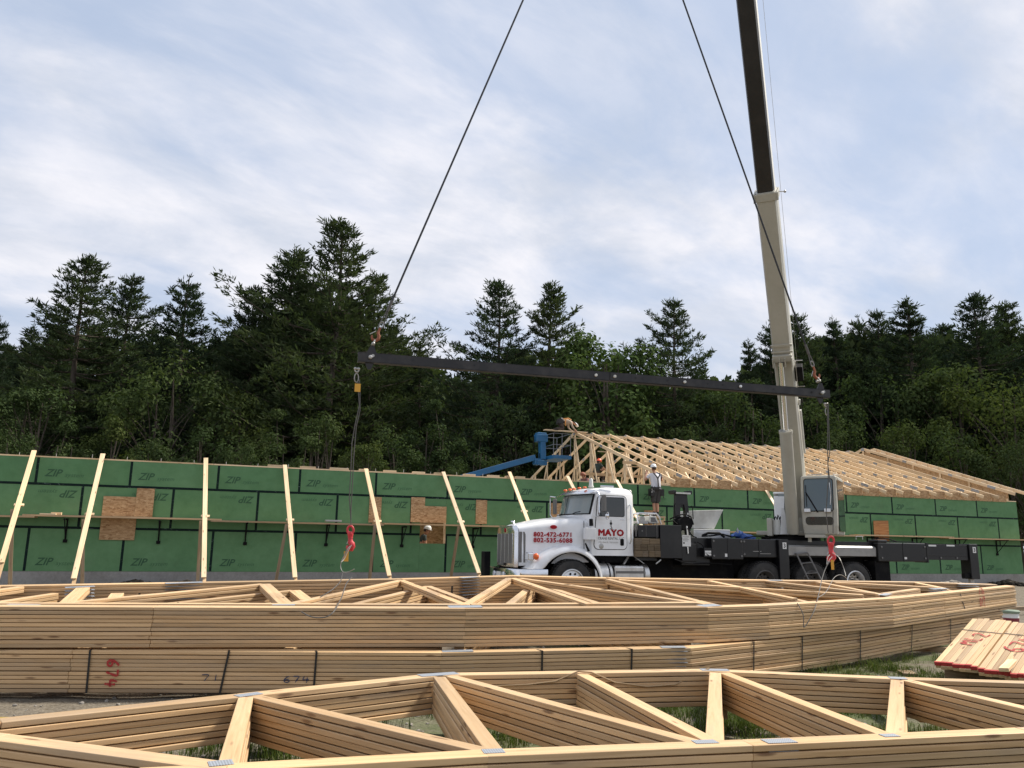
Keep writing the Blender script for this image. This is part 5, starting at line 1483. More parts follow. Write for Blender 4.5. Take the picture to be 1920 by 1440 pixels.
# aluminium side panel
mb = MB(); mb.prism([(6.33, .06, 1.235), (6.33, .05, 1.47), (6.33, .12, 1.515), (6.33, .5, 1.515), (6.33, .5, 1.235)], (2.98, 0, 0)); part(mb, 'side_panel', 'alu_panel', bevel=.006)
mb = MB(); mb.ext((6.30, .2, 1.525), (9.6, .5, 1.635)); part(mb, 'deck_edge', 'black')
# ladder
mb = MB(); L0, L1, D0, D1 = V((6.58, .0, 1.27)), V((6.94, .0, 1.31)), V((6.92, -.25, .22)), V((7.34, -.25, .22))
mb.tube([L0, D0], .022, 6); mb.tube([L1, D1], .022, 6); mb.tube([L0, L1], .03, 6)
for t in (.23, .48, .72, .93): mb.tube([L0.lerp(D0, t), L1.lerp(D1, t)], .014, 6)
mb.tube([L0, L0 + V((0, .2, .05))], .02, 6); mb.tube([L1, L1 + V((0, .2, .05))], .02, 6)
part(mb, 'ladder', 'grilledark')
# mud flaps and rear end
mb = MB(); mb.ext((9.28, .1, .35), (9.80, .55, 1.12)); mb.ext((9.28, 1.9, .35), (9.80, 2.3, 1.12)); mb.ext((9.65, .6, .6), (10.1, 1.85, 1.4)); part(mb, 'rear_bumper', 'blackflat', bevel=.01)
# rear outrigger: box, inner beam, jack
mb = MB(); mb.ext((9.33, .0, 1.10), (11.10, .45, 1.62)); mb.ext((9.36, .02, 1.62), (9.70, .4, 1.70)); ro = part(mb, 'outrigger_beam', 'black', bevel=.025)
mb = MB(); mb.ext((11.11, .03, 1.16), (12.64, .42, 1.60)); mb.ext((11.15, .02, 1.27), (12.6, .03, 1.31)); part(mb, 'outrigger_beam', 'black', bevel=.02)
mb = MB(); mb.box((11.32, .026, 1.565), (.28, .005, .045)); mb.box((12.0, .026, 1.575), (.30, .005, .045)); mb.box((10.28, -.003, 1.20), (.10, .005, .06)); part(mb, 'warning_decal', 'paper', parent=ro)
jack(12.66, 12.98, -.02, .34, 1.63, '3')
mb = MB(); mb.box((12.56, .1, .72), (.2, .12, .12)); part(mb, 'jack_bracket', 'blackflat')
mb = MB(); mb.ext((9.45, .35, 1.64), (11.0, .40, 1.67)); part(mb, 'deck_edge', 'black')
# ---- superstructure, built in world space around the slewing centre
SC = TMAT @ V((7.35, 1.25, 0)); SC.z = 0
BB = dp(1492, 890, 23.0); BT = dp(1399.5, 0, 16.5)
ba = (BT - BB).normalized()
fw = V((ba.x, ba.y, 0)).normalized(); rt = V((-fw.y, fw.x, 0)) * 1.0
if rt.x < 0: rt = -rt
bn = rt.cross(ba).normalized()
if bn.dot(fw) > 0: bn = -bn          # bn points up and backward: the top of the boom
UPZ = V((0, 0, 1))
mb = MB(); mb.lathe([(0, .80), (.12, .80), (.14, .70), (.20, .70)], SC + V((0, 0, 1.6)), (0, 0, 1), 32); wpart(mb, 'turntable', 'blackflat', smooth=30)
mb = MB(); mb.box(SC + UPZ * 1.84 + rt * .05, (1.8, 1.3, .12), (rt, -fw, UPZ)); mb.box(SC + UPZ * 2.0 - fw * -.3 + rt * -.45, (.14, 1.3, .5), (rt, -fw, UPZ)); mb.box(SC + UPZ * 2.3 + fw * -.5 + rt * .33, (.14, 1.0, 1.4), (rt, -fw, UPZ)); mb.box(SC + UPZ * 2.3 + fw * -.5 + rt * -.33, (.14, 1.0, 1.4), (rt, -fw, UPZ)); wpart(mb, 'turret', 'beige', bevel=.02)
# boom sections
def boomsec(t0, t1, w, d, mats, name, inset=0.0):
    """cross-section with clipped lower corners; underside in material 1"""
    prof = [(-w / 2, d / 2), (w / 2, d / 2), (w / 2, -d * .28), (w * .42, -d / 2), (-w * .42, -d / 2), (-w / 2, -d * .28)]
    rings = []
    for t in (t0, t1):
        c = BB + ba * t
        rings.append([c + rt * x + bn * y for x, y in prof])
    mb = MB(); mb.loft(rings)
    mb.m = [0, 0, 1, 1, 1, 0, 0, 0]
    return wpart(mb, name, mats, bevel=.012)
def t_at(py):
    lo, hi = -10, 40
    for _ in range(50):
        m = (lo + hi) / 2; P = BB + ba * m
        d = P - CAMP
        yc = d.y * math.cos(PITCH) + d.z * math.sin(PITCH); zc = -d.y * math.sin(PITCH) + d.z * math.cos(PITCH)
        v = 720 + math.sin(ROLL) * FPX * d.x / yc - math.cos(ROLL) * FPX * zc / yc
        if v > py: lo = m
        else: hi = m
    return lo
t1 = t_at(357)
b1 = boomsec(t_at(985), t1, .50, .62, ['beige', 'beige'], 'boom_section')
b2 = boomsec(t1 - .3, t1 + 9.5, .43, .52, ['white_dull', 'boomblack'], 'boom_section')
b3 = boomsec(t1 + 9.2, t1 + 17, .36, .44, ['white_dull', 'boomblack'], 'boom_section')
tip = BB + ba * (t1 + 17)
mb = MB(); mb.box(tip, (.34, .5, .8), (rt, bn, ba)); mb.lathe([(0, .22), (.1, .22)], tip - bn * .3 - rt * .05, rt, 16); wpart(mb, 'boom_head', 'beige')
mb = MB(); c = BB + ba * (t1 - .12)
mb.box(c - bn * .30, (.60, .06, .20), (rt, bn, ba)); mb.box(c + rt * .275, (.03, .7, .2), (rt, bn, ba)); mb.box(c - rt * .275, (.05, .7, .22), (rt, bn, ba)); mb.box(c + bn * .34, (.58, .04, .18), (rt, bn, ba)); wpart(mb, 'boom_collar', 'beige', bevel=.01)
mb = MB()
for y in (640, 652):
    c = BB + ba * t_at(y); mb.box(c - bn * .32, (.54, .05, .07 if y < 645 else .05), (rt, bn, ba))
c = BB + ba * t_at(662); mb.box(c - bn * .37, (.50, .14, .18), (rt, bn, ba))
for k in (-.24, -.07, .07, .24): mb.box(BB + ba * t_at(668) + rt * k - bn * .42, (.03, .18, .26), (rt, bn, ba))
wpart(mb, 'cylinder_bracket', 'beige', bevel=.008)
# lift cylinder
cy1 = BB + ba * t_at(668) - bn * .44 - rt * .05
cy0 = dp(1487, 998, 22.6)
cm = cy0.lerp(cy1, .55)
pm = dp(1481, 815, 22.3)
dirc = (cy1 - cy0).normalized(); 
cs = cy0 + dirc * ((pm.z - cy0.z) / dirc.z)
mb = MB(); mb.tube([cy0, cs], .165, 20); mb.lathe([(0, .18), (.08, .18)], cs - dirc * .08, dirc, 20); wpart(mb, 'lift_cylinder', 'beige', smooth=35)
mb = MB(); mb.tube([cs, cy1], .075, 14); wpart(mb, 'cylinder_rod', 'chrome', smooth=35)
# right-hand trim on the boom: hose tray, winch box, rope
mb = MB(); mb.box(BB + ba * ((t_at(830) + t_at(790)) / 2) + rt * .30, (.05, .08, t_at(770) - t_at(850)), (rt, bn, ba)); mb.tube([BB + ba * t_at(760) + rt * .28, BB + ba * t_at(750) + rt * .30], .03, 6); wpart(mb, 'boom_trim', 'white_dull')
mb = MB(); mb.box(BB + ba * t_at(700) + rt * .36, (.20, .28, .42), (rt, bn, ba)); wpart(mb, 'hose_drum', 'blackflat', bevel=.02)
mb = MB()
for k in range(2):
    mb.tube([BB + ba * t_at(675 + 48 * k) + rt * .25 - bn * .1, BB + ba * t_at(675 + 48 * k) + rt * .48 - bn * .12], .012, 5)
mb.tube([BB + ba * t_at(675) + rt * .3 - bn * .15, BB + ba * t_at(723) + rt * .3 - bn * .15], .012, 5); wpart(mb, 'drum_bracket', 'alu')
mb = MB(); mb.tube([BB + ba * t_at(720) + rt * .30 + bn * .4, BB + ba * (t1 + 6) + rt * .34 + bn * .42], .0045, 5); mb.tube([BB + ba * t_at(362) + rt * .24, BB + ba * t_at(364) + rt * .42], .012, 5); mb.ball(BB + ba * t_at(364) + rt * .44, .035, 0, 8, 6); wpart(mb, 'hoist_rope', 'steel')
# operator's cab
CC = dp(1536, 960, 22.1); CC.z = 0
cr = (rt + fw * 0.10).normalized(); cf = V((cr.y, -cr.x, 0))
if cf.dot(fw) < 0: cf = -cf
def cabp(x, y, z): return CC + cr * x + cf * y + UPZ * z
def cabring(z, hw, f, b):
    return [cabp(-hw, f, z), cabp(hw, f, z), cabp(hw, b, z), cabp(-hw, b, z)]
mb = MB(); mb.loft([cabring(1.80, .43, -.06, -1.5), cabring(2.05, .455, .0, -1.55), cabring(2.5, .47, .02, -1.55), cabring(3.36, .465, -.10, -1.5), cabring(3.42, .44, -.14, -1.45)])
oc = wpart(mb, 'operator_cab', 'beige', bevel=.035)
def quad(name, pts, m, parent, th=.006, nrm=None):
    mb = MB(); mb.prism(pts, (nrm or cf) * th)
    return wpart(mb, name, m, bevel=0.0, parent=parent)
def fz(z): return (.02 + (z - 2.5) / .86 * -.12) if z > 2.5 else (.0 + (z - 2.05) / .45 * .02 if z > 2.05 else -.06 + (z - 1.8) / .25 * .06)
def cpts(x0, x1, z0, z1, r, lift):
    return [cabp(x, fz(z) + lift, z) for x, z in rr(x0, x1, z0, z1, r)]
quad('front_window_seal', cpts(-.385, .385, 2.42, 3.33, .07, .002), 'blackflat', oc)
quad('front_window', cpts(-.365, .365, 2.44, 3.31, .06, .009), 'glass_crane', oc)
quad('lower_window', cpts(-.36, .36, 2.06, 2.28, .08, .004), 'glass', oc)
sp = [cabp(.478, y, z) for y, z in ((-.16, 2.0), (-.17, 3.30), (-1.4, 3.30), (-1.4, 1.9), (-.3, 1.9))]
quad('side_window', sp, 'glass', oc, .004, cr)
mb = MB(); mb.tube([cabp(-.33, fz(2.95) + .03, 2.95), cabp(-.18, fz(2.7) + .03, 2.68), cabp(-.03, fz(2.42) + .03, 2.40)], .017, 6); mb.tube([cabp(-.33, fz(3.1) + .03, 3.15), cabp(-.31, fz(2.6) + .03, 2.55)], .008, 5); wpart(mb, 'wiper', 'blackflat', parent=oc)
for x in (-.29, .23):
    mb = MB(); mb.box(cabp(x, fz(2.45) + .06, 2.45), (.17, .08, .10), (cr, cf, UPZ)); lm = wpart(mb, 'work_lamp', 'alu', bevel=.01, parent=oc)
    mb = MB(); mb.box(cabp(x, fz(2.45) + .102, 2.45), (.15, .006, .08), (cr, cf, UPZ)); wpart(mb, 'lamp_glass', 'lamp', parent=oc)
mb = MB(); mb.box(cabp(.02, -.3, 2.98), (.36, .06, .10), (cr, cf, UPZ)); mb.box(cabp(-.08, -.3, 2.72), (.10, .06, .26), (cr, cf, UPZ)); wpart(mb, 'seat', 'steel', parent=oc)
mb = MB(); mb.tube([cabp(.40, -.12, 3.44), cabp(.49, -.3, 3.42), cabp(.50, -.6, 3.38)], .012, 6); mb.tube([cabp(-.3, -.2, 3.44), cabp(.1, -.2, 3.45)], .014, 6); mb.tube([cabp(.30, fz(3) + .03, 3.2), cabp(.33, fz(2.8) + .05, 2.9), cabp(.30, fz(2.6) + .03, 2.6)], .012, 6); wpart(mb, 'grab_rail', 'alu', parent=oc)
mb = MB(); mb.box(cabp(-.12, -.1, 1.76), (.5, .6, .08), (cr, cf, UPZ)); mb.tube([cabp(-.28, .02, 1.72), cabp(-.28, .02, 1.60)], .05, 8); wpart(mb, 'cab_mount', 'beige')
mb = MB(); mb.tube([cabp(.9, .1, 1.68), cabp(.9, .1, 1.76), cabp(1.06, .1, 1.76), cabp(1.06, .1, 1.68)], .01, 5); wpart(mb, 'deck_handle', 'alu')
# left side of the turret: control box, post, tanks
def LW(px, py, Y): return dp(px, py, Y)
c = LW(1465, 965, 23.6)
mb = MB(); mb.box(V((c.x, c.y, 2.55)), (.34, .5, .72), (rt, -fw, UPZ)); mb.box(V((c.x - .0, c.y, 2.99)), (.36, .5, .06), (rt, -fw, UPZ)); wpart(mb, 'control_box', 'white', bevel=.02)
mb = MB(); mb.box(V((c.x, c.y - .26, 2.86)), (.30, .02, .2), (rt, -fw, UPZ)); wpart(mb, 'control_panel', 'glass_grey')
c = LW(1457, 995, 23.0)
mb = MB(); mb.lathe([(0, .13), (.40, .13), (.42, .11)], V((c.x, c.y, 1.80)), (0, 0, 1), 18); wpart(mb, 'oil_tank', 'white_dull', smooth=35)
mb = MB()
for k in range(5):
    a = LW(1452 + k * 5, 979, 22.9); mb.tube([V((a.x, a.y, 2.2)), V((a.x + .03, a.y - .02, 2.30 + .04 * (k % 2))), V((a.x + .08, a.y, 2.24)), V((a.x + .10, a.y, 2.0))], .018, 6)
a = LW(1472, 940, 23.2); mb.tube([V((a.x, a.y, 2.9)), V((a.x - .05, a.y - .1, 2.6)), V((a.x, a.y, 2.3))], .016, 6)
wpart(mb, 'hydraulic_hose', 'blackflat', smooth=True)
c = LW(1471, 1000, 22.8); mb = MB(); mb.prism([V((c.x - .12, c.y, 1.8)), V((c.x + .13, c.y, 1.8)), V((c.x + .02, c.y, 2.55)), V((c.x - .06, c.y, 2.55))], -fw * .08); wpart(mb, 'turret_gusset', 'white', bevel=.01)
# truck-borne things that lift off ------------------------------------------------
def tthing(mb, name, mats, label, cat, group=None, smooth=False, bevel=0.0):
    mb.v = [TMAT @ q for q in mb.v]
    c = sum(mb.v, V((0, 0, 0))) / len(mb.v); mb.v = [q - c for q in mb.v]
    o = mb.build(name, mats, None, smooth, bevel); o.location = c
    return tag(o, label, cat, group)
rows = [(1.15, (1.79, 2.0, 2.17, 2.33, 2.50)), (1.305, (1.79, 1.93, 2.13, 2.32, 2.50)), (1.46, (1.79, 1.98, 2.20, 2.50))]
nm = ['bottom', 'middle', 'top']; cn = ['first', 'second', 'third', 'fourth']
for r, (z, xs) in enumerate(rows):
    for k in range(len(xs) - 1):
        mb = MB(); yy = random.uniform(-.015, .015)
        mb.ext((xs[k] + .003, .10 + yy, z), (xs[k + 1] - .003, .85 + yy, z + .152))
        tthing(mb, 'cribbing_block', 'timber', 'weathered cribbing block behind the cab, %s row, %s from the cab' % (nm[r], cn[k]), 'timber block', 'wooden cribbing blocks on the truck', bevel=.008)
gen = thing('generator', 'small white and chrome portable generator on the black cabinet behind the cab', 'generator', TMAT @ V((2.3, .55, 1.985)), TA)
mb = MB()
for y in (-.2, .2):
    mb.tube([(-.30, y, .0), (-.32, y, .22), (-.26, y, .27), (.24, y, .27), (.32, y, .18), (.36, y, .0)], .02, 8)
mb.tube([(-.26, -.2, .27), (-.26, .2, .27)], .02, 8); mb.tube([(.24, -.2, .27), (.24, .2, .27)], .02, 8); mb.build('tube_frame', 'chrome', gen, smooth=True)
mb = MB(); mb.prism([(.05, -.17, .02), (.33, -.17, .02), (.24, -.17, .21), (.05, -.17, .21)], (0, .34, 0)); mb.build('housing', 'white_dull', gen, bevel=.015)
mb = MB(); mb.prism([(.09, -.176, .05), (.26, -.176, .05), (.21, -.176, .17), (.09, -.176, .17)], (0, .004, 0)); mb.build('control_panel', 'grilledark', gen)
mb = MB(); mb.lathe([(0, .08), (.2, .08)], (-.13, -.12, .12), (0, 1, 0), 14); mb.box((-.13, 0, .04), (.28, .3, .07)); mb.build('engine', 'steel', gen, smooth=30)
mb = MB(); rnd = random.Random(5)
for k in range(5): mb.ball((5.05 + k * .11, .5 + rnd.uniform(-.06, .06), 1.71 + (.05 if k < 3 else 0)), (.14, .16, .07 + .03 * (k == 1)), 0, 20, 14)
mb.v = [q + V((.05 * mnoise.noise(q * 9), .05 * mnoise.noise(q * 9 + V((5, 0, 0))), .06 * mnoise.noise(q * 11) - .02)) for q in mb.v]
tthing(mb, 'crumpled_tarp', 'tarp', 'crumpled blue tarp lying on the crane deck', 'tarp', smooth=True)
mb = MB(); mb.lathe([(0, .03), (.10, .03), (.13, .012), (.16, .012)], (5.02, .40, 1.79), (0, 0, 1), 10); tthing(mb, 'spray_bottle', 'galv', 'small pale bottle standing by the blue tarp', 'bottle', smooth=True)

# ------------------------------------------------------------------ lifting beam and its rigging
YL, YR = 9.5, 11.4
def lp(px, py, f): return dp(px, py, YL + (YR - YL) * f)
EL, ER = lp(671, 668.5, 0), lp(1556, 738.5, 1)
bx = (ER - EL).normalized(); bz = V((0, 0, 1)); by = bz.cross(bx).normalized(); bz = bx.cross(by)
LBEAM = (ER - EL).length
tb = thing('lifting_beam', 'long black steel lifting beam hanging level in front of the trees', 'lifting beam', EL.lerp(ER, .5))
def bpnt(t, y=0, z=0): return EL + bx * (LBEAM * t) + by * y + bz * z
def bpart(mb, name, m, smooth=False, bevel=0.0): return mb.build(name, m, tb, smooth, bevel, world=True)
mb = MB(); L = LBEAM
mb.box(bpnt(.5, 0, 0), (L, .012, .118), (bx, by, bz)); mb.box(bpnt(.5, .04, .0535), (L - .004, .092, .011), (bx, by, bz)); mb.box(bpnt(.5, .04, -.0555), (L - .004, .092, .011), (bx, by, bz))
bpart(mb, 'channel', 'beam')
mb = MB(); mb.box(bpnt(.70, -.012, 0), (L * .42, .010, .104), (bx, by, bz)); bpart(mb, 'splice_plate', 'beam')
for t in (.46, .499, .652, .78):
    mb = MB(); mb.lathe([(0, .019), (.02, .019), (.022, .012)], bpnt(t, -.018 if t > .49 else -.006, .0), -by, 14); bpart(mb, 'bolt_head', 'white_dull' if t < .78 else 'lamp', True)
for t in (.10, .215, .33, .545, .56, .615, .705, .74, .86, .955):
    mb = MB(); mb.lathe([(0, .014), (.003, .014)], bpnt(t, -.0065 if t < .49 else -.018, .005), -by, 10); bpart(mb, 'bolt_hole', 'blackink')
for t, s in ((0.022, 1), (.978, -1)):
    mb = MB()
    mb.prism([bpnt(t, .02, .058) - bx * .05, bpnt(t, .02, .058) + bx * .08, bpnt(t, .02, .155) + bx * .045, bpnt(t, .02, .155) + bx * .0], by * .02)
    mb.prism([bpnt(t, .02, -.06) - bx * .06, bpnt(t, .02, -.06) + bx * .05, bpnt(t, .02, -.145) + bx * .02, bpnt(t, .02, -.145) - bx * .02], by * .02)
    bpart(mb, 'lug', 'beam')
    mb = MB(); mb.lathe([(0, .025), (.03, .025), (.035, .012)], bpnt(t + .0 * s, -.006, .0), -by, 8); mb.lathe([(0, .02), (.025, .02)], bpnt(t, -.006, .02) + bx * .03, -by, 6); bpart(mb, 'end_bolt', 'steel')
def shackle(c, up, side, r, rod, m='steel', parent=None, name='shackle'):
    """bow shackle: bow loop with a pin across its mouth"""
    up, side = up.normalized(), side.normalized()
    mb = MB(); pts = []
    for i in range(13):
        a = R(-30 + i * 20); pts.append(c + side * math.cos(a) * r + up * (math.sin(a) * r * 1.25))
    mb.tube(pts, rod, 8); mb.tube([pts[0] - side * -rod * 1.5, pts[-1] + side * -rod * 1.5], rod * 1.15, 8)
    mb.ball(pts[0], rod * 2.0, 0, 8, 6); mb.ball(pts[-1], rod * 2.0, 0, 8, 6)
    return mb.build(name, m, parent, True, world=parent is not None)
def ringlink(c, up, side, rx, rz, rod, m='steel', name='link', parent=None):
    mb = MB(); pts = [c + side.normalized() * math.cos(a) * rx + up.normalized() * math.sin(a) * rz for a in [2 * math.pi * i / 18 for i in range(19)]]
    mb.tube(pts, rod, 7); return mb.build(name, m, parent, True, world=parent is not None)
def hookmesh(c, down, side, s, rod):
    """fish-hook curve hanging from c"""
    mb = MB(); pts, rs = [], []
    for u, w, r in ((0, 0, .8), (0, .25, .95), (.0, .45, 1.1), (.16, .62, 1.25), (.20, .85, 1.35), (.06, 1.05, 1.3), (-.16, 1.06, 1.1), (-.30, .92, .8), (-.33, .76, .45)):
        pts.append(c + side * (u * s) + down * (w * s)); rs.append(rod * r)
    mb.tube(pts, rs, 9); return mb
HK = dp(1146, -379, 10.4)
def sling(name, label, a, b, hook_m, eye, sidev, px_h):
    t = thing(name, label, 'sling', a, 0, 'wire rope slings carrying the beam')
    d = (HK - a).normalized()
    mb = MB(); e = a + d * eye
    mb.tube([e, HK], .0135, 8); mb.build('wire_rope', 'rope_dark', t, True, world=True)
    mb = MB(); sd = by.cross(d).normalized()
    for s in (-1, 1): mb.tube([e + d * .06, e, a + d * eye * .55 + sd * s * .022, a + d * .14 + sd * s * .030, a + d * .10], .0085, 6)
    mb.tube([e - d * .05, e + d * .10], .021, 8); mb.build('eye_splice', 'rope', t, True, world=True)
    return t, d
aL = bpnt(.022, .03, .15) + bx * .02; aR = bpnt(.978, .03, .15) - bx * .0
tl, dl = sling('wire_sling', 'long wire rope sling running up from the left end of the beam', aL + (HK - aL).normalized() * .14, None, 'rust', .40, None, 0)
tr_, dr_ = sling('wire_sling', 'long wire rope sling running up across the crane boom', aR + (HK - aR).normalized() * .16, None, 'rust', .34, None, 0)
for t, d, a in ((tl, dl, aL), (tr_, dr_, aR)):
    side = by.cross(d).normalized()
    shackle(a + d * .05, d, by, .028, .011, 'steel', t)
    mb = hookmesh(a + d * .26, -d, side * (-1 if t is tr_ else 1), .17, .016); mb.build('sling_hook', 'rust', t, True, world=True)
    mb = MB(); mb.tube([a + d * .20 - side * .03, a + d * .13 - side * .085], .006, 5); mb.build('hook_latch', 'steel', t, True, world=True)
    ringlink(a + d * .30, d, side, .026, .042, .008, 'steel', 'thimble', t)
# hook lines hanging from the beam ends
def hookline(label, f, base_t, path, ringp, rods, chokers, tagp, ytag):
    YY = YL + (YR - YL) * f
    def q(px, py, dy=0.0): return dp(px, py, YY + dy)
    t = thing('hook_line', label, 'hook line', bpnt(base_t, .03, -.14), 0, 'red hooks hanging from the lifting beam')
    p0 = bpnt(base_t, .03, -.13)
    U = V((0, 0, -1)); S = bx
    shackle(p0 + U * .03, U, S, .022, .010, 'steel', t)
    ringlink(p0 + U * .13, U, (bx + by * .3), .026, .055, .007, 'rope_bright', 'link', t)
    for k, pth in enumerate(path):
        mb = MB(); mb.tube([q(*a) for a in pth], .0062, 6); mb.build('cable', 'rope', t, True, world=True)
    # swivel hook: red bow on top, body, hook
    c = q(*ringp)
    side = (q(ringp[0] + 10, ringp[1]) - c).normalized()
    dn = (q(ringp[0], ringp[1] + 10) - c).normalized()
    s = (q(ringp[0], ringp[1] + 10) - c).length / 10
    sc = s * 41
    mb = MB(); pts = []
    for i in range(15):
        a = R(-50 + i * 20); pts.append(c + side * math.cos(a) * sc * .14 - dn * (math.sin(a) * sc * .19))
    mb.tube(pts, sc * .052, 8)
    mb.tube([c + dn * sc * .12 - side * sc * .12, c + dn * sc * .12 + side * sc * .12], sc * .06, 8)
    mb.lathe([(0, sc * .12), (sc * .12, sc * .14), (sc * .18, sc * .11), (sc * .26, sc * .12)], c + dn * sc * .10, dn, 12)
    bow = mb.build('swivel', 'hookred', t, True, world=True)
    mb = hookmesh(c + dn * sc * .30, dn, side * .8, sc * .52, sc * .115); mb.build('hook', 'hookred', t, True, world=True)
    mb = MB(); mb.tube([c + dn * sc * .45 - side * sc * .05, c + dn * sc * .62 - side * sc * .16], sc * .03, 6); mb.build('hook_latch', 'steel', t, True, world=True)
    for name, pth, m, r in chokers:
        mb = MB(); P = [dp(px, py, Y) for px, py, Y in pth]
        # smooth the polyline
        for _ in range(2):
            n = [P[0]]
            for a, b in zip(P, P[1:]): n += [a.lerp(b, .25), a.lerp(b, .75)]
            P = n + [P[-1]]
        mb.tube(P, r, 6); mb.build(name, m, t, True, world=True)
    for (px, py, w, h, dy) in tagp:
        c = q(px, py, dy); mb = MB(); mb.box(c, (w, .004, h), (bx, by, V((0, 0, 1)))); mb.build('tag', 'tag', t, world=True)
    return t
hookline('left hook line, thin cables down to a red swivel hook before the green wall', 0.0, .0, [[(674, 712), (675, 735), (675, 770), (668, 800), (663, 860), (661, 905), (658, 955), (658, 985)], [(671, 714), (672, 735), (674, 760), (666, 795), (660, 830), (658, 880), (655, 935), (658, 975)]],
    (657, 994), 0, [('choker_cable', [(656, 1024, 9.45), (651, 1030, 9.4), (645, 1042, 9.35), (640, 1052, 9.3)], 'rope', .0065), ('choker_cable', [(659, 1022, 9.45), (652, 1034, 9.4), (646, 1048, 9.35), (640, 1054, 9.3)], 'rope_bright', .0042),
      ('choker_cable', [(640, 1052, 9.3), (638, 1064, 9.3), (643, 1074, 9.25), (655, 1072, 9.25), (664, 1067, 9.2)], 'rope_bright', .0042),
      ('choker_cable', [(642, 1074, 9.2), (640, 1088, 9.0), (632, 1098, 8.9), (620, 1108, 8.7), (600, 1120, 8.6)], 'rope', .0055), ('choker_cable', [(660, 1082, 9.2), (650, 1092, 9.0), (645, 1106, 8.8), (640, 1122, 8.5), (634, 1132, 8.2), (630, 1142, 7.7), (617, 1156, 7.62), (598, 1159, 7.62), (580, 1156, 7.62), (565, 1147, 7.66)], 'rope', .0055)],
    [(670.5, 727, .07, .10, -.02), (649, 1043, .055, .115, -.1)], 0)
hookline('right hook line, double cable down to a red hook in front of the crane deck', 1.0, .992, [[(1551, 756), (1552, 800), (1552, 850), (1553, 900), (1549, 960), (1553, 1000)], [(1553, 756), (1554, 800), (1556, 848), (1552, 870), (1556, 900), (1562, 960), (1562, 1000)]],
    (1558, 1014), 0, [('choker_cable', [(1556, 1040, 11.2), (1551, 1045, 11.1), (1550, 1062, 11.0), (1553, 1052, 11.0), (1560, 1044, 11.1)], 'rope_bright', .0042), ('choker_cable', [(1556, 1052, 11.1), (1548, 1064, 11.0), (1541, 1085, 10.8), (1536, 1110, 10.3), (1530, 1135, 9.85), (1524, 1152, 9.7), (1506, 1181, 9.6), (1507, 1165, 9.62), (1506, 1150, 9.64), (1495, 1131, 9.7)], 'rope', .0055),
      ('choker_cable', [(1561, 1037, 11.2), (1572, 1043, 11.1), (1577, 1052, 11.0), (1582, 1065, 11.0), (1586, 1080, 10.9)], 'rope_bright', .0042), ('choker_cable', [(1535, 1120, 10.6), (1548, 1112, 10.8), (1556, 1098, 11.0), (1563, 1083, 11.2), (1573, 1077, 11.4), (1581, 1079, 11.6), (1588, 1085, 11.8)], 'rope_bright', .0036)],
    [(1561, 1059, .045, .13, -.15)], 1)

# ------------------------------------------------------------------ blue boom lift inside the open bay
lo = 9.0
def lq(px, py, off=lo): return vplane(px, py, W0 + WL * off, WL)
LB0 = lq(1003, 857); LB1 = lq(893, 888); ddir = (LB1 - LB0).normalized()
LBASE = LB0 + ddir * 7.5
tl_ = thing('boom_lift', 'blue boom lift with empty basket behind the wall, beside the open roof', 'boom lift', (LBASE.x, LBASE.y, .2), WA)
def lpart(mb, name, m, bevel=0.0, smooth=False): return mb.build(name, m, tl_, smooth, bevel, world=True)
mb = MB(); mb.beam(LB0 + V((0, 0, -.02)), LB0 + ddir * 4.2, .22, .26); mb.beam(LB0 + ddir * 4.0, LBASE + V((0, 0, 0)), .30, .34); lpart(mb, 'boom_arm', 'blue', .012)
mb = MB(); mb.beam(LB0 + ddir * .1 + V((0, 0, .115)), LB0 + ddir * 4.2 + V((0, 0, .115)), .16, .03); lpart(mb, 'arm_cover', 'lift_grey')
def LO(px, py): return lq(px, py)
mb = MB(); a = LO(1017, 862); b_ = LO(1016, 826)
mb.beam(a, b_, .34, .26, WD); mb.box(LO(1014, 868), (.5, .4, .22), (WD, WL, V((0, 0, 1)))); mb.box(LO(1008, 866), (.4, .3, .3), (WD, WL, V((0, 0, 1)))); lpart(mb, 'jib_mast', 'blue', .02)
mb = MB(); mb.box(LO(1014, 822), (.58, .4, .36), (WD, WL, V((0, 0, 1)))); mb.box(LO(1014, 814), (.48, .36, .12), (WD, WL, V((0, 0, 1)))); lpart(mb, 'control_console', 'blue', .03)
fl = LO(1041, 860)
mb = MB(); mb.box(fl, (.95, 1.7, .17), (WD, WL, V((0, 0, 1)))); lpart(mb, 'basket_floor', 'blue', .02)
mb = MB()
for i in (-1, 1):
    for j in (-.8, .8): mb.tube([fl + WD * .44 * i + WL * j + V((0, 0, .08)), fl + WD * .44 * i + WL * j + V((0, 0, 1.12))], .016, 6)
for z in (.58, 1.12):
    P = [fl + WD * x + WL * y + V((0, 0, z)) for x, y in ((-.44, -.8), (.44, -.8), (.44, .8), (-.44, .8), (-.44, -.8))]; mb.tube(P, .016, 6)
mb.tube([fl + V((0, -.0, .08)) - WL * .8, fl - WL * .8 + V((0, 0, 1.12))], .016, 6)
lpart(mb, 'guard_rail', 'lift_grey')
mb = MB(); mb.tube([LO(1004, 866), LO(1003, 876), LO(1012, 872), LO(1012, 850)], .03, 6); mb.tube([LO(1001, 818), LO(1001, 840)], .03, 6); lpart(mb, 'hose_loop', 'blackflat', 0, True)
mb = MB(); bc = V((LBASE.x, LBASE.y, 0)); mb.box(bc + V((0, 0, .75)), (3.0, 1.9, .5), (WD, WL, V((0, 0, 1)))); mb.box(bc + V((0, 0, 1.5)), (1.8, 1.5, 1.0), (WD, WL, V((0, 0, 1)))); mb.tube([bc + V((0, 0, 1.6)), LBASE], .25, 10); lpart(mb, 'chassis', 'blue', .03)
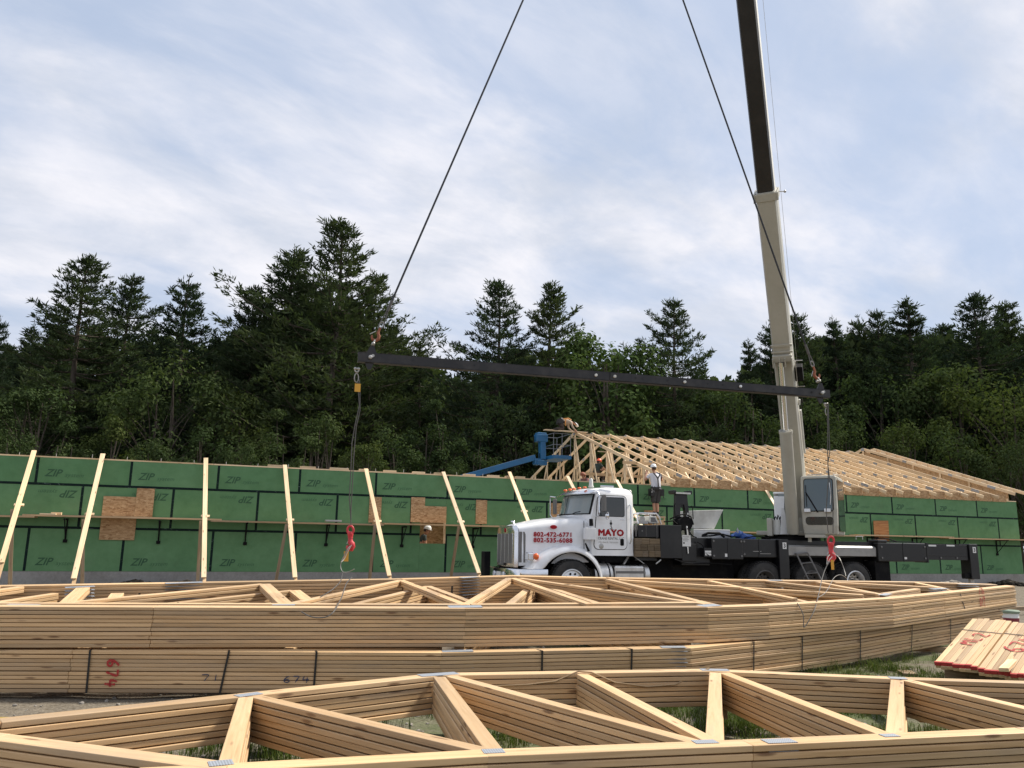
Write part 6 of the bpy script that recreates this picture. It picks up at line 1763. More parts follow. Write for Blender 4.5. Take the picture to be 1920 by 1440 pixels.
for i in (-1, 1):
    for j in (-1, 1):
        mb = MB(); mb.lathe([(-.16, .2), (-.16, .4), (-.1, .45), (.1, .45), (.16, .4), (.16, .2)], bc + WD * 1.1 * i + WL * .95 * j + V((0, 0, .65)), WL, 20); lpart(mb, 'wheel', 'rubber', 0, True)

# ------------------------------------------------------------------ people
def person(name, label, J, cloth, origin, rz, extras=()):
    """J: joint name -> local position; one continuous skinned body, then helmet and kit as its children"""
    t = thing(name, label, 'person', origin, rz)
    joints = dict(J); P = {k: V(q) for k, q in joints.items()}
    edges, rad, grp = [], {}, {}
    def link(*ks): edges.extend(zip(ks, ks[1:]))
    link('pelvis', 'belly', 'chest', 'neck0', 'neck1')
    for s in 'lr':
        link('pelvis', s + 'hip', s + 'knee', s + 'ankle', s + 'toe'); link('chest', s + 'sh', s + 'mid', s + 'elb', s + 'wri')
    for s in 'lr': P[s + 'mid'] = P[s + 'sh'].lerp(P[s + 'elb'], .5)
    base = dict(pelvis=.150, belly=.135, chest=.155, neck0=.075, neck1=.058, hip=.100, knee=.066, ankle=.046, toe=.045, sh=.078, mid=.058, elb=.046, wri=.032)
    rad = {k: base.get(k, base.get(k[1:])) for k in P if k not in ('head', 'face')}
    names = [k for k in P if k not in ('head', 'face')]
    me = bpy.data.meshes.new('skeleton')
    me.from_pydata([tuple(P[k]) for k in names], [(names.index(a), names.index(b)) for a, b in edges], [])
    o = bpy.data.objects.new('skeleton', me); COL.objects.link(o)
    md = o.modifiers.new('skin', 'SKIN')
    if not me.skin_vertices: 
        bpy.context.view_layer.objects.active = o
    for i, k in enumerate(names):
        sv = me.skin_vertices[0].data[i]; sv.radius = (rad[k] * (1.22 if k in ('chest', 'pelvis', 'belly') else 1), rad[k]); sv.use_root = (k == 'pelvis')
    md2 = o.modifiers.new('sub', 'SUBSURF'); md2.levels = 2; md2.render_levels = 2
    dg = bpy.context.evaluated_depsgraph_get(); dg.update()
    bm_ = bpy.data.meshes.new_from_object(o.evaluated_get(dg))
    COL.objects.unlink(o); bpy.data.objects.remove(o)
    # head, hands and feet joined into the same body mesh
    mb = MB()
    mb.v = [v.co.copy() for v in bm_.vertices]; mb.b = [v.co.copy() for v in bm_.vertices]; mb.f = [tuple(p.vertices) for p in bm_.polygons]
    mats = ['skin', cloth['top'], cloth['bottom'], cloth['boots']]
    segs = [('pelvis', 'belly', 1), ('belly', 'chest', 1), ('chest', 'neck0', 1), ('neck0', 'neck1', 0)]
    for s in 'lr':
        segs += [('chest', s + 'sh', 1), (s + 'sh', s + 'mid', 1), (s + 'mid', s + 'elb', 1 if cloth.get('long') else 0), (s + 'elb', s + 'wri', 1 if cloth.get('long') else 0),
                 ('pelvis', s + 'hip', 2), (s + 'hip', s + 'knee', 2), (s + 'knee', s + 'ankle', 2 if cloth.get('pants') else 0), (s + 'ankle', s + 'toe', 3)]
    def near(c):
        best, bi = 9e9, 0
        for a, b, k in segs:
            A, B = P[a], P[b]; u = B - A; tt = max(0, min(1, (c - A).dot(u) / max(1e-9, u.dot(u)))); d = (c - A - u * tt).length
            if d < best:
                best, bi = d, k
                if (a, b) == ('pelvis', 'belly') and tt < .35: bi = 2
                if k == 0 and a.endswith('knee') and tt < .10: bi = 2
                if k == 0 and a.endswith('knee') and tt > .86: bi = 3
        return bi
    mb.m = [near(sum((mb.v[i] for i in f), V((0, 0, 0))) / len(f)) for f in mb.f]
    hc = P['head']; up = (hc - P['neck1']).normalized() if (hc - P['neck1']).length > 1e-4 else V((0, 0, 1)); face = V(J['face']).normalized()
    sx = up.cross(face).normalized(); face = sx.cross(up).normalized() * -1 if False else face
    def hp(x, y, z): return hc + sx * x + face * y + up * z
    rings = []
    for z, rx, ry, oy in ((-.125, .035, .04, .035), (-.10, .055, .065, .025), (-.05, .068, .085, .012), (0, .076, .095, 0), (.05, .077, .098, -.005), (.09, .066, .085, -.008), (.118, .03, .04, -.008)):
        rings.append([hp(rx * math.cos(a), oy + ry * math.sin(a), z) for a in [2 * math.pi * i / 14 for i in range(14)]])
    mb.loft(rings, 0)
    mb.prism([hp(-.014, .088, -.045), hp(.014, .088, -.045), hp(.006, .092, .01), hp(-.006, .092, .01)], face * .02, 0)
    mb.loft([[hp(.02 * math.cos(a), .087, -.075 + .006 * math.sin(a)) for a in [i * .785 for i in range(8)]], [hp(.018 * math.cos(a), .092, -.075 + .004 * math.sin(a)) for a in [i * .785 for i in range(8)]]], 0)
    for s in (-1, 1):
        mb.loft([[hp(s * (.074 + k * .012), -.01 + .018 * math.cos(a), -.02 + .032 * math.sin(a)) for a in [i * .785 for i in range(8)]] for k in (0, 1)], 0)
    for s in 'lr':
        w, e = P[s + 'wri'], P[s + 'elb']; d = (w - e).normalized(); sd = d.cross(V((0.3, 0.9, 0.25))).normalized(); nn = d.cross(sd)
        mb.loft([[w + d * k + sd * (hw * math.cos(a)) + nn * (.014 * math.sin(a)) for a in [i * .785 for i in range(8)]] for k, hw in ((-.01, .026), (.03, .036), (.08, .042), (.095, .036))], 0)
        for i, (off, ln) in enumerate(((-.030, .062), (-.010, .074), (.010, .070), (.029, .055))):
            a = w + d * .088 + sd * off; mb.tube([a, a + d * ln * .5 + nn * .008, a + d * ln * .85 + nn * .03, a + d * ln * .85 + nn * .045], [.009, .0085, .008, .006], 6, 0)
        a = w + d * .03 + sd * -.034; mb.tube([a, a - sd * .022 + d * .025 + nn * .006, a - sd * .026 + d * .055 + nn * .016], [.011, .010, .007], 6, 0)
        k_, t_ = P[s + 'ankle'], P[s + 'toe']; f = (t_ - k_); f.z = 0
        if f.length > .02:
            f.normalize(); r_ = V((-f.y, f.x, 0)); b0 = V((k_.x, k_.y, t_.z - .03))
            mb.loft([[b0 + f * x + r_ * (hw * math.cos(a)) + V((0, 0, .035 + hz * math.sin(a))) for a in [i * .785 for i in range(8)]] for x, hw, hz in ((-.09, .03, .03), (-.06, .045, .045), (.02, .046, .05), (.10, .048, .04), (.17, .042, .03), (.20, .02, .02))], 3)
    body = mb.build('body', mats, t, smooth=180)
    if cloth.get('hair', True):
        h = MB(); h.loft([[hp(.079 * k * math.cos(a), -.012 + .10 * k * math.sin(a), z) for a in [2 * math.pi * i / 14 for i in range(14)]] for z, k in ((-.06, .80), (-.02, .98), (.04, 1.03), (.09, .92), (.125, .4))])
        # keep the hair off the face
        h.v = [q if (q - hc).dot(face) < .05 else q - face * ((q - hc).dot(face) - .05) for q in h.v]; h.build('hair', 'hair', t, smooth=180)
    # helmet
    h = MB()
    h.loft([[hp(.108 * k * math.cos(a), .004 + .128 * k * math.sin(a), z) for a in [2 * math.pi * i / 18 for i in range(18)]] for z, k in ((.035, 1.0), (.05, 1.0), (.09, .95), (.13, .80), (.155, .55), (.168, .22))])
    h.loft([[hp(.118 * math.cos(a), .012 + (.16 if math.sin(a) > 0 else .138) * math.sin(a), z) for a in [2 * math.pi * i / 18 for i in range(18)]] for z in (.030, .040)])
    h.loft([[hp(x, y * .11, .13 + .03 * (1 - y * y)) for x in (-.012, .012)] + [hp(x, y * .11, .155 + .03 * (1 - y * y)) for x in (.012, -.012)] for y in (-.7, -.3, 0, .3, .7)])
    h.build('helmet', cloth['helmet'], t, smooth=50)
    return t, P
# 1: man with his back to us, working at the eave
wc = wq(20.0, -.5, 0)
box = MB(); box.box((0, 0, .225), (.55, .42, .03)); 
for i in (-1, 1):
    for j in (-1, 1): box.box((i * .24, j * .17, .105), (.05, .05, .21))
box.box((0, .19, .12), (.44, .02, .10)); box.box((0, -.19, .12), (.44, .02, .10))
PTOP = PZ + .085
H1 = 2.49 - PTOP
box.v = [V((q.x, q.y, q.z / .24 * H1)) for q in box.v]
o = box.build('work_stool', 'lumber'); o.location = wq(20.0, -.42, PTOP); o.rotation_euler = (0, 0, WA); tag(o, 'wooden work stool on the scaffold under the standing worker', 'stool')
Z0 = 0.0
J1 = dict(pelvis=(0, -.02, .98), belly=(0, 0, 1.14), chest=(-.02, .02, 1.40), neck0=(-.02, .03, 1.56), neck1=(-.03, .05, 1.63), head=(-.03, .075, 1.755), face=(-.12, 1, -.08),
    lhip=(-.095, -.01, .90), lknee=(-.07, .03, .50), lankle=(-.075, -.01, .10), ltoe=(-.09, .14, .035), rhip=(.095, -.01, .90), rknee=(.06, .03, .50), rankle=(.055, -.01, .10), rtoe=(.09, .14, .035),
    lsh=(-.21, .03, 1.49), lelb=(-.36, .16, 1.30), lwri=(-.23, .30, 1.56), rsh=(.18, .03, 1.49), relb=(.33, .16, 1.32), rwri=(.44, .36, 1.40))
t1_, P1 = person('person', 'man in white T-shirt, dark shorts and white helmet seen from behind, working at the eave', J1, dict(top='tshirt', bottom='shorts', boots='boots', helmet='helmet'), wq(20.0, -.45, PTOP + H1), WA + R(-4))
def kit(t, shapes):
    for name, m, fn in shapes:
        mb = MB(); fn(mb); mb.build(name, m, t, smooth=40)
def harn(mb):
    for s in (-1, 1): mb.tube([(s * .13, -.10, 1.57), (s * .08, -.165, 1.48), (.0, -.185, 1.36), (.0, -.185, 1.34)], .026, 6)
    mb.tube([(.0, -.182, 1.38), (.015, -.178, 1.15), (.02, -.17, 1.03)], .022, 6)
def belt(mb):
    mb.lathe([(-.05, .19), (-.05, .205), (.05, .20), (.05, .18)], (0, -.02, 1.0), (0, 0, 1), 22)
    mb.box((-.21, -.05, .86), (.15, .20, .26)); mb.box((.215, -.02, .86), (.13, .2, .24)); mb.box((-.22, -.10, .80), (.13, .14, .16)); mb.tube([(.27, -.04, .9), (.29, -.04, .66)], .014, 6)
def tools(mb):
    mb.tube([(-.24, -.17, .98), (-.22, -.17, .88)], .012, 6); mb.box((-.25, -.185, .86), (.04, .02, .05)); mb.tube([(-.17, -.17, .93), (-.16, -.18, .86)], .01, 6); mb.box((.06, -.225, 1.0), (.07, .02, .04))
def shortlegs(mb):
    for s in (-1, 1): mb.loft([[V((s * .085 + r * math.cos(a), .0 + y + r * math.sin(a), z)) for a in [i * .524 for i in range(12)]] for z, r, y in ((.52, .098, .02), (.70, .108, .01), (.86, .118, -.01), (.95, .12, -.015))])
kit(t1_, [('harness', 'leather', harn), ('tool_belt', 'leather', belt), ('belt_tool', 'steel', tools), ('shorts', 'shorts', shortlegs)])
# 2: man bending inside the window opening
J2 = dict(pelvis=(-.10, 0, .93), belly=(-.06, .0, 1.06), chest=(.05, .0, 1.27), neck0=(.13, 0, 1.41), neck1=(.16, 0, 1.46), head=(.20, 0, 1.575), face=(1, -.1, -.25),
    lhip=(-.10, -.1, .86), lknee=(.05, -.1, .48), lankle=(-.06, -.1, .10), ltoe=(.10, -.1, .035), rhip=(-.10, .1, .86), rknee=(.05, .1, .48), rankle=(-.04, .1, .10), rtoe=(.12, .1, .035),
    lsh=(.08, -.17, 1.36), lelb=(.12, -.18, 1.09), lwri=(.28, -.12, .98), rsh=(.10, .17, 1.36), relb=(.18, .2, 1.08), rwri=(.34, .16, .96))
t2_, _ = person('person', 'man in dark green shirt and white helmet bending inside the wall opening', J2, dict(top='dark_shirt', bottom='brown_pants', boots='boots', helmet='helmet', pants=True), wq(11.45, .46, .25), WA)
mb = MB(); mb.ext((10.6, .17, .202), (12.8, .84, .248)); mb.build('floor_board', 'lumber', bld)
# 3: man on hands and knees on the ridge
s3 = 20.30
J3 = dict(pelvis=(-.28, 0, .42), belly=(-.13, 0, .45), chest=(.13, 0, .43), neck0=(.30, 0, .42), neck1=(.37, 0, .41), head=(.48, 0, .37), face=(.55, 0, -.83),
    lhip=(-.28, -.1, .36), lknee=(-.16, -.12, .06), lankle=(-.52, -.13, .08), ltoe=(-.64, -.14, .02), rhip=(-.28, .1, .36), rknee=(-.10, .12, .06), rankle=(-.46, .13, .08), rtoe=(-.58, .14, .02),
    lsh=(.18, -.19, .40), lelb=(.24, -.24, .18), lwri=(.38, -.20, .06), rsh=(.18, .19, .40), relb=(.26, .24, .18), rwri=(.40, .2, .06))
rp = MB(); rp.beam(wq(19.2, HD - .22, ZR - .062), wq(21.4, HD - .22, ZR - .062), .28, .04); o = rp.build('walk_board', 'lumber_pale'); tag(o, 'board laid on the ridge under the kneeling worker', 'board')
rp = MB(); rp.beam(wq(19.4, 1.5, 4.35), wq(20.86, HD - .9, 6.40), .05, .14); 
t3_, _ = person('person', 'worker on hands and knees on top of the roof ridge, tan shirt and pale helmet', J3, dict(top='tan_shirt', bottom='brown_pants', boots='boots', helmet='helmet', pants=True, long=True), wq(s3, HD - .22, ZR - .042), WA)
def harn3(mb):
    for s in (-1, 1): mb.tube([(-.30, s * .10, .30), (-.22, s * .12, .55), (.1, s * .09, .60), (.25, s * .10, .52)], .022, 6)
    mb.tube([(-.10, -.21, .55), (-.12, -.22, .40), (-.10, -.20, .20)], .022, 6)
def pack3(mb): mb.box((-.36, -.12, .42), (.22, .16, .22)); mb.box((-.30, .12, .40), (.22, .16, .2)); mb.lathe([(-.05, .17), (-.05, .19), (.05, .19), (.05, .17)], (-.24, 0, .43), (1, 0, 0), 18)
kit(t3_, [('harness', 'harness', harn3), ('tool_belt', 'leather', pack3)])
# 4, 5: two men among the trusses
def kneel(label, px, py, off, top, helmet, rz, zk):
    p = vplane(px, py, W0 + WL * off, WL); s = (p - W0).dot(WD)
    base = p.z - 1.02
    mb = MB(); mb.box((0, 0, 0), (1.9, .3, .04)); o = mb.build('walk_board', 'lumber'); o.location = wq(s, off, base - .022); o.rotation_euler = (0, 0, WA)
    tag(o, 'board across the trusses under ' + zk, 'board')
    J = dict(pelvis=(-.05, 0, .40), belly=(-.02, 0, .52), chest=(.05, 0, .72), neck0=(.09, 0, .84), neck1=(.10, 0, .885), head=(.12, 0, .93), face=(1, 0, -.15),
        lhip=(-.05, -.1, .34), lknee=(.30, -.13, .30), lankle=(.22, -.13, .08), ltoe=(.34, -.13, .03), rhip=(-.05, .1, .34), rknee=(.18, .13, .06), rankle=(-.22, .13, .08), rtoe=(-.34, .13, .03),
        lsh=(.06, -.19, .78), lelb=(.22, -.25, .58), lwri=(.42, -.18, .56), rsh=(.06, .19, .78), relb=(.24, .24, .58), rwri=(.44, .16, .6))
    return person('person', label, J, dict(top=top, bottom='brown_pants', boots='boots', helmet=helmet, pants=True, long=(top == 'plaid')), wq(s, off, base), rz)
kneel('worker in an orange helmet kneeling among the roof trusses', 1119, 862, 6.8, 'dark_shirt', 'helmet_o', WA + R(20), 'the worker in the orange helmet')
kneel('worker in a red-brown shirt crouching low behind the first truss', 1098, 889, 3.6, 'plaid', 'rust', WA + R(200), 'the crouching worker in red-brown')

# ------------------------------------------------------------------ the wood behind the building
def pine_mesh(seed, h=20.0, spread=0.30, dense=1.0, bare=0.12, conic=1.0):
    """white pine: tiers of long, slightly upswept boughs, each a flat plume of needle tufts, round a straight trunk"""
    rnd = random.Random(seed)
    tm, lm = MB(), MB()
    lean = V((rnd.uniform(-.015, .015), rnd.uniform(-.015, .015), 1))
    def axis(z): return V((lean.x * z + .12 * math.sin(z * .4 + seed), lean.y * z, z))
    tm.tube([axis(z) for z in [h * i / 9 for i in range(10)]], [.30 * (1 - .93 * i / 9) * h / 20 + .015 for i in range(10)], 7)
    def tuft(c, d, s):
        d = d.normalized()
        for _ in range(rnd.randint(7, 9)):
            q = (d * .8 + V((rnd.gauss(0, .55), rnd.gauss(0, .55), rnd.gauss(.22, .35)))).normalized()
            side = q.orthogonal().normalized(); side = (Matrix.Rotation(rnd.random() * 6.28, 3, q) @ side) * s * rnd.uniform(.07, .12)
            o = c + V((rnd.gauss(0, .15), rnd.gauss(0, .15), rnd.gauss(0, .07))) * s * 1.5
            l = s * rnd.uniform(.6, 1.15)
            lm.add([o, o + q * l * .5 + side, o + q * l, o + q * l * .5 - side], [(0, 1, 2, 3)])
    z = h * bare
    gap = 1.0
    big = rnd.random() * 6.28
    while z < h * .975:
        u = z / h
        prof = (max(0.0, 1 - u) ** (.74 * conic)) * (0.60 + .40 * min(1, u / .30)) + .018
        n = rnd.randint(5, 7); a0 = rnd.random() * 6.28
        tier = rnd.uniform(.72, 1.12)
        for k in range(n):
            if rnd.random() < .08: continue
            a = a0 + 6.283 * k / n + rnd.gauss(0, .2)
            L = h * spread * prof * tier * rnd.uniform(.65, 1.15) * (1 + .14 * math.cos(a - big))
            if .3 < u < .85 and rnd.random() < .05: L *= 1.35
            el = R(rnd.uniform(-6, 8) + 30 * max(0, u - .55) / .45)
            d0 = V((math.cos(a) * math.cos(el), math.sin(a) * math.cos(el), math.sin(el)))
            P0 = axis(z + rnd.uniform(-.12, .12)); pts = []
            for i in range(6):
                f = i / 5; pts.append(P0 + d0 * L * f + V((0, 0, -.07 * L * math.sin(f * 3.14) + .13 * L * f ** 3)))
            tm.tube(pts, [.05 * (1 - f * .8) * (h / 20) * (.5 + .5 * L / 4) for f in (0, .2, .4, .6, .8, 1)], 4)
            st = .40 * (h / 20) ** .5
            m = max(3, int(L * 7.6 * dense))
            sd = V((-d0.y, d0.x, 0)).normalized()
            for i in range(m):
                f = .22 + .80 * (i + rnd.random()) / m
                f = min(f, 1.0); k5 = min(4, int(f * 5)); b = pts[k5].lerp(pts[k5 + 1], f * 5 - k5)
                wid = L * .29 * math.sin(min(1, f * 1.05) * 2.6) + .06
                b = b + sd * rnd.uniform(-1, 1) * wid + V((0, 0, rnd.uniform(-.02, .10)))
                tuft(b, d0 + sd * rnd.gauss(0, .55) + V((0, 0, .25)), st * rnd.uniform(.75, 1.2))
        z += h * rnd.uniform(.040, .056) * (1.12 - .45 * u)
    for k in range(4): tuft(axis(h - .35 * k), V((0, 0, 1)), .42 + .05 * k)
    return tm, lm
def broad_mesh(seed, h=13.0, w=8.0, lobes=34, leaf=.24, n=210, low=.12):
    rnd = random.Random(seed)
    tm, lm = MB(), MB()
    cz = h * .56
    stems = rnd.randint(1, 3)
    cent = []
    for i in range(lobes):
        for _ in range(30):
            v = V((rnd.uniform(-1, 1), rnd.uniform(-1, 1), rnd.uniform(-1, 1)))
            if .25 < v.length < 1: break
        v = v * (.62 + .38 * rnd.random()) / max(.55, v.length ** .5)
        zz = h * (low + .86 * (.5 + .5 * v.z) * 1.0)
        k = math.sin(min(1, max(0, (zz / h - low * .5) / (1.02 - low * .5))) * math.pi) ** .55
        cent.append(V((v.x * w / 2 * k, v.y * w / 2 * k, min(zz, h * .95))))
    for s in range(stems):
        a = rnd.random() * 6.28; b = V((math.cos(a) * .5 * (stems > 1), math.sin(a) * .5 * (stems > 1), 0)); top = V((math.cos(a) * w * .12, math.sin(a) * w * .12, h * .8))
        P = [b.lerp(top, f) + V((.2 * math.sin(f * 5 + s), .2 * math.cos(f * 4), 0)) for f in (0, .25, .5, .75, 1)]
        tm.tube(P, [.17, .14, .11, .07, .03], 6)
        for c in cent[s::stems]:
            f = min(.9, max(.15, c.z / h * .75)); k = min(3, int(f * 4)); q = P[k].lerp(P[k + 1], f * 4 - k)
            tm.tube([q, q.lerp(c, .5) + V((0, 0, .15)), c], [.05, .03, .012], 4)
    for c in cent:
        r = w * rnd.uniform(.095, .17); fl = rnd.uniform(.6, .95)
        for _ in range(int(n * rnd.uniform(.6, 1.3))):
            v = V((rnd.gauss(0, 1), rnd.gauss(0, 1), rnd.gauss(0, 1))).normalized()
            p = c + V((v.x * r, v.y * r, v.z * r * fl)) * (rnd.random() ** .4) * rnd.uniform(.8, 1.25)
            nrm = (v * .9 + V((rnd.gauss(0, .38), rnd.gauss(0, .38), rnd.gauss(.45, .38)))).normalized()
            x = nrm.orthogonal().normalized(); x = Matrix.Rotation(rnd.random() * 6.28, 3, nrm) @ x; y = nrm.cross(x)
            l = leaf * rnd.uniform(.6, 1.25)
            lm.add([p - x * l * .5, p + y * l * .32 + nrm * l * .08, p + x * l * .6, p - y * l * .32 + nrm * l * .08], [(0, 1, 2, 3)])
    return tm, lm
def proto(kind, meshes, name, leafm):
    tm, lm = meshes
    r = bpy.data.objects.new(name, None); COL.objects.link(r); PM[r.name] = Matrix.Identity(4)
    tm.build('trunk', 'bark', r, smooth=True); lm.build('crown', leafm, r)
    return r
PINES = [(pine_mesh(11, 20, .40, 1.4), 20), (pine_mesh(23, 20, .33, 1.5), 20), (pine_mesh(37, 20, .40, 1.4, .18), 20), (pine_mesh(41, 20, .30, 1.7, .08, 1.15), 20), (pine_mesh(53, 20, .36, 1.4, .25), 20)]
BROADS = [(broad_mesh(5, 13, 8.5), 13), (broad_mesh(8, 13, 7, 30), 13), (broad_mesh(13, 13, 10, 40), 13), (broad_mesh(19, 13, 6, 26, .22, 220), 13)]
PP = [(proto('p', m, 'pine_tree', 'needles'), h) for m, h in PINES]
BROADS += [(broad_mesh(29, 13, 8, 36, .26, 230, .2), 13)]
BP = [(proto('b', m, 'broadleaf_tree', 'leaves_light' if i == 4 else 'leaves'), h) for i, (m, h) in enumerate(BROADS)]
used = set()
trnd = random.Random(77)
def plant(lst, idx, px, py, Y, label, cat, group, wide=1.0):
    o, h0 = lst[idx % len(lst)]
    p = dp(px, py, Y); H = p.z - gz(p.x, p.y) + .1; s = H / h0
    if o.name in used: c = dup_tree(o)
    else: used.add(o.name); c = o
    c.location = (p.x, p.y, gz(p.x, p.y) - .1); c.scale = (s * wide, s * wide, s); c.rotation_euler = (0, 0, trnd.random() * 6.28)
    tag(c, label, cat, group)
    return c
GP, GB = 'pines standing behind the building', 'broad-leaved trees behind the building'
for i, (px, py, Y, k, w, lab) in enumerate((
    (-4, 597, 64, 1, .8, 'pine cut by the left edge of the picture'), (62, 612, 68, 3, .8, 'small pine tip left of the tall left pair'),
    (166, 485, 58, 0, 1.15, 'tall spreading pine at left, one long branch high on its left side'), (243, 520, 62, 4, .95, 'pine close on the right of the tall left one'),
    (352, 519, 61, 1, 1.05, 'round-topped pine left of the gap before the tallest pair'), (478, 540, 60, 2, .9, 'lower pine at the left flank of the tallest pair'), (546, 463, 60, 3, 1.35, 'dense pine just left of the tallest tree'),
    (640, 418, 58, 0, 1.12, 'tallest pine, behind the left end of the lifting beam'), (700, 520, 63, 2, .95, 'pine at the right shoulder of the tallest tree'), (935, 531, 61, 0, 1.0, 'open-branched pine with a bare trunk foot above the lifting beam'),
    (1033, 538, 62, 4, 1.0, 'twin pine to the right of the open-branched one'), (1264, 568, 63, 2, .95, 'single pine left of the crane boom, sky on both sides'),
    (1405, 640, 70, 3, .8, 'small pine just left of the crane boom'), (1440, 603, 72, 1, .75, 'pine whose leader shows left of the boom edge'), (1497, 592, 70, 4, .95, 'pine directly right of the crane boom'),
    (1566, 598, 74, 3, .95, 'narrow pine behind the right end of the lifting beam'), (1610, 598, 78, 1, .9, 'pine top between the beam end and the tall right one'), (1644, 588, 76, 2, .8, 'slim pine left of the tall right one'), (1696, 565, 68, 3, 1.25, 'dense tall pine right of the beam end'),
    (1745, 625, 72, 1, .9, 'low pine in the dip right of the dense one'), (1826, 555, 70, 0, 1.0, 'forked pine near the right edge'), (1880, 570, 74, 4, 1.0, 'pine second from the right edge'), (1932, 602, 70, 1, 1.0, 'pine cut by the right edge of the picture'),
    (1470, 640, 78, 2, 1.2, 'shaded pine right of the boom, behind the hose drum'), (1535, 635, 80, 0, 1.2, 'broad dark pine behind the right sling hook'), (1590, 640, 82, 1, 1.3, 'dark pine filling behind the narrow one'), (1660, 630, 82, 2, 1.3, 'dark pine filling left of the dense right pine'), (1775, 612, 78, 2, 1.2, 'dark pine filling left of the forked one'), (1850, 610, 80, 1, 1.3, 'dark pine filling right of the forked one'), (20, 650, 72, 2, 1.2, 'dark pine filling the far left gap'), (118, 590, 72, 3, 1.2, 'dark pine left behind the tall spreading one'), (295, 610, 70, 3, 1.2, 'dark pine filling between the left pines'), (410, 640, 70, 2, 1.2, 'dark pine filling left of the tallest pair'), (590, 520, 66, 3, 1.1, 'dense pine filling between the tallest pair'), (740, 610, 70, 3, 1.1, 'dark pine right of the tallest tree, low'), (1090, 640, 72, 3, 1.0, 'dark pine right of the twin pine'), (1220, 690, 74, 1, 1.2, 'dark pine low beside the single pine'), (1310, 690, 74, 3, 1.2, 'dark pine low right of the single pine'),
    (790, 640, 66, 3, .9, 'low pine below the gap in the skyline'), (870, 690, 68, 1, .9, 'low pine left of the open-branched one'), (1150, 660, 72, 3, .9, 'dark pine behind the bright green tree'))):
    plant(PP, k, px, py, Y, lab, 'pine tree', GP, w)
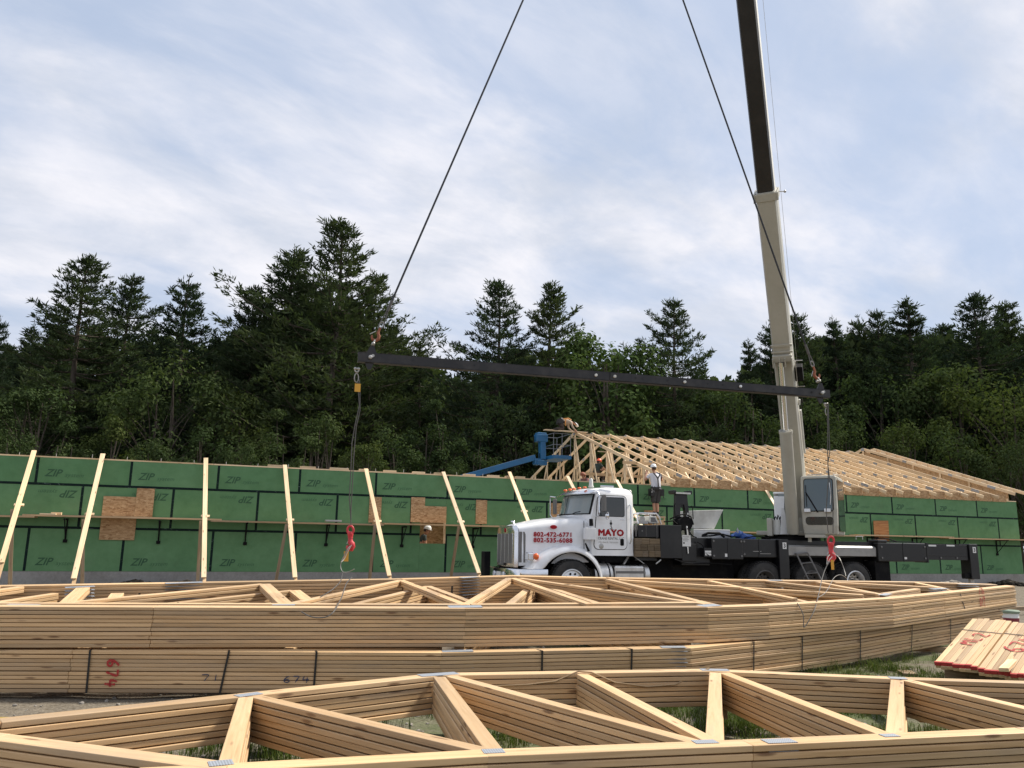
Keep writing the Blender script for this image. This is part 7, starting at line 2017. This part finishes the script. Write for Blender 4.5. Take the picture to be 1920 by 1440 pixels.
for i, (px, py, Y, k, w, lab) in enumerate((
    (70, 685, 52, 0, 1.0, 'broad tree at the far left, under the tall left pine'), (335, 636, 50, 2, .95, 'big rounded leafy tree in the left middle'), (215, 735, 47, 1, 1.0, 'leafy tree between the left pines'),
    (452, 690, 52, 0, .9, 'leafy tree under the left flank of the tallest pair'), (1132, 604, 60, 4, 1.0, 'bright green tree poking above the lifting beam'), (1345, 690, 62, 0, 1.0, 'yellowish tree left of the crane boom'),
    (1413, 702, 60, 3, 1.0, 'leafy tree behind the crane boom'), (1650, 655, 66, 2, .85, 'leafy tree under the dense right pine'), (1760, 640, 64, 0, .95, 'pale rounded tree right of the dense pine'), (1862, 670, 60, 2, .9, 'large leafy tree at the right edge'),
    (1925, 650, 66, 1, 1.0, 'leafy tree cut by the right edge'), (815, 742, 52, 3, 1.0, 'light green tree below the middle of the beam'), (752, 770, 50, 1, 1.0, 'low tree right of the left hook line'), (965, 730, 58, 0, .9, 'dark leafy tree below the open-branched pine'),
    (1050, 720, 60, 1, 1.0, 'leafy tree left of the boom lift basket'), (610, 745, 49, 0, .9, 'dark leafy tree left of the left hook line'), (520, 760, 48, 3, 1.0, 'leafy tree under the dense pine'), (1510, 690, 64, 3, 1.0, 'leafy tree right of the boom'),
    (1575, 700, 62, 1, .9, 'dark tree behind the beam end'), (20, 770, 47, 2, .8, 'low leafy tree at the left edge'), (130, 785, 45, 3, 1.0, 'low bush tree above the second brace'), (395, 770, 46, 1, 1.0, 'low leafy tree above the third brace'),
    (690, 800, 46, 0, .8, 'low dark tree behind the left hook line'), (905, 800, 49, 3, 1.1, 'low bright tree left of the boom lift arm'), (1190, 760, 62, 2, .8, 'wide tree above the first roof trusses'), (1275, 765, 60, 0, .9, 'leafy tree above the middle of the roof'),
    (1690, 760, 58, 0, .9, 'rounded tree above the right end of the roof'), (1800, 770, 57, 1, 1.0, 'leafy tree above the gable truss'), (1890, 790, 56, 2, .8, 'low leafy tree at the right edge'), (300, 800, 45, 0, .8, 'low leafy tree above the wall, left'), (470, 800, 45, 2, .7, 'low wide tree above the fourth brace'), (575, 815, 44, 3, 1.0, 'shrubby tree above the fifth brace'),
    (1560, 770, 60, 0, .9, 'shaded tree behind the right hook line'), (1440, 770, 62, 1, .9, 'shaded tree behind the crane boom foot'), (1740, 815, 60, 3, 1.2, 'low tree behind the gable slope'), (1850, 850, 62, 2, .8, 'low tree at the foot of the gable slope'), (840, 845, 47, 1, 1.0, 'shrubby tree above the sixth brace'), (740, 850, 45, 2, .7, 'shrubby tree behind the wall blocks'), (60, 835, 44, 1, 1.2, 'shrub behind the top of the first brace'), (200, 840, 43, 0, .9, 'shrub behind the top of the second brace'))):
    plant(BP, k, px, py, Y, lab, 'tree', GB, w)
# deeper rows of the wood, which read as one dark mass
def deep_wood():
    rnd = random.Random(9); mb = MB()
    prof = [(-300, 640), (0, 640), (166, 590), (400, 620), (640, 500), (740, 620), (800, 650), (880, 690), (930, 640), (1040, 620), (1200, 670), (1300, 700), (1430, 650), (1500, 610), (1700, 595), (1800, 605), (1920, 600), (2300, 620)]
    for _ in range(95000):
        px = rnd.uniform(-260, 2200)
        for (a, ya), (b, yb) in zip(prof, prof[1:]):
            if a <= px <= b: yt = ya + (yb - ya) * (px - a) / (b - a)
        yt += 22 * mnoise.noise(V((px * .02, 1, 3))) + 14 * mnoise.noise(V((px * .07, 2, 5))) + 30
        py = yt + (905 - yt) * rnd.random() ** .75
        p = dp(px, py, rnd.uniform(74, 92))
        n = V((rnd.gauss(0, 1), rnd.gauss(-.3, 1), rnd.gauss(.3, 1))).normalized(); x = n.orthogonal().normalized(); x = Matrix.Rotation(rnd.random() * 6.28, 3, n) @ x; y = n.cross(x); l = rnd.uniform(.6, 1.5)
        mb.add([p - x * l * .5, p + y * l * .28, p + x * l * .5, p - y * l * .28], [(0, 1, 2, 3)])
    tag(mb.build('woodland', 'needles'), 'dark mass of forest deeper behind the first trees', 'woodland', kind='stuff')
deep_wood()
